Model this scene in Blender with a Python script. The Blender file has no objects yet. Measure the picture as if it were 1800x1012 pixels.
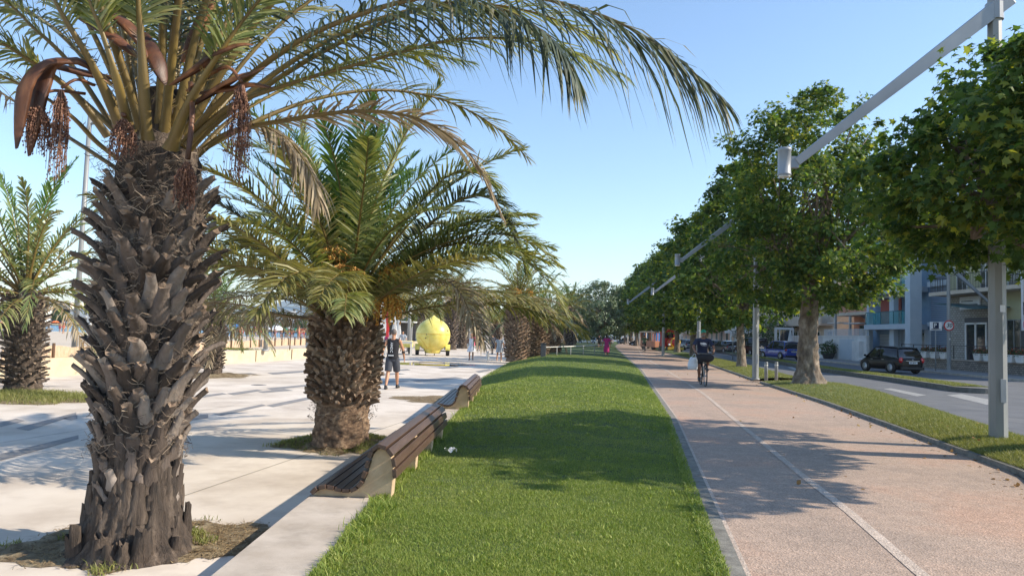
import bpy, math, random
import numpy as np
from mathutils import Vector, Matrix
PI = math.pi
sc = bpy.context.scene
col = sc.collection
# ---------------------------------------------------------------- camera
F, HX, HY, CAMZ = 1300.0, 900.0, 506.0, 1.45
PITCH, ROLL = math.radians(3.57), math.radians(1.8)
cd = bpy.data.cameras.new('camera'); cam = bpy.data.objects.new('camera', cd); col.objects.link(cam)
cd.sensor_width = 36; cd.lens = 26.0; cd.clip_start = 0.05; cd.clip_end = 12000
CM = Matrix.Rotation(PI/2 + PITCH, 3, 'X') @ Matrix.Rotation(ROLL, 3, 'Z')
cam.matrix_world = Matrix.Translation((0, 0, CAMZ)) @ CM.to_4x4()
sc.camera = cam
sc.render.resolution_x = 1024; sc.render.resolution_y = 575
# ---------------------------------------------------------------- light
SUN_EL, SUN_AZ = math.radians(34), math.radians(-6)      # azimuth measured from +X towards +Y
w = bpy.data.worlds.new('World'); sc.world = w; w.use_nodes = True
nt = w.node_tree; bg = nt.nodes['Background']
sky = nt.nodes.new('ShaderNodeTexSky'); sky.sky_type = 'NISHITA'; sky.sun_disc = False
sky.sun_elevation = SUN_EL; sky.sun_rotation = PI/2 - SUN_AZ
sky.air_density = 1.12; sky.dust_density = 0.1; sky.ozone_density = 3.2; sky.altitude = 0
nt.links.new(sky.outputs[0], bg.inputs[0]); bg.inputs[1].default_value = 0.15
sd = bpy.data.lights.new('sun', 'SUN'); sd.energy = 4.7; sd.angle = math.radians(0.55); sd.color = (1, .885, .72)
so = bpy.data.objects.new('sun', sd); col.objects.link(so)
sdir = Vector((math.cos(SUN_EL)*math.cos(SUN_AZ), math.cos(SUN_EL)*math.sin(SUN_AZ), math.sin(SUN_EL)))
so.rotation_euler = sdir.to_track_quat('Z', 'Y').to_euler()
so.location = (30, 0, 40)
sc.view_settings.view_transform = 'Standard'; sc.view_settings.look = 'None'
sc.view_settings.exposure = 0.70; sc.view_settings.gamma = 1
sc.render.engine = 'CYCLES'
try:
    sc.cycles.max_bounces = 7; sc.cycles.transparent_max_bounces = 8
except Exception: pass

# ---------------------------------------------------------------- ground survey helpers
def ray(px, py): return CM @ Vector(((px-HX)/F, -(py-HY)/F, -1))
def g(px, py, z=0.0):
    d = ray(px, py); t = (z-CAMZ)/d.z
    return Vector((d.x*t, d.y*t, z))
def at(px, py, Y):
    d = ray(px, py); t = Y/d.y
    return Vector((d.x*t, Y, CAMZ+d.z*t))
def interp(pts, y):
    "pts: list of (Y, X) sorted by Y -> X at y (linear, extrapolated)"
    ys = [p[0] for p in pts]
    if y <= ys[0]: a, b = pts[0], pts[1]
    elif y >= ys[-1]: a, b = pts[-2], pts[-1]
    else:
        i = next(i for i in range(len(ys)-1) if ys[i] <= y <= ys[i+1]); a, b = pts[i], pts[i+1]
    return a[1] + (b[1]-a[1])*(y-a[0])/(b[0]-a[0])

# ---------------------------------------------------------------- mesh builder
class MB:
    def __init__(s): s.v = []; s.f = []; s.n = 0
    def add(s, V, Fs, mi=0, smooth=False):
        V = np.asarray(V, dtype=np.float32).reshape(-1, 3)
        if isinstance(Fs, np.ndarray):
            if len(Fs): s.f.append((Fs+s.n, mi, smooth))
        else:
            by = {}
            for f in Fs: by.setdefault(len(f), []).append(f)
            for k, a in by.items(): s.f.append((np.array(a, dtype=np.int64)+s.n, mi, smooth))
        s.v.append(V); s.n += len(V); return s
    def box(s, c, d, mi=0, rot=0, M=None):
        x, y, z = [q/2 for q in d]
        V = np.array([(-x,-y,-z),(x,-y,-z),(x,y,-z),(-x,y,-z),(-x,-y,z),(x,-y,z),(x,y,z),(-x,y,z)], dtype=float)
        if rot: V = V @ np.array(Matrix.Rotation(rot, 3, 'Z')).T
        if M is not None: V = V @ np.array(M).T
        V += np.array(c)
        return s.add(V, [(0,3,2,1),(4,5,6,7),(0,1,5,4),(1,2,6,5),(2,3,7,6),(3,0,4,7)], mi)
    def tube(s, pts, rad, n=8, mi=0, cap=True, smooth=True, flat=1.0, up=None):
        P = [Vector(p) for p in pts]; k = len(P)
        if not hasattr(rad, '__len__'): rad = [rad]*k
        V = []; ref = Vector(up) if up is not None else None
        u = None
        for i in range(k):
            t = (P[min(i+1, k-1)]-P[max(i-1, 0)]).normalized()
            if u is None:
                a = ref if ref is not None else (Vector((0,0,1)) if abs(t.z) < .9 else Vector((0,1,0)))
                u = (a - t*a.dot(t)).normalized()
            else: u = (u - t*u.dot(t)).normalized()
            b = t.cross(u)
            for j in range(n):
                a = 2*PI*j/n + (PI/n if n == 4 else 0)
                V.append(P[i] + b*(math.cos(a)*rad[i]) + u*(math.sin(a)*rad[i]*flat))
        fs = [(i*n+j, i*n+(j+1) % n, (i+1)*n+(j+1) % n, (i+1)*n+j) for i in range(k-1) for j in range(n)]
        if cap: fs += [tuple(range(n))[::-1], tuple((k-1)*n+j for j in range(n))]
        return s.add([tuple(v) for v in V], fs, mi, smooth)
    def lathe(s, prof, n=16, c=(0,0,0), mi=0, smooth=True, sx=1, sy=1):
        k = len(prof); V = []
        for r, z in prof:
            for j in range(n):
                a = 2*PI*j/n; V.append((c[0]+r*math.cos(a)*sx, c[1]+r*math.sin(a)*sy, c[2]+z))
        fs = [(i*n+j, i*n+(j+1) % n, (i+1)*n+(j+1) % n, (i+1)*n+j) for i in range(k-1) for j in range(n)]
        fs += [tuple(range(n))[::-1], tuple((k-1)*n+j for j in range(n))]
        return s.add(V, fs, mi, smooth)
    def ball(s, c, r, n=10, mi=0, M=None):
        if not hasattr(r, '__len__'): r = (r, r, r)
        m = max(4, n*2//3); V = []; fs = []
        for i in range(m+1):
            a = PI*i/m - PI/2
            for j in range(n):
                b = 2*PI*j/n
                V.append((math.cos(a)*math.cos(b)*r[0], math.cos(a)*math.sin(b)*r[1], math.sin(a)*r[2]))
        V = np.array(V)
        if M is not None: V = V @ np.array(M).T
        V += np.array(c)
        fs = [(i*n+j, i*n+(j+1) % n, (i+1)*n+(j+1) % n, (i+1)*n+j) for i in range(m) for j in range(n)]
        return s.add(V, fs, mi, True)
    def prism(s, poly, z0, z1, mi=0, axis='z', c=(0,0,0)):
        "poly: 2-D outline; axis z: (x,y) extruded in z; axis y: (x,z) extruded along y; axis x: (y,z) along x"
        k = len(poly); V = []
        for z in (z0, z1):
            for a, b in poly:
                V.append({'z': (a, b, z), 'y': (a, z, b), 'x': (z, a, b)}[axis])
        V = np.array(V, dtype=float)+np.array(c)
        fs = [tuple(range(k))[::-1], tuple(range(k, 2*k))] + [(i, (i+1) % k, k+(i+1) % k, k+i) for i in range(k)]
        return s.add(V, fs, mi)
    def loft(s, secs, n=14, mi=0, smooth=True):
        "secs: (center, a, b) horizontal ellipses"
        V = []
        for c, a, b in secs:
            for j in range(n):
                t = 2*PI*j/n; V.append((c[0]+a*math.cos(t), c[1]+b*math.sin(t), c[2]))
        k = len(secs)
        fs = [(i*n+j, i*n+(j+1) % n, (i+1)*n+(j+1) % n, (i+1)*n+j) for i in range(k-1) for j in range(n)]
        fs += [tuple(range(n))[::-1], tuple((k-1)*n+j for j in range(n))]
        return s.add(V, fs, mi, smooth)
    def mesh(s, name, mats):
        me = bpy.data.meshes.new(name)
        V = np.concatenate(s.v) if s.v else np.zeros((0, 3), np.float32)
        me.vertices.add(len(V)); me.vertices.foreach_set('co', V.astype(np.float32).ravel())
        loops = []; tot = []; mi = []; sm = []
        for a, m, smo in s.f:
            loops.append(a.ravel()); tot.append(np.full(len(a), a.shape[1]))
            mi.append(np.full(len(a), m)); sm.append(np.full(len(a), smo))
        loops = np.concatenate(loops).astype(np.int32); tot = np.concatenate(tot).astype(np.int32)
        me.loops.add(len(loops)); me.loops.foreach_set('vertex_index', loops)
        me.polygons.add(len(tot))
        st = np.concatenate(([0], np.cumsum(tot)[:-1])).astype(np.int32)
        me.polygons.foreach_set('loop_start', st)
        try: me.polygons.foreach_set('loop_total', tot)
        except Exception: pass
        for m in (mats if isinstance(mats, (list, tuple)) else [mats]): me.materials.append(m)
        me.polygons.foreach_set('material_index', np.concatenate(mi).astype(np.int32))
        me.polygons.foreach_set('use_smooth', np.concatenate(sm).astype(bool))
        me.update(calc_edges=True); me.validate()
        return me

def obj(name, mb, mats, parent=None, loc=None, label=None, bevel=0, remesh=0, smooth=0):
    me = mb if isinstance(mb, bpy.types.Mesh) else mb.mesh(name, mats)
    o = bpy.data.objects.new(name, me); col.objects.link(o)
    if parent is not None: o.parent = parent
    if loc is not None: o.location = loc
    if label: o['label'] = label
    if remesh:
        m = o.modifiers.new('r', 'REMESH'); m.mode = 'VOXEL'; m.voxel_size = remesh; m.use_smooth_shade = True
        if smooth:
            m = o.modifiers.new('s', 'SMOOTH'); m.iterations = smooth; m.factor = .5
    if bevel:
        m = o.modifiers.new('b', 'BEVEL'); m.width = bevel; m.segments = 2; m.limit_method = 'ANGLE'; m.angle_limit = math.radians(40)
    return o
def tag(o, label, cat, group=None):
    o['label'] = label; o['category'] = cat
    if group: o['group'] = group
    return o
def thing(name, label, cat, loc=(0,0,0), rz=0, group=None):
    o = bpy.data.objects.new(name, None); col.objects.link(o); o.empty_display_size = .2
    o.location = loc; o.rotation_euler = (0, 0, rz)
    return tag(o, label, cat, group)
def struct(name, mb, mats, kind='structure', **k):
    o = obj(name, mb, mats, **k); o['kind'] = kind; return o
def stuff(name, mb, mats, label, cat, **k):
    o = obj(name, mb, mats, **k); o['kind'] = 'stuff'; o['label'] = label; o['category'] = cat; return o
def copy_tree(o, parent=None):
    c = o.copy(); col.objects.link(c)
    if parent is not None: c.parent = parent
    for ch in list(o.children): copy_tree(ch, c)
    return c
def dup(root, loc, rz=None, label=None, group=None, scale=None):
    c = copy_tree(root); c.location = loc
    if rz is not None: c.rotation_euler = (0, 0, rz)
    if label: c['label'] = label
    if group: c['group'] = group
    if scale: c.scale = (scale,)*3 if not hasattr(scale, '__len__') else scale
    return c

# ---------------------------------------------------------------- materials
MATS = {}
def newmat(name):
    m = bpy.data.materials.new(name); m.use_nodes = True
    nt = m.node_tree; b = nt.nodes['Principled BSDF']; return m, nt, b
def c4(c): return (c[0], c[1], c[2], 1)
def ramp(nt, cols, pos=None):
    r = nt.nodes.new('ShaderNodeValToRGB'); e = r.color_ramp.elements
    n = len(cols); pos = pos or [i/(n-1) for i in range(n)]
    while len(e) < n: e.new(.5)
    for i in range(n): e[i].position = pos[i]; e[i].color = c4(cols[i])
    return r
def pm(name, cols, scale=5, rough=.7, bump=0, bscale=None, detail=6, stretch=(1,1,1), metallic=0, pos=None,
       island=0, spec=.5, bdist=.01, coat=0, dirt=None, nrough=.55):
    "noise coloured procedural material; cols = list of colours"
    if name in MATS: return MATS[name]
    m, nt, b = newmat(name); MATS[name] = m
    L = nt.links.new
    tc = nt.nodes.new('ShaderNodeTexCoord'); mp = nt.nodes.new('ShaderNodeMapping'); mp.inputs['Scale'].default_value = stretch
    L(tc.outputs['Object'], mp.inputs[0])
    n1 = nt.nodes.new('ShaderNodeTexNoise'); n1.inputs['Scale'].default_value = scale; n1.inputs['Detail'].default_value = detail
    n1.inputs['Roughness'].default_value = nrough
    L(mp.outputs[0], n1.inputs['Vector'])
    fac = n1.outputs['Fac']
    if island:
        gi = nt.nodes.new('ShaderNodeNewGeometry'); mx = nt.nodes.new('ShaderNodeMix'); mx.data_type = 'FLOAT'
        mx.inputs[0].default_value = island; L(fac, mx.inputs[2]); L(gi.outputs['Random Per Island'], mx.inputs[3]); fac = mx.outputs[0]
    if len(cols) == 1: cols = [[q*.9 for q in cols[0]], [min(1, q*1.08) for q in cols[0]]]
    if pos is None:
        lo, hi = (.32, .68) if not island else (.1, .9)
        pos = [lo+(hi-lo)*i/(len(cols)-1) for i in range(len(cols))]
    r = ramp(nt, cols, pos); L(fac, r.inputs[0])
    out = r.outputs[0]
    if dirt:
        n3 = nt.nodes.new('ShaderNodeTexNoise'); n3.inputs['Scale'].default_value = dirt[1]; n3.inputs['Detail'].default_value = 7
        n3.inputs['Roughness'].default_value = .65
        L(tc.outputs['Object'], n3.inputs['Vector'])
        mr = nt.nodes.new('ShaderNodeMapRange'); mr.inputs[1].default_value = dirt[2]; mr.inputs[2].default_value = dirt[3]
        mr.inputs[3].default_value = 0; mr.inputs[4].default_value = dirt[4] if len(dirt) > 4 else .8
        L(n3.outputs['Fac'], mr.inputs[0])
        mx = nt.nodes.new('ShaderNodeMix'); mx.data_type = 'RGBA'; mx.inputs[7].default_value = c4(dirt[0])
        L(mr.outputs[0], mx.inputs[0]); L(out, mx.inputs[6]); out = mx.outputs[2]
    L(out, b.inputs['Base Color'])
    b.inputs['Roughness'].default_value = rough; b.inputs['Metallic'].default_value = metallic
    b.inputs['Specular IOR Level'].default_value = spec
    if coat: b.inputs['Coat Weight'].default_value = coat; b.inputs['Coat Roughness'].default_value = .05
    if bump:
        n2 = nt.nodes.new('ShaderNodeTexNoise'); n2.inputs['Scale'].default_value = bscale or scale*3; n2.inputs['Detail'].default_value = 6
        n2.inputs['Roughness'].default_value = .65
        L(mp.outputs[0], n2.inputs['Vector'])
        bp = nt.nodes.new('ShaderNodeBump'); bp.inputs['Strength'].default_value = bump; bp.inputs['Distance'].default_value = bdist
        L(n2.outputs['Fac'], bp.inputs['Height']); L(bp.outputs[0], b.inputs['Normal'])
    return m
def leafmat(name, cols, rough=.45, trans=.35, tcol=None, spec=.5, scale=.8):
    "leaves: random colour per leaf, mixed with slow noise, plus light passing through"
    m, nt, b = newmat(name); L = nt.links.new
    gi = nt.nodes.new('ShaderNodeNewGeometry'); tc = nt.nodes.new('ShaderNodeTexCoord')
    n1 = nt.nodes.new('ShaderNodeTexNoise'); n1.inputs['Scale'].default_value = scale; n1.inputs['Detail'].default_value = 3
    L(tc.outputs['Object'], n1.inputs['Vector'])
    mx = nt.nodes.new('ShaderNodeMix'); mx.data_type = 'FLOAT'; mx.inputs[0].default_value = .5
    L(gi.outputs['Random Per Island'], mx.inputs[2]); L(n1.outputs['Fac'], mx.inputs[3])
    r = ramp(nt, cols, [.12+.76*i/(len(cols)-1) for i in range(len(cols))]); L(mx.outputs[0], r.inputs[0])
    L(r.outputs[0], b.inputs['Base Color']); b.inputs['Roughness'].default_value = rough; b.inputs['Specular IOR Level'].default_value = spec
    t = nt.nodes.new('ShaderNodeBsdfTranslucent'); hs = nt.nodes.new('ShaderNodeMix'); hs.data_type = 'RGBA'; hs.blend_type = 'MULTIPLY'
    hs.inputs[0].default_value = 1; hs.inputs[7].default_value = c4(tcol or (1.6, 1.5, .6)); L(r.outputs[0], hs.inputs[6]); L(hs.outputs[2], t.inputs[0])
    ms = nt.nodes.new('ShaderNodeMixShader'); ms.inputs[0].default_value = trans
    L(b.outputs[0], ms.inputs[1]); L(t.outputs[0], ms.inputs[2]); L(ms.outputs[0], nt.nodes['Material Output'].inputs[0])
    MATS[name] = m; return m
def glassmat(name, colr, rough=.05, alpha=None, metallic=0):
    m, nt, b = newmat(name); b.inputs['Base Color'].default_value = c4(colr); b.inputs['Roughness'].default_value = rough
    b.inputs['Specular IOR Level'].default_value = .8; b.inputs['Metallic'].default_value = metallic
    if alpha is not None: b.inputs['Alpha'].default_value = alpha
    # slight waviness so that reflections break up
    n = nt.nodes.new('ShaderNodeTexNoise'); n.inputs['Scale'].default_value = 2
    tc = nt.nodes.new('ShaderNodeTexCoord'); nt.links.new(tc.outputs['Object'], n.inputs['Vector'])
    bp = nt.nodes.new('ShaderNodeBump'); bp.inputs['Strength'].default_value = .05; nt.links.new(n.outputs['Fac'], bp.inputs['Height'])
    nt.links.new(bp.outputs[0], b.inputs['Normal'])
    MATS[name] = m; return m
def M_(n): return MATS[n]
def paint(name, c, rough=.45, metallic=0, coat=0): return pm(name, [[q*.93 for q in c], [min(1, q*1.04) for q in c]], 3, rough, .05, 40, coat=coat, metallic=metallic)

def text_mesh(s, size, mat, depth=.004, font_shear=0):
    cu = bpy.data.curves.new('txt', 'FONT'); cu.body = s; cu.size = size; cu.align_x = 'CENTER'; cu.align_y = 'CENTER'
    cu.extrude = depth/2; cu.offset = size*.012; cu.shear = font_shear
    o = bpy.data.objects.new('txt', cu); col.objects.link(o)
    dg = bpy.context.evaluated_depsgraph_get(); dg.update()
    me = bpy.data.meshes.new_from_object(o.evaluated_get(dg)); me.materials.clear(); me.materials.append(mat)
    bpy.data.objects.remove(o); bpy.data.curves.remove(cu)
    return me
def text_part(name, s, size, mat, parent, loc, rot=(PI/2, 0, 0), depth=.004, shear=0):
    me = text_mesh(s, size, mat, depth, shear); me.name = name
    o = bpy.data.objects.new(name, me); col.objects.link(o); o.parent = parent; o.location = loc; o.rotation_euler = rot
    return o
def fit(nz, V, rng): return V
# ================================================================ MATERIALS
pm('pave', [(.52,.445,.365),(.63,.555,.47),(.70,.625,.54)], .7, .8, .25, 60, detail=9, dirt=((.36,.29,.23), .8, .46, .74, .8), bdist=.004)
pm('pave_dark', [(.20,.19,.185),(.27,.26,.25)], 6, .8, .2, 60)
pm('curb', [(.40,.34,.28),(.53,.465,.40)], 3, .85, .35, 70, detail=8, dirt=((.26,.22,.18), 2.5, .5, .75, .7), bdist=.005)
pm('kerb_dark', [(.12,.115,.10),(.24,.23,.20)], 9, .9, .6, 50, detail=8)
pm('kerb_road', [(.10,.10,.095),(.17,.165,.155)], 6, .9, .5, 40, detail=8)
pm('asphalt', [(.085,.09,.10),(.125,.13,.14)], 1.3, .85, .4, 90, detail=9, dirt=((.17,.165,.16), .6, .5, .75, .6))
pm('sidewalk', [(.20,.19,.18),(.27,.26,.25)], 2, .85, .2, 60)
pm('earth', [(.16,.12,.08),(.26,.21,.15)], 3, .95, .4, 30)
pm('mark', [(.20,.20,.20),(.34,.34,.33)], 12, .8, .2, 80)
pm('sand', [(.48,.40,.31),(.57,.49,.39)], 2, .95, .3, 20)
pm('sandwall', [(.48,.40,.27),(.56,.48,.35)], 2.5, .85, .15, 40, dirt=((.5,.42,.3), 3, .55, .8, .5))
pm('lawn_soil', [(.035,.06,.015),(.06,.095,.022),(.09,.12,.035)], 9, .95, .6, 60, detail=8, bdist=.03)
pm('dry_soil', [(.12,.08,.045),(.25,.19,.11),(.34,.28,.18)], 9, .95, .8, 50, detail=9, bdist=.03)
def aggregate(name, cols, base, lite):
    m, nt, b = newmat(name); MATS[name] = m; L = nt.links.new
    tc = nt.nodes.new('ShaderNodeTexCoord')
    n1 = nt.nodes.new('ShaderNodeTexNoise'); n1.inputs['Scale'].default_value = .55; n1.inputs['Detail'].default_value = 8; n1.inputs['Roughness'].default_value = .6
    L(tc.outputs['Object'], n1.inputs['Vector'])
    r = ramp(nt, cols, [.35+.3*i/(len(cols)-1) for i in range(len(cols))]); L(n1.outputs['Fac'], r.inputs[0])
    vo = nt.nodes.new('ShaderNodeTexVoronoi'); vo.inputs['Scale'].default_value = 75; L(tc.outputs['Object'], vo.inputs['Vector'])
    sep = nt.nodes.new('ShaderNodeSeparateColor'); L(vo.outputs['Color'], sep.inputs[0])
    r2 = ramp(nt, [(.66,.62,.58),(.95,.95,.95),(1.0,1.0,1.0),(1.38,1.34,1.3)], [0,.3,.8,1]); L(sep.outputs[0], r2.inputs[0])
    mx = nt.nodes.new('ShaderNodeMix'); mx.data_type = 'RGBA'; mx.blend_type = 'MULTIPLY'; mx.inputs[0].default_value = .9
    L(r.outputs[0], mx.inputs[6]); L(r2.outputs[0], mx.inputs[7])
    n3 = nt.nodes.new('ShaderNodeTexNoise'); n3.inputs['Scale'].default_value = 6; n3.inputs['Detail'].default_value = 8; L(tc.outputs['Object'], n3.inputs['Vector'])
    r3 = ramp(nt, [(.9,.9,.9),(1.08,1.08,1.08)], [.3,.7]); L(n3.outputs['Fac'], r3.inputs[0])
    m2 = nt.nodes.new('ShaderNodeMix'); m2.data_type = 'RGBA'; m2.blend_type = 'MULTIPLY'; m2.inputs[0].default_value = 1
    L(mx.outputs[2], m2.inputs[6]); L(r3.outputs[0], m2.inputs[7]); L(m2.outputs[2], b.inputs['Base Color'])
    b.inputs['Roughness'].default_value = .75
    bp = nt.nodes.new('ShaderNodeBump'); bp.inputs['Strength'].default_value = .6; bp.inputs['Distance'].default_value = .006
    L(vo.outputs['Distance'], bp.inputs['Height']); L(bp.outputs[0], b.inputs['Normal'])
aggregate('path', [(.42,.275,.20),(.39,.29,.225),(.32,.245,.195)], 0, 0)
aggregate('path_mark', [(.40,.325,.265),(.52,.43,.36)], 0, 0)
leafmat('grass', [(.07,.125,.02),(.16,.235,.035),(.285,.335,.065),(.46,.43,.17)], .6, .25, (1.3,1.35,.5), scale=.55)
leafmat('grass_dry', [(.10,.13,.03),(.22,.235,.065),(.38,.35,.16)], .6, .3, (1.3,1.3,.6), scale=2.5)
pm('grease', [(.3,.28,.26),(.4,.37,.34)], 3, .8, 0)
leafmat('fallen', [(.16,.08,.03),(.32,.18,.07),(.45,.33,.12)], .7, .2, (1,1,1), scale=4)
leafmat('straw', [(.10,.06,.03),(.26,.18,.09),(.42,.33,.19)], .7, .2, (1,1,1), scale=4)
leafmat('plane_leaf', [(.022,.054,.020),(.048,.098,.032),(.105,.16,.042),(.34,.33,.06)], .5, .42, (2.4,2.2,.8), spec=.2, scale=.5)
leafmat('olive_leaf', [(.07,.10,.05),(.14,.19,.10),(.25,.30,.18)], .5, .25, (1.2,1.3,.8), scale=.5)
leafmat('shrub_leaf', [(.02,.05,.015),(.05,.10,.02),(.10,.16,.05)], .5, .2, (1.2,1.3,.6), scale=1)
leafmat('palm_leaf', [(.055,.082,.03),(.125,.165,.055),(.24,.26,.10),(.45,.40,.21)], .42, .28, (1.7,1.6,.6), spec=.6, scale=.6)
leafmat('palm_bright', [(.04,.085,.018),(.08,.15,.025),(.17,.23,.05)], .38, .35, (1.6,1.6,.5), spec=.6, scale=.6)
leafmat('palm_dark', [(.03,.042,.038),(.05,.07,.05),(.09,.115,.07),(.30,.25,.17)], .5, .2, (1.4,1.4,.7), spec=.3, scale=.8)
leafmat('palm_dry', [(.13,.09,.05),(.30,.23,.14),(.48,.41,.29)], .6, .2, (1.1,1.05,.9), scale=1.5)
leafmat('palm_olive', [(.10,.12,.03),(.19,.19,.06),(.36,.31,.14)], .45, .3, (1.4,1.3,.6), scale=1.2)
pm('petiole', [(.05,.035,.018),(.15,.105,.035),(.32,.22,.045)], 3, .45, .15, 60, stretch=(1,1,.3), island=.4)
pm('petiole_dry', [(.18,.10,.05),(.36,.25,.13)], 4, .6, .2, 60)
pm('boot', [(.018,.013,.011),(.066,.048,.038),(.16,.125,.105),(.37,.32,.28)], 11, .8, 1.0, 26, detail=9, stretch=(1,1,.16), island=.55, bdist=.02, nrough=.7)
pm('boot2', [(.05,.03,.02),(.13,.08,.05),(.26,.18,.12),(.48,.38,.28)], 9, .8, .9, 40, detail=8, stretch=(1,1,.3), island=.55, bdist=.02)
pm('boot_cut', [(.10,.07,.05),(.24,.17,.12),(.42,.34,.26)], 22, .85, .8, 60, island=.4)
pm('bark1', [(.018,.014,.012),(.075,.055,.042),(.17,.13,.10)], 12, .9, 1.0, 22, detail=10, stretch=(1,1,.18), bdist=.04, nrough=.7)
pm('bark_fib', [(.06,.037,.025),(.19,.12,.075),(.36,.25,.16)], 14, .9, 1.0, 50, detail=9, stretch=(1,1,1.4), bdist=.03)
pm('fibre', [(.06,.04,.028),(.15,.11,.08),(.34,.27,.20)], 5, .8, 0, island=.8)
pm('plane_bark', [(.085,.06,.042),(.17,.13,.095),(.30,.25,.20)], 7, .85, .9, 14, detail=7, stretch=(1,1,.5), bdist=.04)
pm('spathe', [(.030,.012,.008),(.11,.042,.018),(.32,.14,.06)], 5, .5, .3, 30, stretch=(1,1,.4))
pm('fruit_dry', [(.06,.024,.016),(.17,.075,.045),(.30,.16,.10)], 9, .75, 0, island=.8)
pm('fruit_orange', [(.36,.13,.02),(.62,.30,.05),(.55,.42,.10)], 9, .6, 0, island=.8)
pm('bench_wood', [(.045,.026,.019),(.088,.052,.036),(.155,.095,.065)], 4, .42, .35, 30, detail=7, stretch=(8,.5,8), island=.3, bdist=.004)
pm('bench_conc', [(.46,.33,.20),(.56,.42,.27)], 8, .85, .3, 80, dirt=((.3,.24,.17), 5, .5, .8, .5))
pm('galv', [(.22,.23,.235),(.30,.31,.31)], 3, .5, .1, 80, metallic=.1, stretch=(1,1,.3))
pm('lamp_paint', [(.24,.27,.31),(.30,.33,.37)], 2, .4, 0)
pm('lemon', [(.66,.56,.11),(.80,.71,.21)], 3, .38, .2, 30, dirt=((.5,.42,.1), 2, .58, .8, .4), bdist=.01)
paint('black', (.02,.02,.022), .5); paint('rubber', (.025,.025,.025), .8); paint('darkgrey', (.08,.08,.085), .6)
paint('white', (.75,.75,.74), .5); paint('offwhite', (.62,.60,.56), .7); paint('red', (.55,.03,.03), .4); paint('orange', (.75,.16,.03), .5)
paint('blue', (.02,.05,.35), .35, coat=1); pm('carblack', [(.004,.004,.006),(.007,.007,.009)], 3, .28, 0, spec=.25); paint('cargrey', (.10,.105,.11), .3, coat=1)
paint('carwhite', (.7,.7,.7), .3, coat=1); paint('silver', (.35,.36,.38), .35, metallic=.7); paint('gold', (.65,.42,.06), .4)
paint('skyblue', (.03,.18,.5), .5); paint('navy', (.012,.018,.05), .8); paint('green', (.01,.22,.12), .7)
paint('magenta', (.42,.03,.16), .85); paint('pink', (.75,.15,.25), .8); paint('dress_white', (.72,.74,.80), .9); paint('dress_grey', (.38,.42,.47), .9)
paint('black_cloth', (.016,.016,.020), .9); paint('shorts_grey', (.055,.06,.075), .9); paint('hair_dark', (.02,.014,.010), .7); paint('hair_grey', (.12,.10,.09), .8)
pm('skin_tan', [(.42,.20,.11),(.50,.26,.15)], 12, .5, .05, 90); pm('skin_dark', [(.20,.09,.05),(.26,.12,.07)], 12, .5, .05, 90)
paint('tail_red', (.5,.01,.01), .2, coat=1); paint('plate', (.7,.7,.72), .4); paint('wood_post', (.10,.055,.03), .85); paint('teal_dark', (.02,.10,.12), .4)
paint('bag', (.62,.66,.70), .5)
pm('wall_yellow', [(.46,.45,.27),(.52,.50,.31)], 1.5, .85, .1, 60); pm('wall_blue', [(.48,.55,.61),(.55,.61,.66)], 1.5, .8, .05, 60)
pm('wall_red', [(.36,.085,.06),(.42,.11,.08)], 2, .85, .1, 60); pm('wall_terra', [(.52,.23,.14),(.60,.29,.19)], 2, .85, .1, 60)
pm('wall_cream', [(.58,.47,.36),(.66,.56,.45)], 2, .85, .1, 60); pm('wall_white', [(.62,.63,.63),(.74,.74,.73)], 2, .8, .05, 60)
pm('wall_pink', [(.66,.44,.33),(.74,.54,.43)], 2, .8, .05, 60); pm('wall_azure', [(.17,.27,.38),(.22,.33,.44)], 2, .8, .05, 60)
pm('roof', [(.34,.13,.07),(.50,.22,.12)], 9, .85, .3, 40)
pm('hill', [(.10,.15,.16),(.14,.19,.19)], .004, 1, 0); pm('hill_green', [(.10,.15,.10),(.16,.2,.13)], .02, 1, 0)
def shutter_mat(name, c, sc_=9):
    m, nt, b = newmat(name); MATS[name] = m; L = nt.links.new
    tc = nt.nodes.new('ShaderNodeTexCoord'); wv = nt.nodes.new('ShaderNodeTexWave'); wv.bands_direction = 'Z'; wv.inputs['Scale'].default_value = sc_
    L(tc.outputs['Object'], wv.inputs['Vector']); r = ramp(nt, [[q*.5 for q in c], c], [.1,.5]); L(wv.outputs['Fac'], r.inputs[0]); L(r.outputs[0], b.inputs['Base Color'])
    bp = nt.nodes.new('ShaderNodeBump'); bp.inputs['Strength'].default_value = .6; bp.inputs['Distance'].default_value = .02
    L(wv.outputs['Fac'], bp.inputs['Height']); L(bp.outputs[0], b.inputs['Normal'])
shutter_mat('shutter_blue', (.20,.27,.36), 2.2); shutter_mat('shutter_metal', (.42,.44,.44), 2.5)
def brick_mat(name, c1, c2, cm, s=3.2):
    m, nt, b = newmat(name); MATS[name] = m; L = nt.links.new
    tc = nt.nodes.new('ShaderNodeTexCoord'); mp = nt.nodes.new('ShaderNodeMapping'); mp.inputs['Rotation'].default_value = (PI/2, 0, 0)
    L(tc.outputs['Object'], mp.inputs[0]); br = nt.nodes.new('ShaderNodeTexBrick'); br.inputs['Scale'].default_value = s
    br.inputs['Color1'].default_value = c4(c1); br.inputs['Color2'].default_value = c4(c2); br.inputs['Mortar'].default_value = c4(cm)
    br.inputs['Mortar Size'].default_value = .03
    L(mp.outputs[0], br.inputs['Vector']); L(br.outputs[0], b.inputs['Base Color']); b.inputs['Roughness'].default_value = .9
    bp = nt.nodes.new('ShaderNodeBump'); bp.inputs['Strength'].default_value = .5; L(br.outputs[0], bp.inputs['Height']); L(bp.outputs[0], b.inputs['Normal'])
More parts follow.
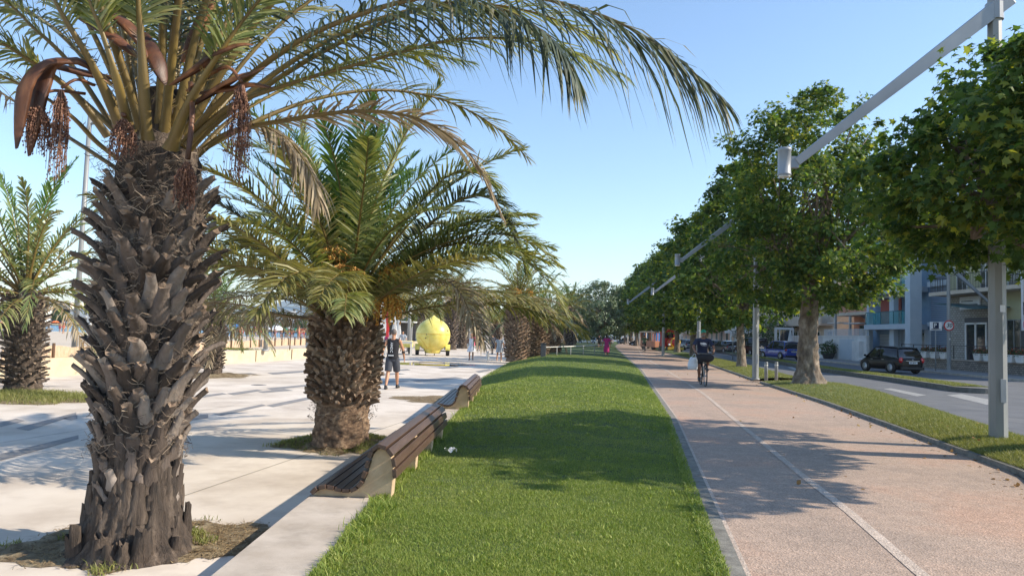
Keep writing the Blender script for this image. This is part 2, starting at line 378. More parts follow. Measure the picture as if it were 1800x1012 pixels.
brick_mat('stone', (.34,.32,.28), (.44,.42,.38), (.16,.15,.13), 1.6); brick_mat('stone_low', (.20,.18,.16), (.34,.30,.26), (.10,.09,.08), 2.2)
glassmat('glass', (.02,.03,.04), .04); glassmat('carglass', (.012,.014,.016), .03); glassmat('glass_teal', (.05,.42,.46), .06, .45)
glassmat('water', (.02,.03,.035), .02)
m, nt, b = newmat('sea'); MATS['sea'] = m
b.inputs['Base Color'].default_value = (.04,.16,.27,1); b.inputs['Roughness'].default_value = .25
n = nt.nodes.new('ShaderNodeTexNoise'); n.inputs['Scale'].default_value = .8; tc = nt.nodes.new('ShaderNodeTexCoord'); nt.links.new(tc.outputs['Object'], n.inputs['Vector'])
bp = nt.nodes.new('ShaderNodeBump'); bp.inputs['Strength'].default_value = .5; nt.links.new(n.outputs['Fac'], bp.inputs['Height']); nt.links.new(bp.outputs[0], b.inputs['Normal'])
# ================================================================ GROUND
rng = np.random.default_rng(7); random.seed(7)
def noise2(x, y, s=1.0, seed=0):
    x = np.asarray(x)*s+seed*7.3; y = np.asarray(y)*s-seed*3.1
    return (np.sin(x*1.3+np.sin(y*1.7))+np.sin(y*1.9+1.3*np.sin(x*.9+2))+np.sin((x+y)*2.7+1)*.5+np.sin((x-y)*4.3+np.sin(x*3))*.35)/2.85
PV = -.30                                             # promenade level
def poly(pp, z=0): return sorted([(p.y, p.x) for p in (g(a, b, z) for a, b in pp)])
lawn_L = [(2.5,-1.10),(4.3,-1.07),(6.3,-1.08),(14.1,-.85),(19,-.78),(23,-1.0),(28,-1.15),(36,-.7),(42.5,-.3),(60,.9),(100,4),(160,9),(260,20)]
line_L = poly([(1355,1100),(1310,1000),(1250,868),(1190,735),(1150,680),(1130,651),(1105,629),(1085,612)])+[(130,18.5),(170,25),(260,42)]
path_R = [(3,3.2)]+poly([(1800,838),(1660,787),(1560,750),(1450,710),(1332,672),(1291,657),(1251,643),(1200,628),(1150,615)])+[(130,25.5),(170,31),(260,48)]
verge_R = [(3,7.2),(8,7.6)]+poly([(1800,778),(1650,728),(1540,690),(1440,668)])
verge2_R = poly([(1345,652),(1323,646),(1254,630),(1216,622),(1150,609)])+[(170,34),(260,50)]
wall_L = [(-5,-15.5),(10,-15),(20.8,-14.4),(27,-13.6),(33,-13),(40.4,-11.9),(50,-11.5),(90,-11),(160,-9),(300,-2)]
LX = lambda y: interp(lawn_L, y); PL = lambda y: interp(line_L, y); PR = lambda y: interp(path_R, y)
VR = lambda y: interp(verge_R, y); V2R = lambda y: interp(verge2_R, y); WL = lambda y: interp(wall_L, y)
def ys(a, b, step0=.3, gr=1.04):
    o = [a]; s = step0
    while o[-1] < b: o.append(min(b, o[-1]+s)); s *= gr
    return o
def sheet(name, L, R, Y, z, nx, mat, kind='structure', side=None, mb=None):
    mb = mb or MB(); V = []; ny = len(Y)
    for y in Y:
        a, b = L(y), R(y)
        for i in range(nx+1):
            u = i/nx; x = a+(b-a)*u
            V.append((x, y, z(x, y, u) if callable(z) else z))
    fs = [(j*(nx+1)+i, j*(nx+1)+i+1, (j+1)*(nx+1)+i+1, (j+1)*(nx+1)+i) for j in range(ny-1) for i in range(nx)]
    mb.add(V, fs, 0, True)
    if name is None: return mb
    return struct(name, mb, mat, kind)
S = lambda v: (lambda y: v)
# ground out to the horizon (land side and far shore), sea and beach
mb = MB(); mb.add([(-13,-40,-.36),(7000,-40,-.36),(7000,300,-.36),(-2,300,-.36),(-10,160,-.36),(-12.5,90,-.36),(-13,50,-.36)], [tuple(range(7))])
mb.add([(-6000,330,-.30),(-2,300,-.36),(7000,300,-.36),(7000,7000,-.3),(-6000,7000,-.3)], [tuple(range(5))])
struct('ground', mb, M_('earth'))
mb = MB(); mb.add([(-6000,-40,-.75),(-3,-40,-.75),(-3,340,-.75),(-6000,340,-.75)], [(0,1,2,3)]); struct('sea', mb, M_('sea'))
def beach_z(x, y, u):
    return .22 - .011*max(0, y-45)*min(1, 1) - .006*max(0, -x-20) + .05*float(noise2(x, y, .5)) if y > 0 else .2
sheet('beach', lambda y: -90-y*.2, lambda y: WL(y)-.15, ys(-5, 150, 1.5, 1.03), lambda x, y, u: max(-.9, .22-.0075*max(0, y-50)-.004*max(0, -x-16)+.04*float(noise2(x, y, .6))), 60, M_('sand'))
# promenade
sheet('pavement', WL, lambda y: LX(y)-.02 if y < 20 else LX(y)+.5, ys(-3, 260, 1.5), PV, 6, M_('pave'))
# dark tile bands laid in the promenade
mb = MB()
def ptile(pp, z=PV+.004): 
    q = [g(a, b, z) for a, b in pp]; mb.add([tuple(p) for p in q], [tuple(range(len(q)))])
for A in [[(-60,812),(138,764),(138,771),(-60,826)], [(332,731),(366,727),(366,734),(332,739)], [(377,727),(460,710),(468,712),(389,730)],
          [(468,712),(543,697),(552,700),(480,715)], [(28,752),(134,724),(134,729),(50,756)], [(334,697),(391,690),(399,692),(345,700)],
          [(399,691),(452,684),(462,686),(411,694)], [(468,682),(543,675),(552,677),(478,685)], [(453,688),(500,683),(516,686),(462,690)],
          [(0,742),(28,735),(44,739),(0,750)], [(110,735),(136,729),(136,735),(125,738)],
          [(372,659),(440,655),(452,657),(380,662)], [(470,655),(545,650),(560,652),(480,658)],
          [(640,672),(690,668),(720,669),(660,675)], [(720,668),(800,662),(815,664),(735,671)], [(640,658),(700,655),(712,657),(650,661)],
          [(836,652),(860,648),(866,650),(842,655)], [(770,646),(800,643),(808,645),(778,648)], [(690,650),(716,648),(722,650),(696,652)]]:
    ptile(A)
struct('paving_bands', mb, M_('pave_dark'))
# expansion joints and two drain covers in the promenade
mb = MB(); u_ = (g(543,698,PV)-g(138,768,PV)).normalized(); n_ = Vector((-u_.y, u_.x, 0)); o_ = g(300,730,PV)
for k in range(-3, 12):
    c_ = o_+n_*(k*4.3); a_ = c_-u_*9; b_ = c_+u_*2.2; 
    if b_.x > -1.9: b_ = b_-u_*((b_.x+1.9)/u_.x)
    mb.add([tuple(a_+Vector((0,0,.003))-n_*.006), tuple(b_+Vector((0,0,.003))-n_*.006), tuple(b_+Vector((0,0,.003))+n_*.006), tuple(a_+Vector((0,0,.003))+n_*.006)], [(0,1,2,3)])
struct('paving_joints', mb, M_('kerb_dark'))
for q_ in ((455,676),):
    c_ = g(*q_, PV+.006); mb = MB(); mb.prism([(.22*math.cos(2*PI*i/28), .22*math.sin(2*PI*i/28)) for i in range(28)], 0, .004)
    for i in range(5): mb.box((0, -.12+.06*i, .006), (.3-.05*abs(i-2), .016, .003))
    struct('drain_cover', mb, M_('pave_dark'), loc=(c_.x, c_.y, PV+.002))
# concrete strip between promenade and lawn
mb = MB(); Y = ys(2.4, 19.4, .6, 1)
sheet(None, lambda y: LX(y)-.62, lambda y: LX(y)+.05, Y, lambda x, y, u: .012*float(noise2(x, y, 2))*0, 3, None, mb=mb)
V = []; 
for y in Y: V += [(LX(y)-.62, y, 0), (LX(y)-.60, y, PV-.02)]
mb.add(V, [(2*i, 2*i+1, 2*i+3, 2*i+2) for i in range(len(Y)-1)])
mb.add([(LX(19.4)-.62,19.4,0),(LX(19.4)+.05,19.4,0),(LX(19.4)+.05,19.4,PV),(LX(19.4)-.62,19.4,PV)], [(0,1,2,3)])
struct('concrete_strip', mb, M_('curb'))
# lawn, gently mounded
def sm(a, b, x): t = np.clip((x-a)/(b-a), 0, 1); return t*t*(3-2*t)
def lawn_z(x, y, u):
    h = .018+.21*sm(9, 22, y)*(1-.5*sm(60, 120, y))
    m = np.sin(np.pi*np.clip(u, 0, 1))**.6
    lo = .0+ (PV-.02)*sm(19.3, 23, y)*np.clip(1-u*3.2, 0, 1)
    return lo + h*m + .012*noise2(x, y, 3)
LR = lambda y: PL(y)-.16
sheet('lawn', LX, LR, ys(2.5, 255, .25, 1.02), lambda x, y, u: float(lawn_z(x, y, u)), 26, M_('lawn_soil'))
# dark edging stones, cycle path, its worn centre line and pale edge line
mb = MB(); Y = ys(2.5, 200, .5)
sheet(None, lambda y: PL(y)-.17, lambda y: PL(y)-.015, Y, .012, 2, None, mb=mb); struct('lawn_edging', mb, M_('kerb_dark'))
sheet('road', lambda y: PL(y)-.3, lambda y: 70+y*.4, ys(-6, 300, 1.5), -.05, 10, M_('asphalt'))
PRX = lambda y: PR(y)+.02
sheet('cycle_path', lambda y: PL(y)-.2, PRX, ys(-4, 255, .6, 1.03), 0, 4, M_('path'))
mb = MB(); Y = ys(-2, 200, .5, 1.03)
cl = poly([(1700,1077),(1620,1010),(1500,905),(1411,836),(1290,736),(1190,652)])
CX = lambda y: interp(cl, y) if y < 20 else interp([(20, interp(cl, 20)), (33, PL(33)+1.15), (60, PL(60)+1.3), (260, PL(260)+1.5)], y)
sheet(None, lambda y: CX(y)-.045, lambda y: CX(y)+.045, Y, .004, 1, None, mb=mb)
sheet(None, lambda y: PL(y)-.015, lambda y: PL(y)+.02, Y, .005, 1, None, mb=mb)
struct('path_line', mb, M_('path_mark'))
# verge with low kerb (two stretches with a gap at the bollards)
def vz(L, R):
    return lambda x, y, u: float(.02+.13*np.sin(np.pi*np.clip(u*.86+.07, 0, 1))**.7+.012*noise2(x, y, 3, 2))
def kerbline(name, fL, Y, w, z0, z1, mat, off=0):
    mb = MB(); V = []
    for y in Y:
        x = fL(y)+off; V += [(x, y, z0), (x+.008, y, z1), (x+w, y, z1), (x+w+.008, y, z0)]
    k = len(Y); fs = [(4*i+j, 4*i+j+1, 4*i+5+j, 4*i+4+j) for i in range(k-1) for j in range(3)]+[(0,1,2,3),(4*k-4,4*k-3,4*k-2,4*k-1)]
    mb.add(V, fs); return struct(name, mb, mat)
Y1 = ys(3, 26.3, .3, 1.01); Y2 = ys(27.6, 250, .5, 1.04)
sheet('grass_verge', lambda y: PR(y)+.1, VR, Y1, vz(0, 0), 14, M_('lawn_soil'))
sheet('far_grass_verge', lambda y: PR(y)+.1, V2R, Y2, vz(0, 0), 10, M_('lawn_soil'))
kerbline('verge_kerb', PR, Y1, .12, -.04, .065, M_('kerb_dark')); kerbline('far_verge_kerb', PR, Y2, .12, -.04, .065, M_('kerb_dark'))
kerbline('roadside_kerb', VR, Y1, .14, -.06, .06, M_('kerb_road'), -.08); kerbline('far_roadside_kerb', V2R, Y2, .14, -.06, .06, M_('kerb_road'), -.08)
# crossing slab in the gap
mb = MB(); mb.add([(PR(26.3),26.3,.006),(VR(26.3),26.3,.006),(V2R(27.6),27.6,.006),(PR(27.6),27.6,.006)], [(0,1,2,3)]); struct('verge_crossing', mb, M_('path'))
# median between the two carriageways
med_L = poly([(1661,686),(1560,670),(1440,653),(1337,634),(1300,627)], -.05)+[(95,26.5),(150,36),(260,54)]
ML = lambda y: interp(med_L, y)
Ym = ys(26, 240, .6, 1.04)
sheet('median_grass', lambda y: ML(y)+.1, lambda y: ML(y)+1.5, Ym, lambda x, y, u: .09+.06*math.sin(PI*u)+.01*float(noise2(x, y, 2)), 8, M_('lawn_soil'))
kerbline('median_kerb', ML, Ym, .16, -.06, .14, M_('kerb_road')); kerbline('median_back_kerb', ML, Ym, .16, -.06, .14, M_('kerb_road'), 1.45)
mb = MB(); c = (ML(26)+.8, 25.95)
mb.prism([(c[0]+.85*math.cos(a), c[1]-.85*abs(math.sin(a))*1.1) for a in np.linspace(PI, 2*PI, 12)], -.06, .125); struct('median_nose', mb, M_('kerb_road'))
# road markings
mb = MB()
for A in [[(1553,683),(1566,682),(1628,694),(1612,696)], [(1664,694),(1690,692),(1760,706),(1735,711)],
          [(1384,645),(1392,644),(1402,649),(1396,650)]]:
    q = [g(a, b, -.046) for a, b in A]; mb.add([tuple(p) for p in q], [(0,1,2,3)])
for k in range(14):
    y = 45+k*9; x = ML(y)-3.0; x2 = ML(y+3)-3.0
    mb.add([(x-.07,y,-.046),(x+.07,y,-.046),(x2+.07,y+3,-.046),(x2-.07,y+3,-.046)], [(0,1,2,3)])
struct('road_markings', mb, M_('mark'))
SX = lambda y: interp([(0,24),(45,24.8),(100,30.5),(160,40),(260,58)], y)
sheet('sidewalk', SX, lambda y: SX(y)+30, ys(-5, 240, 1.5), .06, 3, M_('sidewalk'))
kerbline('sidewalk_kerb', SX, ys(-5, 240, 1.5), .15, -.06, .064, M_('curb'), -.15)
# far hill
mb = MB(); n = 70; V = []
for j in range(5):
    for i in range(n):
        X = -2500+i*60; y = 4200+j*260
        V.append((X, y, (-.5 if j in (0,4) else 1)*max(0, (135*math.exp(-((X+1420)/150)**2)+70*math.exp(-((X+1150)/260)**2)+22*math.exp(-((X+1800)/500)**2)+8+8*math.sin(X*.02)))*(1 if j==2 else .55)))
mb.add(V, [(j*n+i, j*n+i+1, (j+1)*n+i+1, (j+1)*n+i) for j in range(4) for i in range(n-1)], 0, True)
struct('hill', mb, M_('hill'))
mb = MB(); n = 60; V = []
for j in range(3):
    for i in range(n):
        X = 0+i*30; V.append((X, 1500+j*100, (0 if j != 1 else 1)*(70*math.exp(-((X-330)/260)**2)+10*math.sin(X*.013)+16)))
mb.add(V, [(j*n+i, j*n+i+1, (j+1)*n+i+1, (j+1)*n+i) for j in range(2) for i in range(n-1)], 0, True); struct('distant_hill', mb, M_('hill_green'))

# ---------------------------------------------------------------- blades
def blades(P, h, w, lean=.5, seed=1, jit=.35, bend=True):
    r = np.random.default_rng(seed); n = len(P); a = r.uniform(0, 2*PI, n); t = r.uniform(0, 2*PI, n)
    H = h*(1+jit*r.normal(size=n)).clip(.35, 1.9); l = lean*H*r.uniform(.1, 1.2, n); W = w*r.uniform(.6, 1.3, n)
    sx, sy = np.cos(a)*W/2, np.sin(a)*W/2; z = np.zeros(n)
    tip = P+np.stack([np.cos(t)*l, np.sin(t)*l, H], 1)
    if not bend:
        V = np.stack([P-np.stack([sx, sy, z], 1), P+np.stack([sx, sy, z], 1), tip], 1).reshape(-1, 3)
        return V, np.arange(3*n).reshape(-1, 3)
    mid = P+np.stack([np.cos(t)*l*.3, np.sin(t)*l*.3, H*.6], 1); s = np.stack([sx, sy, z], 1)
    V = np.stack([P-s, P+s, mid-s*.8, mid+s*.8, tip], 1).reshape(-1, 3); b = np.arange(n)*5
    return V, b
def add_blades(mb, P, h, w, mi=0, **k):
    V, b = blades(np.asarray(P, dtype=float), h, w, **k)
    if b.ndim == 2: mb.add(V, b, mi); return
    n0 = mb.n; mb.add(V, np.stack([b, b+1, b+3, b+2], 1), mi)
    mb.f.append((np.stack([b+2, b+3, b+4], 1)+n0, mi, False))
# lawn blades: dense near the camera
r = np.random.default_rng(3)
def scatter(n, y0, y1, L, R, power, zf, over=0.0):
    u = r.uniform(0, 1, n); y = (y0**(1-power)+u*(y1**(1-power)-y0**(1-power)))**(1/(1-power))
    gy = np.linspace(y0, y1, 400); l = np.interp(y, gy, [L(q) for q in gy])-over; rr = np.interp(y, gy, [R(q) for q in gy])+over
    v = r.uniform(0, 1, n); x = l+(rr-l)*v
    return np.stack([x, y, zf(x, y, v)], 1)
mb = MB()
P = scatter(520000, 3.6, 19, LX, LR, 1.9, lawn_z, .03); dens = .7+.5*noise2(P[:,0], P[:,1], 1.6, 4); P = P[r.uniform(0, 1, len(P)) < dens+.3]
add_blades(mb, P, .0145, .0046, bend=False, lean=1.0)
P = scatter(150000, 10, 48, LX, LR, 1.5, lawn_z, .03); fade = sm(10, 19, P[:,1]); P = P[r.uniform(0, 1, len(P)) < fade]; add_blades(mb, P, .028, .013, bend=False, lean=.9)
yp = scatter(70000, 3.6, 30, LX, LR, 1.8, lawn_z, 0); yp = yp[noise2(yp[:,0], yp[:,1], 1.1, 9)+.5*noise2(yp[:,0], yp[:,1], 3.7, 2) > .62]; add_blades(mb, yp, .018, .005, 1, bend=False, lean=1.2)
wd = scatter(260, 4, 22, LX, LR, 1.6, lawn_z, 0); wd = np.repeat(wd, 14, 0)+np.concatenate([r.normal(0, .025, (len(wd)*14, 2)), np.zeros((len(wd)*14, 1))], 1); add_blades(mb, wd, .03, .009, 0, lean=1.0)
# ragged edges and taller tufts
Pl = scatter(9000, 4, 20, lambda y: LX(y)-.05, lambda y: LX(y)+.09, 1.6, lambda x, y, v: .01+0*x); add_blades(mb, Pl, .034, .006, lean=1.1)
Pl = scatter(9000, 4, 30, lambda y: PL(y)-.24, lambda y: PL(y)-.12, 1.6, lambda x, y, v: .015+0*x); add_blades(mb, Pl, .022, .006, lean=1.4)
tuf = scatter(60, 5, 19, lambda y: LX(y)-.02, lambda y: LX(y)+.12, 1.5, lambda x, y, v: .01+0*x)
Pt = np.repeat(tuf, 28, 0)+np.concatenate([r.normal(0, .045, (len(tuf)*28, 2)), np.zeros((len(tuf)*28, 1))], 1); add_blades(mb, Pt, .06, .007, lean=.9)
stuff('lawn_grass', mb, [M_('grass'), M_('grass_dry')], 'short mown green grass covering the lawn between the benches and the cycle path', 'grass')
mb = MB(); vzz = lambda x, y, u: .02+.13*np.sin(np.pi*np.clip(u*.86+.07, 0, 1))**.7
P = scatter(110000, 6.5, 26.2, lambda y: PR(y)+.1, VR, 1.9, vzz, .02); add_blades(mb, P, .04, .009, bend=False, lean=.9)
P = scatter(14000, 6.5, 26.2, lambda y: PR(y)+.08, lambda y: PR(y)+.2, 1.9, lambda x, y, u: .05+0*x); add_blades(mb, P, .05, .009, bend=False, lean=1.2)
P = scatter(40000, 27.7, 70, lambda y: PR(y)+.1, V2R, 1.7, vzz, .02); add_blades(mb, P, .05, .02, bend=False, lean=.9)
P = scatter(30000, 26, 75, lambda y: ML(y)+.12, lambda y: ML(y)+1.48, 1.7, lambda x, y, u: .09+.06*np.sin(np.pi*u)); add_blades(mb, P, .05, .02, bend=False, lean=.9)
stuff('verge_grass', mb, M_('grass_dry'), 'slightly yellowed short grass growing on the verges and median beside the road', 'grass')
# beds of dry soil round the palms
def bed(px, py, rx, ry, h, name, label, n=9000, green=.5, seed=0, blade=.06, z=PV):
    c = g(px, py, z); rr = np.random.default_rng(seed+50); mb = MB(); k = 40; rings = 9; V = []
    def R(a): return 1+.16*math.sin(2*a+seed)+.11*math.sin(5*a+seed*2)+.07*math.sin(9*a+1.3*seed)+.05*math.sin(17*a)
    V.append((c.x, c.y, z+h))
    for i in range(1, rings+1):
        for j in range(k):
            a = 2*PI*j/k; q = i/rings; V.append((c.x+rx*q*R(a)*math.cos(a), c.y+ry*q*R(a)*math.sin(a), z+.004+h*(1-q**2)**1.2+(.015*float(rr.normal()) if 1 < i < rings and h > .02 else 0)))
    fs = [(0, 1+j, 1+(j+1) % k) for j in range(k)]+[(1+(i-1)*k+j, 1+i*k+j, 1+i*k+(j+1) % k, 1+(i-1)*k+(j+1) % k) for i in range(1, rings) for j in range(k)]
    mb.add(V, fs, 0, True); struct(name, mb, M_('dry_soil'))
    a = rr.uniform(0, 2*PI, n); q = np.sqrt(rr.uniform(0, 1, n))*rr.uniform(.8, 1.12, n)
    Rr = np.array([R(t) for t in a]); P = np.stack([c.x+rx*q*Rr*np.cos(a), c.y+ry*q*Rr*np.sin(a), z+.004+h*np.clip(1-q**2, 0, 1)**1.2], 1)
    gm = MB(); keep = (noise2(P[:,0], P[:,1], 4, seed) > -green+.1) if green != 0 else np.zeros(n, bool)
    if keep.any(): add_blades(gm, P[keep], blade, .008, 0, lean=.9)
    P2 = P[rr.uniform(0, 1, n) < .45]; P2[:, 2] += .006; V2, b2 = blades(P2, .012, .012, lean=7, seed=seed, bend=False); gm.add(V2, b2, 1)
    stuff(name+'_litter', gm, [M_('grass_dry'), M_('straw')], label, 'litter'); return c
bed(235, 955, .78, .75, .05, 'soil_bed', 'straw coloured litter and weeds around the foot of the nearest palm', 9000, -.25, 1, .045)
bed(605, 783, .82, .92, .15, 'grassy_soil_bed', 'dry yellow green grass mound around the stout second palm', 12000, .25, 2, .045)
bed(785, 703, 1.35, 1.1, .02, 'leaf_litter_bed', 'patch of brown dry leaf litter left of the farther bench', 9000, 0, 3)
bed(40, 700, 1.9, 1.0, .08, 'left_soil_bed', 'green weeds and dry grass around the leaning palm at far left', 9000, 1.0, 4, .09)
bed(372, 660, 1.5, 1.4, .05, 'straw_soil_bed', 'dry straw patch under the slim palm by the beach wall', 5000, 0, 5)
bed(395, 950, .5, .5, .015, 'dark_soil_patch', 'scatter of dark crumbs and straw between palm and concrete strip', 3500, 0, 6)
# puddles by the lemon stall
mb = MB()
for (px, py, rx, ry) in [(725,640,2.2,.9), (770,637,1.6,.5), (800,641,1.1,.4), (700,637,1.2,.5)]:
    c = g(px, py, PV+.008); k = 28; V = [(c.x+rx*math.cos(2*PI*j/k)*(1+.15*math.sin(6*PI*j/k+px)), c.y+ry*math.sin(2*PI*j/k)*(1+.2*math.sin(10*PI*j/k)), PV+.008+.0004*px/100) for j in range(k)]
    mb.add(V, [tuple(range(k))])
struct('puddle', mb, M_('water'))
# crumpled paper on the lawn
c = g(792, 796, .04); pmb = MB(); V = []
for j in range(5):
    for i in range(9): V.append((c.x+(i-4)*.018, c.y+(j-2)*.028+.01*math.sin(i*1.4), .085+.02*math.sin(i*1.1+j)+.012*math.cos(j*2.1+i*.7)))
pmb.add(V, [(j*9+i, j*9+i+1, (j+1)*9+i+1, (j+1)*9+i) for j in range(4) for i in range(8)])
tag(obj('paper_scrap', pmb, M_('white')), 'crumpled white paper scrap lying on the shaded lawn', 'litter')
# ================================================================ PALMS
def curve_from(o, az, el, L, bend, n=26, power=1.5, twist=0):
    "rachis curve: starts at elevation el (deg), bends down by bend deg along its length"
    P = [Vector(o)]; ds = L/(n-1)
    for i in range(1, n):
        s = (i-.5)/(n-1); e = math.radians(el-bend*s**power); a = math.radians(az+twist*s)
        P.append(P[-1]+Vector((math.cos(e)*math.cos(a), math.cos(e)*math.sin(a), math.sin(e)))*ds)
    return P
def catmull(C, n=30):
    C = [Vector(c) for c in C]; C = [C[0]*2-C[1]]+C+[C[-1]*2-C[-2]]; out = []; k = len(C)-3
    for i in range(n):
        t = i/(n-1)*k; j = min(int(t), k-1); u = t-j; p0, p1, p2, p3 = C[j:j+4]
        out.append(.5*((2*p1)+(-p0+p2)*u+(2*p0-5*p1+4*p2-p3)*u*u+(-p0+3*p1-3*p2+p3)*u**3))
    return out
def frond_mesh(P, leaf=.45, nl=75, w=.022, r0=.03, r1=.004, start=.2, vee=25, droop=.25, seed=0, mats=('petiole', 'palm_leaf'), petw=2.2, ang=(62, 22), jit=1.0, spines=14, gap=0):
    rr = np.random.default_rng(seed); P = np.array([tuple(p) for p in P]); n = len(P)
    T = np.gradient(P, axis=0); T /= np.linalg.norm(T, axis=1)[:, None]
    up = np.array([0, 0, 1.0]); S_ = np.cross(T, up); ln = np.linalg.norm(S_, axis=1)
    h = (P[-1]-P[0]); h[2] = 0; fb = np.cross(h/(np.linalg.norm(h)+1e-6), up)
    S_ = np.where(ln[:, None] > .15, S_/np.maximum(ln, 1e-3)[:, None], fb); 
    for i in range(1, n):
        if S_[i] @ S_[i-1] < 0: S_[i] *= -1
    rot = rr.normal(0, .18); S_ = S_+rot*np.cross(S_, T); S_ /= np.linalg.norm(S_, axis=1)[:, None]
    N = np.cross(S_, T)
    mb = MB(); s = np.linspace(0, 1, n)
    rad = r1+(r0-r1)*(1-s)**1.1; wid = np.interp(s, [0, .06, .2, 1], [petw, petw*.75, 1.15, 1.0])
    V = []; m = 6
    for i in range(n):
        for j in range(m):
            a = 2*PI*j/m; V.append(P[i]+S_[i]*math.cos(a)*rad[i]*wid[i]+N[i]*math.sin(a)*rad[i]*.75)
    mb.add(V, [(i*m+j, i*m+(j+1) % m, (i+1)*m+(j+1) % m, (i+1)*m+j) for i in range(n-1) for j in range(m)], 0, True)
    def sample(q):
        f = q*(n-1); i = np.minimum(f.astype(int), n-2); u = (f-i)[:, None]
        L = lambda A: A[i]*(1-u)+A[i+1]*u
        return L(P), L(T), L(S_), L(N)
    def leafs(q, side, Lf, wf, mi, dr, A):
        p, t, sd_, nn = sample(q); k = len(q); v = np.radians(vee+rr.normal(0, 9*jit, k))[:, None]; a = np.radians(A+rr.normal(0, 6*jit, k))[:, None]
        d = t*np.cos(a)+(sd_*side[:, None]*np.cos(v)+nn*np.sin(v))*np.sin(a); d += rr.normal(0, .05*jit, (k, 3)); d /= np.linalg.norm(d, axis=1)[:, None]
        wv = np.cross(d, nn*.8+sd_*side[:, None]*.2+rr.normal(0, .25, (k, 3))); wv /= np.linalg.norm(wv, axis=1)[:, None]; wv *= (wf/2)[:, None]
        L = Lf[:, None]; g_ = np.array([0, 0, -1.0]); D = dr[:, None]
        p0 = p; p1 = p+d*L*.35+g_*D*L*.06; p2 = p+d*L*.72+g_*D*L*.32; p3 = p+d*L*.98+g_*D*L*.75
        V = np.stack([p0-wv*.6, p0+wv*.6, p1-wv, p1+wv, p2-wv*.75, p2+wv*.75, p3], 1).reshape(-1, 3); b = np.arange(k)*7
        n0 = mb.n; mb.add(V, np.concatenate([np.stack([b, b+1, b+3, b+2], 1), np.stack([b+2, b+3, b+5, b+4], 1)]), mi)
        mb.f.append((np.stack([b+4, b+5, b+6], 1)+n0, mi, False))
    q = np.sort(np.concatenate([np.linspace(start, .995, nl)]*2)); q = np.clip(q+rr.normal(0, .002, len(q)), 0, 1); side = np.tile([1., -1.], nl)
    if gap: keep = rr.uniform(0, 1, len(q)) > gap; q = q[keep]; side = side[keep]
    u = (q-start)/(1-start); prof = np.interp(u, [0, .12, .35, .7, .92, 1], [.45, .85, 1, .85, .5, .32])*rr.uniform(.85, 1.1, len(q))
    leafs(q, side, leaf*prof, np.full(len(q), w)*rr.uniform(.75, 1.15, len(q)), 1, droop*rr.uniform(.4, 1.6, len(q)), ang[0]+(ang[1]-ang[0])*u)
    if spines:
        q = rr.uniform(.07, start, spines*2); leafs(q, np.tile([1., -1.], spines), leaf*rr.uniform(.12, .35, spines*2), np.full(spines*2, w*.35), 0, np.zeros(spines*2), 50+0*q)
    return mb.mesh('frond', [M_(mats[0]), M_(mats[1])])
def boot_stub(mb, c, az, tilt, L, w, th, rr, cut=1, mi=0, curl=.35):
    "one cut leaf base: broad hugging foot, narrowing and bending outward"
    o = Vector((math.cos(az), math.sin(az), 0)); sd_ = Vector((-math.sin(az), math.cos(az), 0)); up = Vector((0, 0, 1))
    p = Vector(c); secs = []; K = 6
    for i in range(K):
        s = i/(K-1); e = math.radians(tilt)*(1-curl+curl*2*s*.8)
        if i: p = p+(up*math.cos(e)+o*math.sin(e))*L/(K-1)+sd_*L*rr.normal(0, .015)
        d = (up*math.cos(e)+o*math.sin(e)); nrm = (o*math.cos(e)-up*math.sin(e))
        ww = w*float(np.interp(s, [0, .35, .7, 1], [1.0, .75, .5, .46])); t = th*float(np.interp(s, [0, .3, 1], [.6, .85, .8]))
        secs.append((p.copy(), ww, t, nrm, d))
    V = []; prof = [(-.5, -.25), (-.28, .38), (0, .62), (.28, .38), (.5, -.25), (.2, -.45), (-.2, -.45)]; m = len(prof)
    for k, (q, ww, t, nrm, d) in enumerate(secs):
        for a, b in prof:
            j = rr.normal(0, .05, 2); v = q+sd_*(a+j[0])*ww+nrm*(b+j[1])*t
            if k == K-1: v += d*rr.uniform(-.12, .16)*w
            V.append(tuple(v))
    mb.add(V, [(i*m+j, i*m+(j+1) % m, (i+1)*m+(j+1) % m, (i+1)*m+j) for i in range(K-1) for j in range(m)], mi, True)
    a = secs[-1]; n0 = (K-1)*m; vs = [V[n0+j] for j in range(m)]; cc = np.mean(np.array(vs), 0)-np.array(a[4])*w*.12
    mb.add(vs+[tuple(cc)], [(j, (j+1) % m, m) for j in range(m)], cut)
def fruit_bunch(P, rr, spread=.06, n=420, drop=.55, mat='fruit_dry', stalk='spathe', berry=.006):
    mb = MB(); mb.tube(P, [.018]*len(P), 6, 1, flat=.6); e = Vector(P[-1]); strands = 64
    for i in range(strands):
        a = rr.uniform(0, 2*PI); q = rr.uniform(0, 1)**.6*spread; L = drop*rr.uniform(.45, 1.05); x, y = q*math.cos(a), q*math.sin(a)
        st = e+Vector((x*.3, y*.3, -.02)); pts = [st, st+Vector((x, y, -L*.45)), st+Vector((x*1.1+rr.normal(0, .012), y*1.1+rr.normal(0, .012), -L))]
        mb.tube(pts, [.0028, .0022, .0015], 3, 0, cap=False)
        for k in range(n//strands):
            t = rr.uniform(.12, 1); p = pts[0].lerp(pts[1], t*2) if t < .5 else pts[1].lerp(pts[2], t*2-1)
            p = p+Vector(rr.normal(0, .006, 3)); b = berry*rr.uniform(.7, 1.4)
            V = [p+Vector(v)*b for v in ((1,0,0),(-1,0,0),(0,1,0),(0,-1,0),(0,0,1.2),(0,0,-1.2))]
            mb.add([tuple(v) for v in V], [(0,2,4),(2,1,4),(1,3,4),(3,0,4),(2,0,5),(1,2,5),(3,1,5),(0,3,5)], 0)
    return mb, [M_(mat), M_(stalk)]
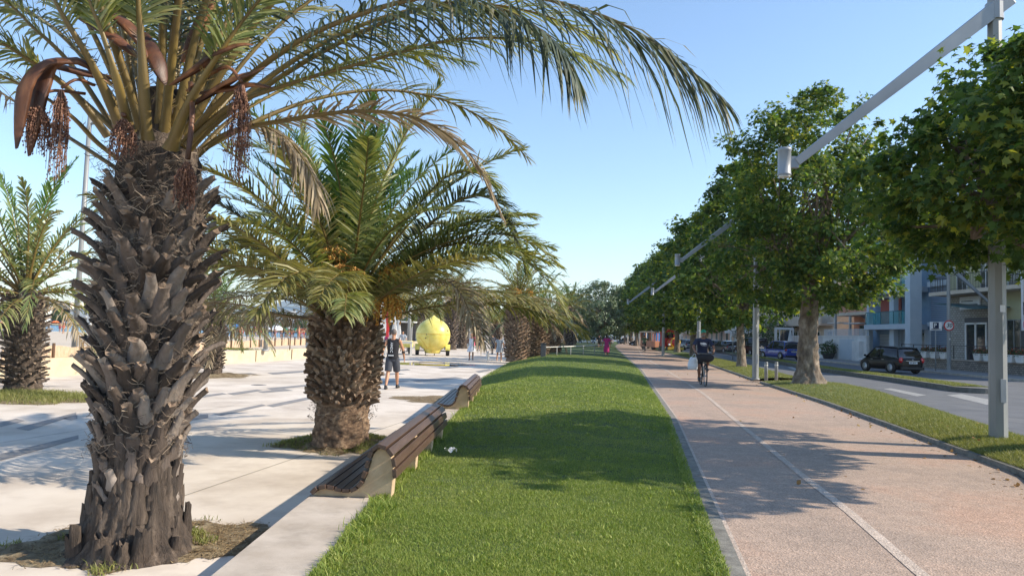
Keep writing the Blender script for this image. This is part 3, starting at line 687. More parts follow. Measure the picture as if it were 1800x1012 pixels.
def spathe(P, w, rr):
    "boat shaped woody bract along curve P"
    mb = MB(); P = [Vector(p) for p in P]; n = len(P); V = []; m = 7
    for i in range(n):
        t = (P[min(i+1, n-1)]-P[max(i-1, 0)]).normalized(); s = i/(n-1); b = t.cross(Vector((.2, -.5, 1))).normalized(); u = b.cross(t)
        ww = w*math.sin(PI*(s*.93+.06))**.7
        for j in range(m):
            a = PI*(j/(m-1)-.5)*1.5; V.append(P[i]+b*math.sin(a)*ww*.5+u*(math.cos(a))*ww*.22*(1-.5*s))
    mb.add([tuple(v) for v in V], [(i*m+j, i*m+j+1, (i+1)*m+j+1, (i+1)*m+j) for i in range(n-1) for j in range(m-1)], 0, True)
    V2 = [tuple(Vector(v)+Vector((.004, .006, .006))) for v in V]
    mb.add(V2, [(i*m+j, (i+1)*m+j, (i+1)*m+j+1, i*m+j+1) for i in range(n-1) for j in range(m-1)], 0, True)
    return mb
def tangle(mb, n, rad_fn, z0, z1, rr, mi, L=.22, w=.004, az=None):
    "loose dry fibres and strings lying between the leaf bases"
    for i in range(n):
        a = rr.uniform(0, 2*PI) if az is None else rr.uniform(*az); z = rr.uniform(z0, z1); R = rad_fn(z)+rr.uniform(.01, .09); l = L*rr.uniform(.4, 1.4); s = rr.choice([-1, 1])
        pts = []; aa = a; zz = z; q = R
        for k in range(5):
            pts.append(Vector((q*math.cos(aa), q*math.sin(aa), zz))); aa += s*l/5/R*rr.uniform(.3, 1.3); zz += rr.normal(0, .035); q += rr.normal(0, .018)
        W = w*rr.uniform(.6, 2)*Vector((0, 0, 1)); V = []
        for p in pts: V += [tuple(p-W), tuple(p+W)]
        mb.add(V, [(2*k, 2*k+1, 2*k+3, 2*k+2) for k in range(4)], mi)

# ------------------------------------------------ nearest palm
rr = np.random.default_rng(11)
c1 = g(234, 955, PV); c1.y = 5.8; c1.x = at(234, 950, 5.8).x
root1 = thing('palm_tree', 'nearest and largest palm with long jagged grey trunk and dry fruit stalks', 'palm tree', c1)
prof1 = [(0,.42),(.12,.36),(.5,.31),(.95,.285),(1.2,.29),(1.7,.325),(2.3,.34),(2.75,.32),(3.0,.30),(3.3,.20),(3.6,.12)]
lean1 = lambda z: Vector((.035*z/3, 0, 0))
R1 = lambda z: interp(prof1, z)
mb = MB(); nz, na = 120, 110; V = []
for i in range(nz+1):
    z = 3.6*i/nz
    for j in range(na):
        a = 2*PI*j/na; low = max(0, 1-z/1.25)
        crack = abs(math.sin(a*17+1.6*math.sin(z*5+a*3)+.8*math.sin(a*5)))**.35
        chunk = float(noise2(a*3.2, z*3.1, 1.2, 3)); fl = max(0, 1-z/.28)**2*(.05+.10*max(0, float(noise2(a*2, 1, 1.5, 5))))
        r_ = R1(z)+low*(.045*(crack-.8)+.032*chunk)+fl+rr.normal(0, .006)
        V.append((r_*math.cos(a)+lean1(z).x, r_*math.sin(a), z))
mb.add(V, [(i*na+j, i*na+(j+1) % na, (i+1)*na+(j+1) % na, (i+1)*na+j) for i in range(nz) for j in range(na)], 0, True)
# ragged plates of old bark on the lower trunk
for i in range(70):
    z = rr.uniform(0, .95); a = rr.uniform(0, 2*PI); R = R1(z)*.97; h = rr.uniform(.12, .38); ww = rr.uniform(.05, .13)
    boot_stub(mb, (R*math.cos(a), R*math.sin(a), z), a, rr.uniform(-4, 3), h*.8, ww*1.5, .045, rr, 0, 0, .2)
for i in range(9):
    a = -PI/2+rr.uniform(-1.6, 1.6); boot_stub(mb, (.41*math.cos(a), .41*math.sin(a), -.02), a, rr.uniform(-14, 6), rr.uniform(.16, .3), rr.uniform(.14, .24), .09, rr, 0, 0, .3)
N = 250; ga = PI*(3-math.sqrt(5))
for i in range(N):
    f = i/N; z = .45+2.42*f; a = i*ga+rr.normal(0, .05); R = R1(z)*.95
    tilt = float(np.interp(z, [.45, .8, 1.2, 2.2, 2.9], [3, 20, 38, 48, 40]))+rr.normal(0, 7); L = float(np.interp(z, [.45, .8, 1.2, 2.4, 2.9], [.15, .2, .28, .26, .20]))*rr.uniform(.6, 1.35)
    boot_stub(mb, (R*math.cos(a)+lean1(z).x, R*math.sin(a), z-.08), a, tilt, L, rr.uniform(.13, .20), rr.uniform(.035, .06), rr, 2, 1, .5)
tangle(mb, 2300, lambda z: R1(z)-.02, .75, 2.95, rr, 3, .22, .0016)
tangle(mb, 300, lambda z: R1(z)+.03, 2.6, 3.2, rr, 3, .30, .0018)
tr1 = obj('trunk', mb, [M_('bark1'), M_('boot'), M_('boot_cut'), M_('fibre')], root1)
O1 = Vector((.03, 0, 2.95))
def fr1(az, el, L, bend, seed, **k):
    a = math.radians(az); o = O1+Vector((.17*math.cos(a), .17*math.sin(a), .0+.25*(el/90))); 
    P = curve_from(o, az, el, L, bend, 30, k.pop('power', 1.6), k.pop('twist', 0))
    kw = dict(leaf=.42, nl=80, w=.019, r0=.034, start=.26, vee=22, droop=.35, seed=seed, petw=1.5, mats=('petiole', 'palm_leaf')); kw.update(k)
    obj('frond', frond_mesh(P, **kw), None, root1)
def fr1px(C, seed, dry=0, **k):
    P = catmull([at(*c)-c1 for c in C], 34); kw = dict(leaf=.42, nl=90, w=.019, r0=.03, start=.3, vee=15, droop=.5, seed=seed, petw=1.5, mats=('petiole', 'palm_leaf')); kw.update(k)
    return obj('frond', frond_mesh(P, **kw), None, root1)
# long fronds whose line can be followed in the photo
fr1px([(318,262,5.7),(380,185,5.4),(520,75,5.0),(700,5,4.5),(880,-12,4.1),(1050,25,3.8),(1170,88,3.65),(1268,172,3.55)], 1, leaf=.50, nl=105, w=.017, droop=.9, vee=0, mats=('petiole', 'palm_dark'), start=.26, ang=(58, 20))
fr1px([(325,270,5.75),(400,200,5.6),(560,95,5.4),(740,15,5.0),(860,10,4.7),(960,60,4.4),(1010,130,4.3)], 2, leaf=.5, nl=95, w=.023, droop=.9, vee=-4, mats=('petiole', 'palm_dark'))
fr1px([(335,282,5.9),(400,235,5.9),(500,212,5.7),(640,195,5.5),(750,215,5.4),(830,280,5.3),(880,375,5.2)], 3, leaf=.34, nl=90, w=.02, droop=.3, vee=10, ang=(42, 14), mats=('petiole', 'palm_dry'), start=.3)
fr1px([(330,285,6.1),(385,245,6.2),(450,222,6.2),(505,245,6.1),(545,300,6.0),(562,352,5.9)], 4, leaf=.34, nl=60, w=.02, droop=.8, vee=-5, ang=(45, 14), mats=('petiole', 'palm_dry'), start=.35)
fr1px([(330,255,5.6),(400,190,5.5),(500,150,5.4),(640,110,5.2),(800,70,5.0),(960,75,4.8),(1090,130,4.7)], 5, leaf=.45, nl=90, droop=.6, vee=10, mats=('petiole', 'palm_leaf'), start=.3)
fr1px([(215,285,5.7),(170,250,5.6),(120,200,5.4),(40,150,5.2),(-60,118,5.0),(-220,110,4.8)], 6, leaf=.4, nl=60, droop=.5, start=.5)
fr1px([(190,240,5.5),(130,165,5.3),(55,108,5.1),(-40,60,4.9),(-250,30,4.6)], 7, leaf=.4, nl=70, droop=.5, start=.45, r0=.036)
fr1px([(200,225,5.9),(130,120,5.8),(60,50,5.7),(-20,-10,5.6),(-250,-60,5.4)], 8, leaf=.42, nl=70, droop=.4, start=.4)
fr1px([(212,225,5.4),(165,120,5.1),(112,30,4.9),(60,-60,4.8),(-60,-220,4.6)], 9, leaf=.42, nl=70, droop=.3, start=.45, r0=.038)
fr1px([(228,232,5.3),(205,140,5.0),(180,60,4.9),(150,-20,4.8),(90,-220,4.7)], 10, leaf=.42, nl=70, droop=.3, start=.5, r0=.034)
fr1px([(258,245,5.3),(252,150,5.1),(247,60,5.0),(243,-30,4.9),(250,-300,4.7)], 11, leaf=.42, nl=60, droop=.3, start=.55, r0=.045, petw=1.3)
fr1px([(300,262,5.4),(328,190,5.2),(375,110,5.0),(440,20,4.9),(560,-120,4.6)], 12, leaf=.42, nl=60, droop=.3, start=.5, r0=.042, petw=1.6)
fr1px([(275,240,6.0),(280,150,6.1),(285,60,6.2),(300,-60,6.3),(330,-250,6.5)], 13, leaf=.42, nl=60, droop=.3, start=.4)
fr1px([(310,245,6.0),(360,150,6.1),(410,70,6.1),(470,-10,6.2),(600,-120,6.3)], 14, leaf=.42, nl=60, droop=.3, start=.35)
fr1px([(285,235,6.2),(310,130,6.4),(330,40,6.6),(350,-60,6.8),(420,-200,7.2)], 15, leaf=.42, nl=60, droop=.3, start=.35)
fr1px([(225,310,5.9),(165,270,5.9),(95,225,6.0),(20,175,6.0),(-60,130,6.0),(-200,110,6.0)], 16, leaf=.34, nl=50, droop=.6, start=.4, mats=('petiole', 'palm_dry'), gap=.3)
fr1px([(240,220,6.3),(215,110,6.5),(195,20,6.6),(170,-70,6.8),(100,-200,7)], 17, leaf=.42, nl=60, droop=.3, start=.35)
fr1px([(340,275,6.2),(420,200,6.5),(560,130,6.9),(700,90,7.2),(830,110,7.4)], 18, leaf=.4, nl=70, droop=.5, start=.3)
k = 0
for az, el, L, bend in [(20,66,3.8,85),(55,58,3.9,80),(80,70,3.8,70),(105,55,3.9,85),(140,66,3.8,80),(165,56,3.7,90),(200,70,3.6,75),(320,72,3.6,70),(345,62,3.9,90),(0,48,3.9,85),(35,40,3.8,80),(120,38,3.8,80),(185,44,3.7,80),(230,74,3.4,60),(290,78,3.4,60),(60,80,3.6,55),(20,80,3.6,60),(100,86,3.5,50),(180,80,3.5,60),(75,62,3.8,60),(130,60,3.8,60),(45,74,3.8,60),(340,80,3.4,60),(215,82,3.3,50),(150,82,3.6,55),(250,66,3.3,70),(300,64,3.3,75)]:
    fr1(az, el, L, bend, 100+k, mats=('petiole', ['palm_leaf', 'palm_olive', 'palm_dark'][k % 3])); k += 1
# woody spathes and hanging fruit stalks
for P in [[(190,160,5.25),(150,115,5.1),(110,108,5.0),(75,115,4.95),(45,150,4.9),(35,205,4.9),(28,262,4.9)], [(195,150,5.2),(140,108,5.1),(90,118,5.05),(70,160,5.0),(58,225,5.0),(50,275,5.0)],
          [(300,150,5.2),(340,125,5.1),(380,95,5.0),(420,80,5.0),(445,80,5.0)], [(330,190,5.3),(370,165,5.2),(410,140,5.1),(440,130,5.1),(465,118,5.1)],
          [(262,110,5.2),(235,60,5.1),(205,32,5.1),(170,20,5.1)], [(240,100,5.3),(190,60,5.3),(130,28,5.3)], [(320,110,5.6),(345,50,5.6),(370,0,5.6),(385,-40,5.6)],
          [(345,165,5.3),(400,158,5.2),(440,150,5.2),(478,155,5.2)], [(210,140,5.4),(150,130,5.3),(100,118,5.2),(60,118,5.2)], [(255,60,5.3),(275,110,5.2),(290,150,5.2)]]:
    obj('spathe', spathe(catmull([at(*c)-c1 for c in P], 14), .12, rr), M_('spathe'), root1)
for P, dr, sp in [([(165,150,5.2),(135,140,5.05),(108,155,5.0)], .62, .05), ([(150,165,5.2),(90,160,5.05),(70,180,5.0)], .34, .06), ([(330,160,5.3),(395,118,5.05),(425,145,5.0)], .72, .06),
                  ([(335,145,5.3),(338,200,5.1),(330,280,5.05)], .33, .06), ([(215,170,5.3),(215,185,5.2),(218,205,5.15)], .3, .07)]:
    m_, mt = fruit_bunch(catmull([at(*c)-c1 for c in P], 8), rr, sp, 900, dr); obj('fruit_stalk', m_, mt, root1)

# ------------------------------------------------ stout palm mesh (second and farther palms)
def stout_trunk(H, prof, nstub, z0, rr, size=.11, mats=('bark_fib', 'boot2', 'boot_cut', 'fibre')):
    mb = MB(); nz, na = 60, 64; V = []
    for i in range(nz+1):
        z = H*i/nz
        for j in range(na):
            a = 2*PI*j/na; r_ = interp(prof, z)+.03*float(noise2(a*5, z*9, 1.4, 6))+rr.normal(0, .008); V.append((r_*math.cos(a), r_*math.sin(a), z))
    mb.add(V, [(i*na+j, i*na+(j+1) % na, (i+1)*na+(j+1) % na, (i+1)*na+j) for i in range(nz) for j in range(na)], 0, True)
    for i in range(nstub):
        f = i/nstub; z = z0+(H-.15-z0)*f; a = i*ga+rr.normal(0, .04); R = interp(prof, z)*.97
        boot_stub(mb, (R*math.cos(a), R*math.sin(a), z-.04), a, 52+rr.normal(0, 8)+(1-f)*12, size*1.5*rr.uniform(.8, 1.25), size*rr.uniform(.85, 1.2), size*.55, rr, 2, 1, .35)
    tangle(mb, nstub*3, lambda z: interp(prof, z), z0*.6, H, rr, 3, .16, .0028)
    return mb.mesh('trunk', [M_(q) for q in mats])
rr = np.random.default_rng(21)
c2 = at(600, 760, 11.0); c2.z = PV+.06
root2 = thing('palm_tree', 'stout second palm with spreading green crown beside the nearer bench', 'palm tree', c2)
prof2 = [(0,.42),(.2,.39),(.55,.37),(.75,.395),(1.1,.43),(1.5,.43),(1.8,.39),(2.1,.30),(2.3,.2)]
obj('trunk', stout_trunk(2.15, prof2, 330, .62, rr), None, root2)
O2 = Vector((0, 0, 1.9))
def crown(root, O, seed, n, L, leaf, nl, w, r0, spread=1.0, mats=None, keep_low=True, dead=.15, part='frond', prefer=None, zmin=-9, fat=0, avoid=None):
    rr = np.random.default_rng(seed)
    for i in range(n):
        f = (i+.5)/n; az = (i*137.5+rr.normal(0, 6)) % 360; el = 84-f*78*spread; bend = 26+56*f**.6+rr.normal(0, 6)
        if el < 20: bend = 52+rr.normal(0, 8)
        a = math.radians(az); o = O+Vector((.2*math.cos(a)*f, .2*math.sin(a)*f, .12-.28*f)); l = L*rr.uniform(.88, 1.06)*(.82 if f < .12 else 1)
        dry = rr.uniform() < dead*(f > .55)*1.6 and not (fat and 200 < az < 350)
        mt = ('petiole', 'palm_bright' if f < .2 else ('palm_dry' if dry else ('palm_olive' if rr.uniform() < .25+.3*(f > .7) else 'palm_leaf')))
        el += rr.normal(0, 4); tw_ = rr.normal(0, 12); P = curve_from(o, az, el, l, bend, 20, 1.5, tw_)
        bad = False
        for _ in range(5):
            bad = bool(avoid and any(avoid(root.location+p) for p in P[8:]))
            if not (avoid and any(avoid(root.location+p) for p in P[8:])) and min(p.z for p in P) >= zmin-(.4 if 60 < az < 200 else 0)+(.2 if (az < 60 or az > 300) else 0)+(.3 if (fat and 200 < az < 340) else 0): break
            el += 3; bend -= 3; P = curve_from(o, az, el, l, bend, 20, 1.5, tw_)
        if bad: continue
        obj(part, frond_mesh(P, leaf=leaf, nl=nl, w=w, r0=r0, start=.14, vee=32-20*f, droop=.15+.35*f, seed=seed*100+i, mats=mt, ang=(66, 34) if fat else (58, 22)), None, root)
crown(root2, O2, 5, 58, 3.5, .50, 110, .027, .022, zmin=1.5, dead=.2, fat=1, avoid=lambda p: (lambda q: (630 < HX+F*q.x/-q.z < 870 and 540 < HY-F*q.y/-q.z))(CM.transposed() @ (p-Vector((0,0,CAMZ)))) )
def fr2px(C, seed, **k):
    P = catmull([at(*c)-c2 for c in C], 24); kw = dict(leaf=.44, nl=105, w=.027, r0=.022, start=.16, ang=(68, 34), vee=26, droop=.3, seed=seed, mats=('petiole', 'palm_leaf')); kw.update(k)
    obj('frond', frond_mesh(P, **kw), None, root2)
fr2px([(640,520,10.8),(760,440,10.4),(860,432,10.1),(950,480,9.9),(1000,560,9.8)], 300, mats=('petiole', 'palm_leaf'))
fr2px([(640,500,10.9),(720,380,10.7),(790,308,10.5),(850,310,10.4),(885,360,10.3)], 301, leaf=.5)
fr2px([(640,510,10.9),(740,410,10.5),(810,350,10.2),(870,355,10.0),(905,420,9.9)], 310, leaf=.5, mats=('petiole', 'palm_dark'))
fr2px([(600,500,11.0),(560,400,10.9),(520,310,10.8),(470,265,10.8),(410,255,10.8)], 311, leaf=.5)
fr2px([(610,490,11.0),(620,380,10.9),(632,280,10.8),(625,205,10.8)], 312, leaf=.5, mats=('petiole', 'palm_bright'))
fr2px([(620,490,11.2),(660,380,11.2),(700,270,11.2),(735,190,11.2)], 313, leaf=.5)
fr2px([(590,490,11.1),(560,380,11.1),(535,280,11.2),(525,190,11.2)], 314, leaf=.5)
fr2px([(640,520,10.7),(720,455,10.3),(830,415,10.0),(920,420,9.8),(985,470,9.7)], 315, leaf=.48)
fr2px([(650,520,10.9),(770,410,10.8),(840,385,10.8),(905,430,10.7),(925,480,10.7)], 302)
fr2px([(560,520,10.9),(470,440,10.7),(410,440,10.6),(370,470,10.5)], 303, mats=('petiole', 'palm_olive'))
fr2px([(560,510,11.0),(500,420,10.9),(430,385,10.8),(370,350,10.7)], 304, mats=('petiole', 'palm_dark'))
fr2px([(560,560,10.9),(500,555,10.6),(420,535,10.3),(340,535,10.1),(250,555,10.0)], 305, mats=('petiole_dry', 'palm_dry'), gap=.35, w=.014, droop=.9, vee=-20)
fr2px([(640,545,10.8),(740,500,10.4),(800,505,10.2),(830,560,10.0),(850,600,9.9)], 306, mats=('petiole', 'palm_dry'), droop=.6)
for P, dr in [([(600,500,10.7),(598,455,10.6),(590,430,10.55)], -.3), ([(650,505,10.7),(690,470,10.5),(700,458,10.5)], .4), ([(650,530,10.6),(670,505,10.4),(682,512,10.35)], .45), ([(615,500,10.6),(612,470,10.4),(608,462,10.3)], .3)]:
    m_, mt = fruit_bunch(catmull([at(*c)-c2 for c in P], 6), rr, .2, 1100, abs(dr), 'fruit_orange', 'petiole', .012); obj('fruit_bunch', m_, mt, root2)

# ------------------------------------------------ farther palms: shared crown pieces
def far_crown_mesh(seed, n, L, leaf, nl, w, mats_i=(1, 2, 3), spread=1.15):
    rr = np.random.default_rng(seed); big = MB(); sl = [M_('petiole'), M_('palm_leaf'), M_('palm_olive'), M_('palm_dry'), M_('palm_bright')]
    for i in range(n):
        f = (i+.5)/n; az = (i*137.5+rr.normal(0, 6)) % 360; el = 84-f*84*spread; bend = 30+66*f**.55+rr.normal(0, 6)
        if el < 15: bend = 62
        a = math.radians(az); P = curve_from((.12*math.cos(a), .12*math.sin(a), .1-.2*f), az, el+rr.normal(0, 5), L*rr.uniform(.85, 1.06), bend, 12, 1.5, rr.normal(0, 12))
        me = frond_mesh(P, leaf=leaf, nl=nl, w=w, r0=.03, start=.14, vee=28-18*f, droop=.25+.3*f, seed=seed*99+i, mats=('petiole', 'palm_leaf'), spines=0)
        nv = len(me.vertices); co = np.empty(nv*3, np.float32); me.vertices.foreach_get('co', co)
        u = rr.uniform(); lm = 4 if f < .15 else (3 if (f > .7 and u < .35) else (2 if u < .35 else 1)); off = big.n; big.v.append(co.reshape(-1, 3)); big.n += nv
        by = {}
        for p in me.polygons: by.setdefault((len(p.vertices), p.material_index), []).append(tuple(p.vertices))
        for (k_, mi), a_ in by.items(): big.f.append((np.array(a_)+off, 0 if mi == 0 else lm, False))
        bpy.data.meshes.remove(me)
    return big.mesh('crown', sl)
FC1 = far_crown_mesh(31, 44, 3.3, .46, 34, .045); FC2 = far_crown_mesh(32, 40, 3.6, .5, 30, .05, spread=1.0)
rr = np.random.default_rng(41)
TM_stout = stout_trunk(3.4, [(0,.62),(.3,.55),(1.0,.60),(2.2,.66),(3.0,.58),(3.4,.25)], 300, .2, rr, .15)
TM_slim = stout_trunk(3.0, [(0,.36),(.4,.30),(1.2,.30),(2.2,.34),(2.8,.30),(3.0,.15)], 170, .3, rr, .12, ('bark1', 'boot', 'boot_cut', 'fibre'))
def palm(label, px, py, Y, trunkmesh, th, crownmesh, cs, rz=0, tw=1.0, group='palms farther along the promenade', z=PV, fruit=False, lean=(0, 0), cz=None):
    c = at(px, py, Y); c.z = z
    base_h = 3.4 if trunkmesh is TM_stout else 3.0; s = th/base_h; cz = cs*1.02 if cz is None else cz
    t = thing('palm_tree', label, 'palm tree', c, rz, group)
    a = obj('trunk', trunkmesh, None, t); a.scale = (tw, tw, s); a.rotation_euler = (lean[0], lean[1], 0)
    b = obj('crown', crownmesh, None, t); R_ = Matrix.Rotation(lean[1], 3, 'Y') @ Matrix.Rotation(lean[0], 3, 'X'); b.location = R_ @ Vector((0, 0, th-.1)); b.scale = (cs, cs, cz)
    if fruit:
        r2 = np.random.default_rng(5)
        for k in range(4):
            a_ = k*1.7+4; m_, mt = fruit_bunch([(0,0,th-.1),(.35*math.cos(a_),.35*math.sin(a_),th+.5),(.6*math.cos(a_),.6*math.sin(a_),th+.55)], r2, .25, 500, .6, 'fruit_orange', 'petiole', .03)
            obj('fruit_bunch', m_, mt, t)
    return t
palm('leaning palm with full crown at the far left edge', 40, 692, 17.5, TM_slim, 2.45, FC1, .86, 1.0, 1.15, lean=(0, -.04), cz=1.14)
palm('slim pale trunked palm between the nearest palm and the beach wall', 374, 655, 26, TM_slim, 2.1, FC1, .75, 2.3, .9)
palm('tall thick palm at the left edge of the lawn with orange fruit', 908, 632, 45, TM_stout, 3.9, FC2, 1.0, .4, 1.05, z=-.2, fruit=True)
palm('thick palm half hidden right behind the tall fruiting palm', 942, 628, 49, TM_stout, 3.1, FC1, 1.02, 3.9, 1.15, z=-.2)
palm('third thick palm in the cluster next to the metal railing', 968, 622, 55, TM_stout, 2.6, FC2, .85, 5.4, 1.1, z=-.2)
palm('palm standing directly behind the yellow lemon stall', 792, 610, 75, TM_slim, 5.2, FC2, 1.15, .9, 1.7)
palm('palm just right of the lemon stall with drooping crown', 812, 606, 82, TM_slim, 4.6, FC1, 1.25, 2.9, 1.7)
palm('small palm behind the woman in grey', 872, 604, 86, TM_slim, 2.9, FC2, 1.0, 4.4, 1.6)
palm('distant palm behind the flags left of the lemon stall', 742, 606, 95, TM_slim, 4.2, FC1, 1.3, 1.9, 1.6)
palm('distant palm at the end of the promenade behind the woman in white', 838, 602, 105, TM_slim, 4.2, FC2, 1.2, 5.9, 1.6)
palm('far palm rising behind the thick palm cluster', 1000, 606, 90, TM_slim, 5.0, FC1, 1.15, 3.3, 1.7, z=-.1)
# ================================================================ BROADLEAF TREES
LOBE = np.array([(0,0),(.10,.10),(.42,.02),(.24,.30),(.50,.52),(.20,.56),(0,1.0),(-.20,.56),(-.50,.52),(-.24,.30),(-.42,.02),(-.10,.10)])
OVAL = np.array([(0,0),(.28,.28),(.34,.6),(0,1.0),(-.34,.6),(-.28,.28)])
def leaf_cloud(P, out, size, rr, shape=LOBE, hang=.5, mi=0, mb=None):
    n = len(P); k = len(shape)
    nrm = out*.55+np.array([0, 0, .75])+rr.normal(0, .55, (n, 3)); nrm /= np.linalg.norm(nrm, axis=1)[:, None]
    ax = out*.6+np.array([0, 0, -hang])+rr.normal(0, .6, (n, 3)); ax -= nrm*np.sum(ax*nrm, 1)[:, None]; ax /= np.linalg.norm(ax, axis=1)[:, None]
    sx = np.cross(nrm, ax); s = size*rr.uniform(.6, 1.25, n)
    X = shape[:, 0][None, :, None]; Yy = shape[:, 1][None, :, None]; Z = -(np.abs(shape[:, 0])*.45+(shape[:, 1]-.4)**2*.35)[None, :, None]
    V = P[:, None, :]+s[:, None, None]*(sx[:, None, :]*X+ax[:, None, :]*Yy+nrm[:, None, :]*Z)
    mb = mb or MB(); mb.add(V.reshape(-1, 3), np.arange(n*k).reshape(n, k), mi); return mb
def crown_points(rr, prof, nclump, per, cr, zs=1.0, inner=.3, lobes=None, ecc=(1, 1)):
    z0, z1 = prof[0][0], prof[-1][0]; zz = np.linspace(z0, z1, 60); Rz = np.array([interp(prof, z) for z in zz]); w_ = Rz+.15; w_ /= w_.sum()
    C = []; ph = rr.uniform(0, 6, 6)
    while len(C) < nclump:
        z = rr.choice(zz, p=w_)+rr.normal(0, .05); a = rr.uniform(0, 2*PI); R = interp(prof, min(max(z, z0), z1))
        R *= 1+.16*math.sin(2*a+ph[0]+z)+.14*math.sin(3*a+ph[1]-z*1.4)+.08*math.sin(5*a+ph[2]+z*2.1)+.1*math.sin(z*3.1+ph[3])
        q = rr.uniform(.0, 1)**.5 if rr.uniform() < inner else rr.uniform(.78, 1.1)
        C.append((R*q*math.cos(a)*ecc[0], R*q*math.sin(a)*ecc[1], z))
    C = np.array(C); rad = cr*rr.uniform(.5, 1.4, len(C))
    zc_ = (z0+z1)/2; ou = rr.uniform(0, 1, len(C)) < .13; ex = rr.uniform(1.08, 1.32, len(C))
    C[ou, :2] *= ex[ou, None]; C[ou, 2] = np.minimum(zc_+(C[ou, 2]-zc_)*(1+(ex[ou]-1)*.4), z1-.1); rad[ou] *= .5; k = (per*rr.uniform(.6, 1.4, len(C))).astype(int)
    idx = np.repeat(np.arange(len(C)), k); n = len(idx); d = rr.normal(0, 1, (n, 3)); d /= np.linalg.norm(d, axis=1)[:, None]
    P = C[idx]+d*(rad[idx]*rr.uniform(.25, 1, n)**.6)[:, None]*np.array([1, 1, .8]); zc = (z0+z1)/2
    o = P-np.array([0, 0, zc]); o[:, 2] *= .5; o /= np.linalg.norm(o, axis=1)[:, None]; o = o*.6+d*.6
    return C, P, o
def trunk_mesh(rr, H, r0, r1, C, flare=1.5, limbs=16, bend=.15, knob=.0, n=40):
    mb = MB(); ph = rr.uniform(0, 6, 4); K = 70; V = []; cen = []
    for i in range(K):
        s = i/(K-1); z = H*s; x = bend*math.sin(s*2.2+ph[0])*s; y = bend*math.sin(s*2.6+ph[1])*s; cen.append((x, y, z))
        r_ = (r0+(r1-r0)*s)*(1+(flare-1)*math.exp(-z/.35))
        for j in range(n):
            a = 2*PI*j/n; q = r_*(1+.06*math.sin(3*a+ph[2]+z)+knob*float(noise2(a*2.2, z*2.6, 1.3, 3))+knob*.55*float(noise2(a*5.5, z*7.5, 1.3, 8))+knob*.25*float(noise2(a*13, z*17, 1, 5))+rr.normal(0, .012)); V.append((x+q*math.cos(a), y+q*math.sin(a), z))
    mb.add(V, [(i*n+j, i*n+(j+1) % n, (i+1)*n+(j+1) % n, (i+1)*n+j) for i in range(K-1) for j in range(n)], 0, True)
    top = Vector(cen[-1]); sel = rr.choice(len(C), min(limbs*5, len(C)), replace=False)
    for t_, i in enumerate(sel):
        e = Vector(C[i]); b = Vector(cen[-1-(t_ % 5)]) if t_ < limbs else top.lerp(e, .35)+Vector((0, 0, .2))
        if t_ >= limbs: b = Vector(cen[-1]).lerp(Vector(C[sel[t_ % limbs]]), .5)
        m_ = b.lerp(e, .45)+Vector((0, 0, .25)); R = r1*(.42 if t_ < limbs else .16)
        mb.tube([b, m_, e], [R, R*.6, R*.18], 6)
    return mb.mesh('trunk', M_('plane_bark'))
def make_tree(seed, prof, nclump, per, cr, leaf, shape, H, r0, r1, mat='plane_leaf', **k):
    rr = np.random.default_rng(seed); C, P, o = crown_points(rr, prof, nclump, per, cr, inner=k.pop('inner', .3), ecc=k.pop('ecc', (1, 1))); hang = k.pop('hang', .5)
    cm = leaf_cloud(P, o, leaf, rr, shape, hang).mesh('crown', M_(mat)); tm = trunk_mesh(rr, H, r0, r1, C, **k); return cm, tm
profA = [(2.75,1.1),(3.1,1.7),(3.6,2.0),(4.1,1.85),(4.6,1.35),(5.1,.8),(5.6,.3)]
profB = [(2.7,1.5),(3.3,2.2),(4.4,2.5),(6.2,2.55),(7.5,2.15),(8.7,1.4),(9.6,.4)]
TA = make_tree(61, profA, 330, 84, .38, .13, LOBE, 2.7, .22, .16, flare=1.3, ecc=(1.0, 1.5), inner=.35, knob=.04)
TB = make_tree(62, profB, 560, 64, .44, .15, LOBE, 3.3, .32, .24, flare=1.8, knob=.16, bend=.10)
TC = make_tree(63, [(2.6,1.6),(3.2,2.8),(4.8,3.3),(6.6,3.1),(8.6,2.3),(10.2,1.3),(11.2,.3)], 300, 58, .55, .25, OVAL, 3.2, .22, .16, flare=1.3)
TD = make_tree(64, [(2.5,1.6),(3.2,3.0),(5.0,3.5),(7.0,3.1),(8.8,2.1),(10.4,1.1),(11.0,.3)], 300, 58, .58, .25, OVAL, 3.2, .24, .17, flare=1.3)
def ptree(label, px, py, Y, T, s=1, rz=0, z=.1, sz=None, name='plane_tree', group='plane trees along the verge', X=None):
    c = at(px, py, Y); c.z = z
    if X is not None: c.x = X
    t = thing(name, label, 'tree', c, rz, group); t.scale = (s, s, sz or s)
    obj('trunk', T[1], None, t); obj('crown', T[0], None, t); return t
ptree('nearest plane tree at the right edge, crown reaching over the lamp post', 1856, 790, 9.9, TA, 1.0, 0)
ptree('plane tree with thick knobbly trunk right of the two bollards', 1420, 672, 24.5, TB, 1.02, 2.1)
ptree('plane tree with slim leaning trunk just left of the second lamp post', 1303, 640, 38, TC, 1.0, 1.0, sz=.95)
ptree('plane tree rising straight behind the cyclist', 1239, 627, 52, TD, 1.02, 2.0, sz=.93)
ptree('plane tree with thin trunk left of the cyclist shoulder', 1218, 622, 62, TC, 1.15, 3.2, sz=1)
ptree('plane tree whose trunk stands right of the red tourist train', 1190, 615, 76, TD, 1.2, 4.4, sz=1.02)
ptree('plane tree whose trunk stands left of the red tourist train', 1162, 611, 90, TC, 1.3, 5.5, sz=1.05)
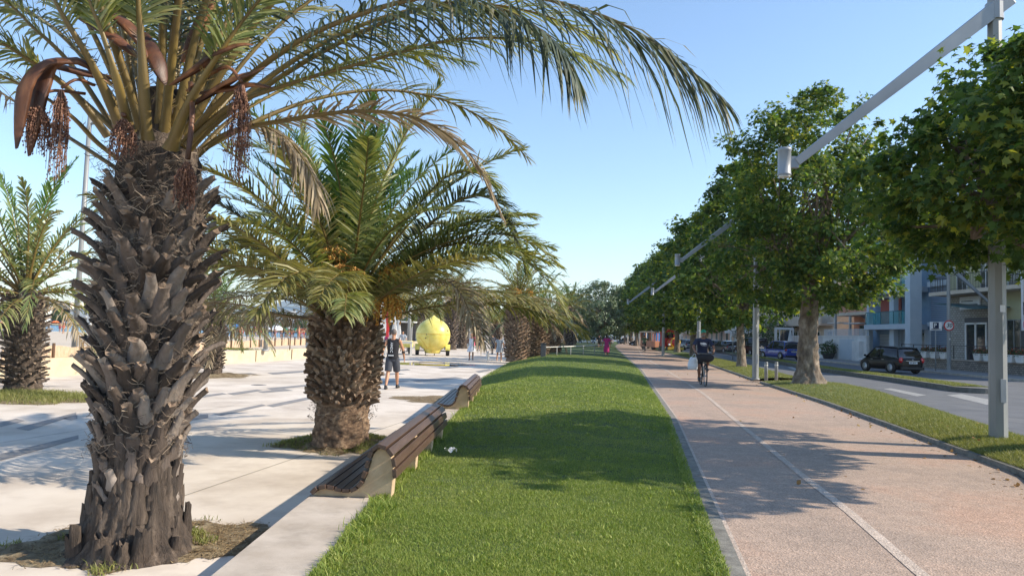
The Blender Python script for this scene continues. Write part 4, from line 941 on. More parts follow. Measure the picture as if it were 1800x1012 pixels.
for i, (px, Y) in enumerate([(1141,105),(1130,120),(1119,135),(1108,150),(1098,168),(1089,186)]):
    ptree('%s young plane tree past the red tourist train, counted away from it' % ['first', 'second', 'third', 'fourth', 'fifth', 'sixth'][i], px, 606, Y, [TD, TC][i % 2], 1.12+.05*(i % 3), i*1.3, z=0)
    c = at(px+5, 606, Y-2); mb = MB(); mb.tube([(0,0,0),(0,0,4.3)], [.16, .14], 8); 
    tag(obj('tree_stake', mb, M_('offwhite'), loc=(c.x, c.y, 0)), 'pale upright stake beside the %s young plane tree past the train' % ['first', 'second', 'third', 'fourth', 'fifth', 'sixth'][i], 'stake', 'pale stakes beside the young trees')
# second row in the median and trees on the far pavement
for i, (Y, lab) in enumerate([(60,'plane tree in the median behind the blue car'), (84,'plane tree in the median beside the dark estate car'), (112,'plane tree in the median behind the silver cars')]):
    pass
T_olive = make_tree(65, [(1.6,2.2),(2.6,3.6),(4.4,4.2),(6.4,3.8),(8.0,2.6),(9.2,.8)], 420, 34, .6, .26, OVAL, 2.6, .3, .22, mat='olive_leaf', hang=1.4)
ptree('large grey green tree at the far end of the lawn', 1052, 606, 105, T_olive, 1.0, 0, z=0, name='olive_tree', group=None)
ptree('grey green tree partly behind the palm cluster', 1010, 606, 118, T_olive, .85, 2, z=0, name='olive_tree', group=None)
for i, (px, Y, s) in enumerate([(560,150,.55),(660,130,.9),(700,150,1.0),(735,140,.9),(770,150,1.0),(850,140,.9),(900,150,1.1),(945,145,1.0)]):
    ptree('dark green tree standing behind the far end of the promenade', px, 600, Y, [TC, TD][i % 2], s*.75, i*2.1, z=-.3, name='broadleaf_tree', group='trees behind the far end of the promenade')
for i, (px, Y, s) in enumerate([(1062,200,.8),(1035,210,.7),(1085,230,.9),(1110,215,.9)]):
    ptree('dark leafy tree closing the far end of the street', px, 600, Y, [TC, TD][i % 2], s, i*1.1, z=0, name='broadleaf_tree', group='trees closing the end of the street')
# fallen leaves along the kerb, on the path and the lawn
rr = np.random.default_rng(77); P = []
for i in range(420):
    u = rr.uniform()
    y = 7+ (36)*rr.uniform()**1.5
    if u < .6: x = PR(y)-abs(rr.normal(0, .16))-.03; z = .006
    elif u < .8: x = PL(y)+rr.uniform(0, 1)*(PR(y)-PL(y)); z = .006
    else: x = PR(y)+rr.uniform(.2, 1.6); z = .17
    P.append((x, y, z))
P = np.array(P); o_ = np.tile([0, 0, 1.0], (len(P), 1))+rr.normal(0, .1, (len(P), 3)); 
stuff('fallen_leaves', leaf_cloud(P, o_, .055, rr, OVAL, 0.0), M_('fallen'), 'small brown fallen leaves scattered along the kerb of the cycle path', 'leaves')
# ================================================================ BENCHES
def bench(label, y0, y1, loc_off=0):
    L = y1-y0; x0, x1 = LX(y0), LX(y1); ang = -math.atan2(x1-x0, L)
    t = thing('park_bench', label, 'bench', (x0, y0, 0), ang, 'slatted benches facing the sea')
    prof = [(u_*.72 if u_ < 0 else u_, z_) for u_, z_ in ((-.90,-.13),(-.865,-.035),(-.80,.055),(-.705,.085),(-.61,.082),(-.515,.068),(-.42,.062),(-.325,.078),(-.25,.125),(-.205,.205),(-.175,.29),(-.145,.375),(-.085,.435),(-.0,.445),(.07,.40),(.105,.315),(.115,.22))]
    for i, (u, z) in enumerate(prof):
        a = prof[max(i-1, 0)]; b = prof[min(i+1, len(prof)-1)]; th = math.atan2(b[1]-a[1], b[0]-a[0])
        mb = MB(); R = Matrix.Rotation(-th, 3, 'Y')
        w_ = .062 if u < -.1 else .074; e = .012*math.sin(i*5.3)
        mb.box((u, L/2+e, z), (w_, L, .036), 0, M=R)
        obj('slat', mb, M_('bench_wood'), t, bevel=.005)
    inner = []
    for i, (u, z) in enumerate(prof[1:], 1):
        a = prof[max(i-1, 0)]; b = prof[min(i+1, len(prof)-1)]; dx, dz = b[0]-a[0], b[1]-a[1]; l = math.hypot(dx, dz); inner.append((u+dz/l*.019, z-dx/l*.019))
    outline = [(-.70, .0)]+[(u, z) for u, z in inner if z > .0]+[(.09, 0)]
    outline = [(-.45, 0.001), (-.60, .0)]+inner[1:]+[(.085, .001)]
    for yy in (.06, L*.36, L*.68, L-.22):
        mb = MB(); mb.prism(outline, yy, yy+.14, axis='y'); obj('concrete_support', mb, M_('bench_conc'), t, bevel=.006)
    return t
bench('nearer dark slatted wooden bench on the concrete strip, half in shade', 6.45, 10.25)
bench('farther slatted wooden bench whose back glows brown in the sun', 14.1, 18.0)

# ================================================================ LAMP POSTS
def lamp_post(label, loc, arm=(-3.0, 0, -2.45), H=6.75, group='street lamps with slanting arms', r=.125):
    t = thing('lamp_post', label, 'street lamp', loc, 0, group)
    mb = MB(); mb.tube([(0,0,0),(0,0,H*.5),(0,0,H)], [r, r*.9, r*.75], 8, smooth=False); obj('pole', mb, M_('galv'), t)
    mb = MB(); mb.tube([(0,0,H-.42),(0,0,H-.16)], r*1.0, 12, smooth=False); obj('bracket', mb, M_('lamp_paint'), t)
    mb = MB(); mb.tube([(0,0,H),(0,0,H+.03)], r*.85, 8); obj('cap', mb, M_('lamp_paint'), t)
    a = Vector((0, 0, H-.25)); b = a+Vector(arm); mb = MB(); u = (b-a).normalized()
    mb.tube([a-u*.25, b], [.165, .085], 4, smooth=False, flat=.9, up=(0, 1, 0)); obj('arm', mb, M_('lamp_paint'), t, bevel=.008)
    s = -1 if arm[0] < 0 else 1
    mb = MB(); mb.box((b.x+s*.03, b.y, b.z), (.12, .085, .17)); mb.lathe([(.0,-.21),(.085,-.21),(.10,-.20),(.10,-.175),(.095,-.17),(.095,.165),(.10,.17),(.10,.21),(.0,.215)], 20, (b.x+s*.175, b.y, b.z)); lm = obj('luminaire', mb, M_('lamp_paint'), t)
    mb = MB(); mb.lathe([(.085,-.014),(.085,0)], 16, (b.x+s*.175, b.y, b.z-.211)); obj('lens', mb, M_('white'), lm)
    mb = MB(); mb.box((-r*.86*0, -r*.97, 1.95), (.07, .012, .10)); obj('number_plate', mb, M_('plate'), t)
    mb = MB(); mb.box((0, -r*.965, .75), (.085, .010, .34)); obj('access_door', mb, M_('lamp_paint'), t, bevel=.004)
    mb = MB(); mb.lathe([(r*1.0,-.02),(r*1.32,0),(r*1.32,.03),(r*1.05,.05)], 8); obj('base_collar', mb, M_('galv'), t)
    return t
lamp_post('nearest lamp post rising out of the top right of the photo, arm over the path', (at(1755,768,10.95).x, 10.95, .1))
c = at(1331,655,27); lamp_post('second lamp post beside the two bollards, lamp hanging over the path', (c.x, 27.2, .08), arm=(-2.75, 0, -2.2))
c = at(1228,600,46); lamp_post('third lamp post, its grey lamp showing against the tree crowns', (c.x, 46, .08), arm=(-2.75, 0, -2.2))
c = at(1166,600,60); lamp_post('fourth and farthest lamp with its head just visible among the leaves', (c.x, 60, .08), arm=(-2.75, 0, -2.2))
c = at(1668,650,46); lamp_post('lamp post on the far pavement carrying the round 30 sign', (c.x, 46, .05), arm=(2.6, 0, -2.25), group='street lamps on the far pavement')
c = at(1469,629,73); lamp_post('lamp post on the far pavement in front of the terracotta house', (c.x, 73, .05), arm=(2.6, 0, -2.25), group='street lamps on the far pavement')
c = at(1356,615,98); lamp_post('lamp post on the far pavement behind the blue car', (c.x, 98, .05), arm=(2.6, 0, -2.25), group='street lamps on the far pavement')
def plain_lamp(label, px, py, Y, H=9, r=.11, z=.22, sq=0):
    c = at(px, py, Y); t = thing('lamp_post', label, 'street lamp', (c.x, Y, z), 0, 'tall lamp posts on the beach side')
    mb = MB()
    mb.tube([(0,0,0),(0,0,H)], [r, r*.75], 4 if sq else 12, smooth=not sq); obj('pole', mb, M_('galv'), t)
    mb = MB(); mb.lathe([(0,0),(r*1.7,0),(r*1.7,.05),(r*1.05,.09)], 12); obj('base', mb, M_('galv'), t)
    mb = MB(); mb.tube([(0,0,H-.3),(1.6,0,H-.05)], [.05,.04], 6); mb.box((1.9,0,H-.05), (.7,.25,.09)); obj('lamp_head', mb, M_('galv'), t)
plain_lamp('grey lamp post on the beach wall in the gap between the palms', 466.5, 615, 37.2)
plain_lamp('tall pale lamp post seen left of the nearest palm trunk', 130, 620, 27, 8.8, .10)
plain_lamp('square grey post on the beach terrace just left of the second palm', 545, 609, 44, 9, .30, .2, sq=1)
plain_lamp('grey lamp post just left of the yellow lemon stall', 718, 611, 62, 5.2, .16, PV)
plain_lamp('slim distant lamp post right of the lemon stall', 846, 602, 90, 5.5, .12, PV)
plain_lamp('slim distant lamp post behind the women walking', 824, 602, 100, 5.5, .12, PV)
# bollards
def bollard(px, py, Y, lab):
    c = at(px, py, Y); t = thing('bollard', lab, 'bollard', (c.x, Y, 0), 0, 'pair of steel bollards'); mb = MB(); mb.lathe([(.0,0),(.06,0),(.06,.72),(.055,.74),(0,.745)], 14); obj('post', mb, M_('galv'), t)
    mb = MB(); mb.lathe([(.062,.60),(.0645,.61),(.0645,.63),(.062,.64)], 14); obj('band', mb, M_('offwhite'), t)
bollard(1346.5, 666, 26.7, 'left bollard of the pair in the verge gap'); bollard(1364.5, 665, 27.2, 'right bollard of the pair in the verge gap')

# ================================================================ SIGNS
c = at(1668, 572, 45.8); t = thing('speed_sign', 'round red ringed speed limit sign reading 30', 'sign', (c.x, 45.8, c.z))
def disc(r, y0, y1, mat, name, n=40):
    mb = MB(); mb.prism([(r*math.cos(2*PI*i/n), r*math.sin(2*PI*i/n)) for i in range(n)], y0, y1, axis='y'); return obj(name, mb, M_(mat), t)
disc(.33, 0, .03, 'galv', 'back_plate'); disc(.33, -.012, -.001, 'red', 'red_ring'); disc(.255, -.018, -.0125, 'white', 'white_field')
text_part('number', '30', .36, M_('black'), t, (0, -.022, 0), shear=.25)
c = at(1645, 573, 44.5); t = thing('parking_sign', 'white sign with a dark blue P panel on a thin post', 'sign', (c.x, 44.5, 0))
mb = MB(); mb.tube([(0,0.03,0.05),(0,0.03,c.z+.2)], .03, 8); obj('post', mb, M_('galv'), t)
mb = MB(); mb.box((0,0,c.z), (.72,.02,.50)); obj('panel', mb, M_('plate'), t, bevel=.006)
mb = MB(); mb.box((.0,-.016,c.z+.04), (.34,.01,.36)); obj('blue_panel', mb, M_('navy'), t)
text_part('letter', 'P', .34, M_('white'), t, (-.05, -.026, c.z+.04))
mb = MB(); mb.box((0,-.014,c.z-.19), (.56,.006,.05)); obj('caption_bar', mb, M_('darkgrey'), t)
c = at(1292, 556, 60); t = thing('crossing_sign', 'blue pedestrian crossing sign above the road beside the slim tree', 'sign', (c.x, 60, 0))
mb = MB(); mb.tube([(0.35,0.03,0),(0.35,0.03,c.z+.5)], .05, 8); obj('post', mb, M_('galv'), t)
mb = MB(); mb.box((-.35,0,c.z-.1), (.95,.02,.95)); obj('panel', mb, M_('navy'), t)
mb = MB(); mb.prism([(-.65,c.z-.35),(-.05,c.z-.35),(-.35,c.z+.22)], -.022, -.011, axis='y'); obj('white_triangle', mb, M_('white'), t)
mb = MB(); mb.tube([(-.35,-.03,c.z+.02),(-.35,-.03,c.z-.14),(-.25,-.03,c.z-.30)], .03, 5); mb.tube([(-.35,-.03,c.z-.14),(-.46,-.03,c.z-.30)], .03, 5); mb.ball((-.35,-.03,c.z+.07), .04); obj('walking_figure', mb, M_('black'), t)
c = at(1289, 576, 58); t = thing('round_road_sign', 'small white round road sign below the crossing sign', 'sign', (c.x, 58, c.z)); disc(.3, 0, .03, 'white', 'plate'); disc(.30, -.012, -.001, 'darkgrey', 'dark_ring'); disc(.25, -.018, -.0125, 'white', 'white_field')
text_part('number', '12', .28, M_('black'), t, (0, -.022, 0))
mb = MB(); mb.tube([(0,.06,-c.z),(0,.06,.3)], .04, 6); obj('post', mb, M_('galv'), t)

# ================================================================ LEMON STALL
c = at(760, 622, 55); c.z = PV
t = thing('lemon_kiosk', 'huge yellow lemon shaped stall on two wheels standing on the promenade', 'kiosk', c, .1)
R = 1.27; prof = [(0,.16),(.55,.16),(.62,.30),(.80,.42)]+[(R*math.cos(a)**.9, 1.52+R*math.sin(a)*1.0) for a in np.linspace(-.9, .9, 14)]
prof = [(0,.16),(.55,.16),(.60,.30)]+[(R*math.cos(a), 1.50+R*.98*math.sin(a)) for a in np.linspace(-1.02, 1.0, 22)]+[(.42,2.70),(.20,2.82),(.08,2.92),(0,2.97)]
mb = MB(); mb.lathe(prof, 40); obj('shell', mb, M_('lemon'), t)
mb = MB(); mb.lathe([(R*.985,1.56),(R+.018,1.565),(R+.018,1.60),(R*.985,1.605)], 40); obj('seam', mb, M_('gold'), t)
mb = MB(); 
for k in range(5): mb.box((-.30+.02*k, -R*.92+.01*k-.02, 1.2-.0*k), (.004,.004,.004))
mb = MB(); a = -2.0
mb.tube([(R*1.005*math.cos(q)*math.cos(e), R*1.005*math.sin(q)*math.cos(e), 1.5+R*math.sin(e)) for q, e in [(-1.75,.0),(-1.75,-.25),(-1.75,-.55),(-1.75,-.75)]], .01, 5)
mb.tube([(R*1.005*math.cos(q)*math.cos(e), R*1.005*math.sin(q)*math.cos(e), 1.5+R*.98*math.sin(e)) for q, e in [(-2.65,-.15),(-2.4,-.2),(-2.2,-.4),(-2.1,-.7),(-2.1,-.95)]], .02, 5); obj('panel_joint', mb, M_('gold'), t)
mb = MB()
for q, e in [(-2.0,-.18),(-1.95,.03),(-.5,.25),(-.55,.3)]: mb.ball((R*math.cos(q)*math.cos(e), R*math.sin(q)*math.cos(e), 1.5+R*math.sin(e)), .045)
obj('fixing', mb, M_('darkgrey'), t)
for s, x in ((-1, -1.12), (1, 1.12)):
    mb = MB(); mb.prism([(.36*math.cos(2*PI*i/24), .36+.36*math.sin(2*PI*i/24)) for i in range(24)], x-.13, x+.13, axis='x'); wh = obj('wheel', mb, M_('rubber'), t, bevel=.03)
    mb = MB(); mb.prism([(.2*math.cos(2*PI*i/20), .36+.2*math.sin(2*PI*i/20)) for i in range(20)], x-.14, x+.14, axis='x'); mb.box((x, 0, .36), (.3, .08, .08)); obj('rim', mb, M_('silver' if s < 0 else 'wall_terra'), wh)
    mb = MB(); K = 12; V = []
    for i in range(K+1):
        a = PI*i/K; V += [(x-.17, .44*math.cos(a), .40+.44*math.sin(a)), (x+.17, .44*math.cos(a), .40+.44*math.sin(a)), (x+.17, .40*math.cos(a), .40+.40*math.sin(a)), (x-.17, .40*math.cos(a), .40+.40*math.sin(a))]
    mb.add(V, [(4*i+j, 4*i+(j+1) % 4, 4*i+4+(j+1) % 4, 4*i+4+j) for i in range(K) for j in range(4)], 0); obj('mudguard', mb, M_('lemon'), t)
mb = MB(); mb.box((0,0,.34), (2.1,.10,.08)); obj('axle', mb, M_('darkgrey'), t)
for x in (-.5, .15): 
    mb = MB(); mb.tube([(x,-.4,.0),(x,-.35,.25)], .03, 6); mb.box((x,-.4,.01), (.16,.16,.02)); obj('prop_stand', mb, M_('darkgrey'), t)
mb = MB(); mb.tube([(.0,-.5,.28),(0,-1.5,.30)], .05, 6); obj('tow_bar', mb, M_('gold'), t)
# white table and small trailer left of it
c = at(700, 620, 52); t = thing('market_table', 'white table with sloping top left of the yellow lemon stall', 'table', (c.x, 52, PV), .2)
mb = MB(); mb.box((0,0,1.0), (1.9,.8,.06)); mb.box((0,-.35,.93), (1.9,.05,.14)); obj('tabletop', mb, M_('offwhite'), t)
for x in (-.88, .88):
    for y in (-.34, .34): mb = MB(); mb.box((x,y,.48), (.09,.09,.96)); obj('leg', mb, M_('offwhite'), t)
c = at(722, 618, 57); t = thing('hand_trailer', 'small yellow trailer parked behind the white table', 'trailer', (c.x-.6, 57, PV))
mb = MB(); mb.box((0,0,.75), (1.4,.9,.5)); obj('box', mb, M_('lemon'), t, bevel=.03)
for x in (-.5,.5):
    mb = MB(); mb.prism([(.3*math.cos(2*PI*i/20), .3+.3*math.sin(2*PI*i/20)) for i in range(20)], x-.07, x+.07, axis='x'); obj('wheel', mb, M_('rubber'), t)
# closed parasols and flags behind
def closed_parasol(label, px, py, Y, h, z=PV, mat='white', group='closed white parasols'):
    c = at(px, py, Y); t = thing('closed_parasol', label, 'parasol', (c.x, Y, z), 0, group)
    mb = MB(); mb.tube([(0,0,0),(0,0,h)], .03, 8); obj('pole', mb, M_('offwhite'), t)
    mb = MB(); K = 18; V = []; zs = [(h*.28,.24),(h*.32,.27),(h*.6,.20),(h*.85,.10),(h*.99,.03)]
    for z_, r_ in zs:
        for j in range(K*2): q = r_*(1+.18*(-1)**j); V.append((q*math.cos(PI*j/K), q*math.sin(PI*j/K), z_))
    n = 2*K; mb.add(V, [(i*n+j, i*n+(j+1) % n, (i+1)*n+(j+1) % n, (i+1)*n+j) for i in range(len(zs)-1) for j in range(n)], 0); obj('folded_canopy', mb, M_(mat), t)
closed_parasol('closed white parasol behind the walking man', 692, 612, 66, 3.0)
closed_parasol('second closed white parasol just right of the one behind the walking man', 699, 612, 68, 3.0)
closed_parasol('closed white parasol by the white terrace wall, nearer the blue car', 1389, 612, 80, 2.9, .06, group='closed parasols on the cafe terrace')
closed_parasol('closed white parasol by the white terrace wall, nearer the knobbly tree', 1410, 615, 79, 2.9, .06, group='closed parasols on the cafe terrace')
def flag(label, px, Y, mat, h=5.2):
    c = at(px, 610, Y); t = thing('feather_flag', label, 'flag', (c.x, Y, PV)); mb = MB(); mb.tube([(0,0,0),(0,0,h)], .04, 6); obj('pole', mb, M_('white'), t)
    mb = MB(); V = []
    for i in range(8):
        z = 1.2+(h-1.3)*i/7; V += [(.03, 0, z), (.42+.06*math.sin(i*1.2), .07*math.sin(i*1.5), z)]
    mb.add(V, [(2*i, 2*i+1, 2*i+3, 2*i+2) for i in range(7)]); o = obj('cloth', mb, M_(mat), t); m = o.modifiers.new('s', 'SOLIDIFY'); m.thickness = .01
flag('tall white feather flag right behind the second palm trunk', 667, 60, 'white'); flag('tall red feather flag beside the white one', 673, 63, 'red')
# railing on the lawn
t = thing('metal_railing', 'pale tubular handrail crossing the lawn beside the thick palms', 'railing', (0,0,0))
A = at(952, 609, 44); B = at(1064, 597, 56); A.z = .72; B.z = .85
mb = MB(); mb.tube([A, B], .035, 8); obj('handrail', mb, M_('offwhite'), t)
for k in range(6):
    p = A.lerp(B, k/5); mb = MB(); mb.tube([(p.x,p.y,-.2),(p.x,p.y,p.z)], .028, 6); obj('post', mb, M_('galv'), t)
c = at(958, 615, 43.5); t = thing('dark_post', 'thick dark post at the near end of the pale handrail', 'post', (c.x-.1, 43.5, -.25)); mb = MB(); mb.box((0,0,.6), (.3,.3,1.2)); obj('post', mb, M_('darkgrey'), t, bevel=.02); mb = MB(); mb.box((0,0,1.22), (.34,.34,.05)); obj('cap', mb, M_('darkgrey'), t)
# ================================================================ PEOPLE
def V3(*a): return Vector(a)
def joints(stride=.0, armL=(0, 0), armR=(0, 0), lean=0, bend=.12, spread=.10):
    "standing / walking skeleton 1.75 m tall facing +Y. arm=(swing forward, outward)"
    J = dict(pel=V3(0,0,.93), waist=V3(0,lean*.1,1.08), chest=V3(0,lean*.25,1.27), sh=V3(0,lean*.38,1.42), neck=V3(0,lean*.42,1.49), head=V3(0,lean*.5+.01,1.635))
    for s, k in ((-1, 'L'), (1, 'R')):
        st = stride*s; hip = V3(s*.095, 0, .90); J['hip'+k] = hip
        kn = hip+V3(s*.01, .44*math.sin(st*.55+abs(st)*.1)+.03, -.43*math.cos(st*.5)); J['knee'+k] = kn
        an = kn+V3(0, .42*math.sin(st*.6-.12*(1 if s*stride < 0 else .1)*4*abs(stride)), -.40); an.z = max(.085, an.z if s*stride < 0 else .085); J['ank'+k] = an
        if stride == 0: J['knee'+k] = V3(s*spread, .02, .49); J['ank'+k] = V3(s*spread, -.01, .085)
        J['sho'+k] = V3(s*.195, lean*.38, 1.405); sw, ou = armL if s < 0 else armR
        el = J['sho'+k]+V3(s*(.06+ou), sw*.26, -.27); J['elb'+k] = el
        J['wri'+k] = el+V3(s*ou*.3, sw*.2+.07, -.235)
    return J
def limb(mb, a, b, ra, rb, n=10, mid=None):
    pts = [a, a.lerp(b, .35), a.lerp(b, .7), b]; r = [ra, (mid or (ra*.6+rb*.4)*1.06), ra*.35+rb*.65, rb]
    mb.tube(pts, r, n); mb.ball(a, ra, 10); mb.ball(b, rb, 10)
def hand(mb, w, d, side, curl=.5, s=1.0):
    "five fingered hand from wrist w along direction d"
    d = d.normalized(); ref = V3(0, 1, 0) if abs(d.y) < .8 else V3(0, 0, 1); pal = (ref-d*ref.dot(d)).normalized(); lat = d.cross(pal)
    M = Matrix((lat, d, pal)).transposed(); pc = w+d*.045
    # palm faces inwards: width runs along pal
    mb.ball(pc, (.018, .05, .040), 10, M=M)
    inn = lat*(-side)
    for i, (o, L) in enumerate([(-.030,.062),(-.011,.076),(.009,.082),(.029,.074)]):
        p = w+d*.085+pal*o; q1 = p+d*L*.45+inn*L*.15*curl; q2 = q1+d*L*.30*(1-curl*.4)+inn*L*.35*curl; q3 = q2+d*L*.2*(1-curl)+inn*L*.3*curl
        mb.tube([w+d*.05+pal*o, p, q1, q2, q3], [.010, .0095, .009, .008, .0065], 6)
    p = w+d*.025+pal*.030; mb.tube([p, p+d*.03+pal*.022+inn*.012, p+d*.06+pal*.026+inn*.022, p+d*.08+pal*.022+inn*.03], [.013, .0115, .0105, .008], 6)
def body_mesh(J, hands=True, girl=0, curl=.5, handdir=None):
    mb = MB()
    mb.loft([(J['pel']+V3(0,0,-.09), .10, .075), (J['pel'], .155, .105), (J['waist'], .132, .092), (J['chest'], .155, .108), (J['sh']-V3(0,0,.02), .165, .085), (J['sh']+V3(0,0,.035), .085, .062)], 18)
    limb(mb, J['sh']+V3(0,0,.02), J['neck']+V3(0,.0,.05), .058, .052)
    h = J['head']; mb.ball(h+V3(0,0,.015), (.076, .095, .105), 16); mb.ball(h+V3(0,.03,-.055), (.056, .062, .06), 12)
    mb.ball(h+V3(0,.094,-.012), (.012, .018, .022), 8); mb.ball(h+V3(0,.088,-.055), (.024, .010, .009), 8)
    for s, k in ((-1, 'L'), (1, 'R')):
        mb.ball(h+V3(s*.078,-.005,-.005), (.010, .02, .03), 8)
        limb(mb, J['hip'+k], J['knee'+k], .088, .055, 12, .078); limb(mb, J['knee'+k], J['ank'+k], .054, .036, 12, .058)
        limb(mb, J['sho'+k], J['elb'+k], .052, .040, 10, .047); limb(mb, J['elb'+k], J['wri'+k], .040, .026, 10, .038)
        mb.tube([J['sh']+V3(s*.05,0,0), J['sho'+k]], [.07, .055], 10)
        a = J['ank'+k]; mb.tube([a, a+V3(0,.02,-.05), a+V3(s*.01,.12,-.062)], [.037, .042, .03], 8)
        if hands: hand(mb, J['wri'+k], (handdir or {}).get(k, J['wri'+k]-J['elb'+k]), s, curl)
        else: mb.ball(J['wri'+k]+(J['wri'+k]-J['elb'+k]).normalized()*.06, (.022, .028, .055), 8)
    return mb
def shoes(J, t, mat, bare=0):
    for k in 'LR':
        a = J['ank'+k]; s = -1 if k == 'L' else 1; mb = MB(); z = a.z-.085
        mb.tube([V3(a.x, a.y-.07, z+.035), V3(a.x, a.y-.02, z+.045), V3(a.x+s*.008, a.y+.08, z+.036), V3(a.x+s*.012, a.y+.15, z+.03), V3(a.x+s*.012, a.y+.185, z+.024)], [.036,.046,.046,.042,.025], 10)
        if not bare: mb.tube([a+V3(0,0,-.04), a+V3(0,0,.04)], .046, 10)
        obj('shoe', mb, M_(mat), t)
def hair(J, t, mat, long=0, cap=None):
    h = J['head']; mb = MB(); mb.ball(h+V3(0,-.012,.035), (.083, .098, .10), 16)
    if long: mb.ball(h+V3(0,-.065,-.03), (.075, .055, .12 if long == 1 else .17), 12)
    if long == 3: mb.ball(h+V3(0,-.08,.09), (.045, .045, .045), 10)
    obj('hair', mb, M_(mat), t, remesh=.012)
def top_mesh(J, sleeve=0, r=1.09, low=.90):
    mb = MB()
    mb.loft([(V3(0, J['pel'].y, J['pel'].z-.05), .165*r, .118*r), (J['waist'], .145*r, .104*r), (J['chest'], .164*r, .116*r), (J['sh']-V3(0,0,.02), .165*r, .088*r), (J['sh']+V3(0,0,.03), .10, .07)], 20)
    for s, k in ((-1, 'L'), (1, 'R')):
        a = J['sh']+V3(s*.06,0,-.005); mb.tube([a, J['sho'+k].lerp(a, .15)], [.078, .066], 10)
        if sleeve: mb.tube([J['sho'+k].lerp(a, .3), J['sho'+k], J['sho'+k].lerp(J['elb'+k], sleeve*.5), J['sho'+k].lerp(J['elb'+k], sleeve)], [.07, .068, .066, .068], 12)
    return mb
def shorts_mesh(J, to=.8, loose=1.0):
    mb = MB(); mb.loft([(J['pel']+V3(0,0,-.12), .13, .10), (J['pel'], .172, .122), (J['pel']+V3(0,0,.10), .150, .108)], 18)
    for k in 'LR': 
        b = J['hip'+k].lerp(J['knee'+k], to); mb.tube([J['hip'+k]+V3(0,0,.03), J['hip'+k].lerp(b, .5), b], [.102, .100*loose, .092*loose], 14)
    return mb
def dress_mesh(J, hem=.55, flare=.24, sleeve=0):
    mb = top_mesh(J, sleeve, 1.06); y = J['pel'].y
    mb.loft([(V3(0,y,hem), flare, flare*.72), (V3(0,y,hem+.01), flare, flare*.72), (V3(0,y,.75), flare*.9, flare*.66), (V3(0,y,.92), .185, .14), (J['waist'], .15, .11)], 22); return mb
def scale_thing(t, h): t.scale = (h/1.75,)*3
# --- man walking away
J = joints(.55, (-.45, .03), (.35, .03), .08); c = g(688, 683, PV)
man = thing('person', 'man walking away in black sleeveless top and grey shorts with both arms hanging', 'person', c, -.05)
obj('body', body_mesh(J), M_('skin_tan'), man, remesh=.0065, smooth=3)
obj('vest', top_mesh(J, 0, 1.13), M_('black_cloth'), man, remesh=.012, smooth=2)
obj('shorts', shorts_mesh(J, .92, 1.15), M_('shorts_grey'), man, remesh=.012, smooth=2)
mb = MB(); mb.box((.165,.0,.62), (.006,.05,.36)); 
shoes(J, man, 'black'); hair(J, man, 'hair_grey')
mb = MB(); mb.box((-.03,-.132,.985), (.16,.012,.035)); obj('shirt_hem', mb, M_('white'), man, bevel=.004)
text_part('printed_letters', 'AMDC', .105, M_('white'), man, (-.02, -.134, 1.22), (PI/2, PI/2, 0), .006)
mb = MB(); p = J['elbR'].lerp(J['wriR'], .15); mb.tube([p+V3(0,0,.05), p-V3(0,0,.05)], .05, 12); obj('arm_band', mb, M_('black'), man)
scale_thing(man, 1.78)
# --- woman in white dress walking towards camera, hat
def woman(label, px, py, Y, dress, rz, skin, hem=.55, fl=.24, sleeve=0, long=1, z=PV, h=1.66, stride=.35, hat=None, haircol='hair_dark'):
    J = joints(stride, (.15, .04), (-.2, .04), .04); c = at(px, py, Y); c.z = z
    t = thing('person', label, 'person', c, rz); obj('body', body_mesh(J, True), M_(skin), t, remesh=.010, smooth=2)
    obj('dress', dress_mesh(J, hem, fl, sleeve), M_(dress), t, remesh=.014, smooth=3); shoes(J, t, 'offwhite' if skin == 'skin_tan' else 'black', 1); hair(J, t, haircol, long)
    if hat: mb = MB(); hh = J['head']; mb.lathe([(0,.05),(.17,.055),(.175,.065),(.095,.075),(.085,.15),(0,.165)], 18, tuple(hh)); obj('hat', mb, M_(hat), t)
    scale_thing(t, h); return t, J
w1, J = woman('woman in loose white sundress and dark red headwear strolling towards the camera', 828, 632, 48, 'dress_white', PI, 'skin_dark', .56, .30, 0, 1, hat='red')
mb = MB(); mb.box((.26,-.02,1.0), (.08,.26,.24)); obj('handbag', mb, M_('offwhite'), w1, bevel=.02)
w2, J = woman('woman in knee length grey dress walking away with a white dog', 877, 633, 46.5, 'dress_grey', -.2, 'skin_tan', .62, .25, .5, 1)
mb = MB(); mb.ball((.25,.05,.85), (.07,.13,.15)); obj('handbag', mb, M_('white'), w2)
woman('woman in magenta patterned dress walking away on the lawn', 1066, 626, 53, 'magenta', 0, 'skin_tan', .38, .24, .6, 3, z=.03, h=1.6)
woman('woman in long white dress standing beside the thick palm', 889, 612, 66, 'dress_white', .3, 'skin_tan', .2, .24, .7, 1)
woman('woman in bright pink top behind the woman in white', 831, 612, 70, 'pink', .1, 'skin_tan', .6, .22, .6, 1)
def passer(label, px, Y, top, bot, rz=0, z=PV, h=1.72, stride=.4, skin='skin_tan', gp=None, sleeve=.9):
    J = joints(stride, (.3, .05), (-.3, .05), .05); c = at(px, 600, Y); c.z = z; t = thing('person', label, 'person', c, rz, gp)
    obj('body', body_mesh(J, True), M_(skin), t, remesh=.014, smooth=1); obj('shirt', top_mesh(J, sleeve), M_(top), t, remesh=.018, smooth=1); obj('trousers', shorts_mesh(J, .95), M_(bot), t, remesh=.018, smooth=1)
    shoes(J, t, 'black'); hair(J, t, 'hair_dark'); scale_thing(t, h); return t
passer('person in dark navy clothes standing by the small far palm', 866, 64, 'navy', 'navy', .4)
passer('person in pale shirt behind the walking man near the stalls', 708, 64, 'dress_grey', 'black_cloth', PI)
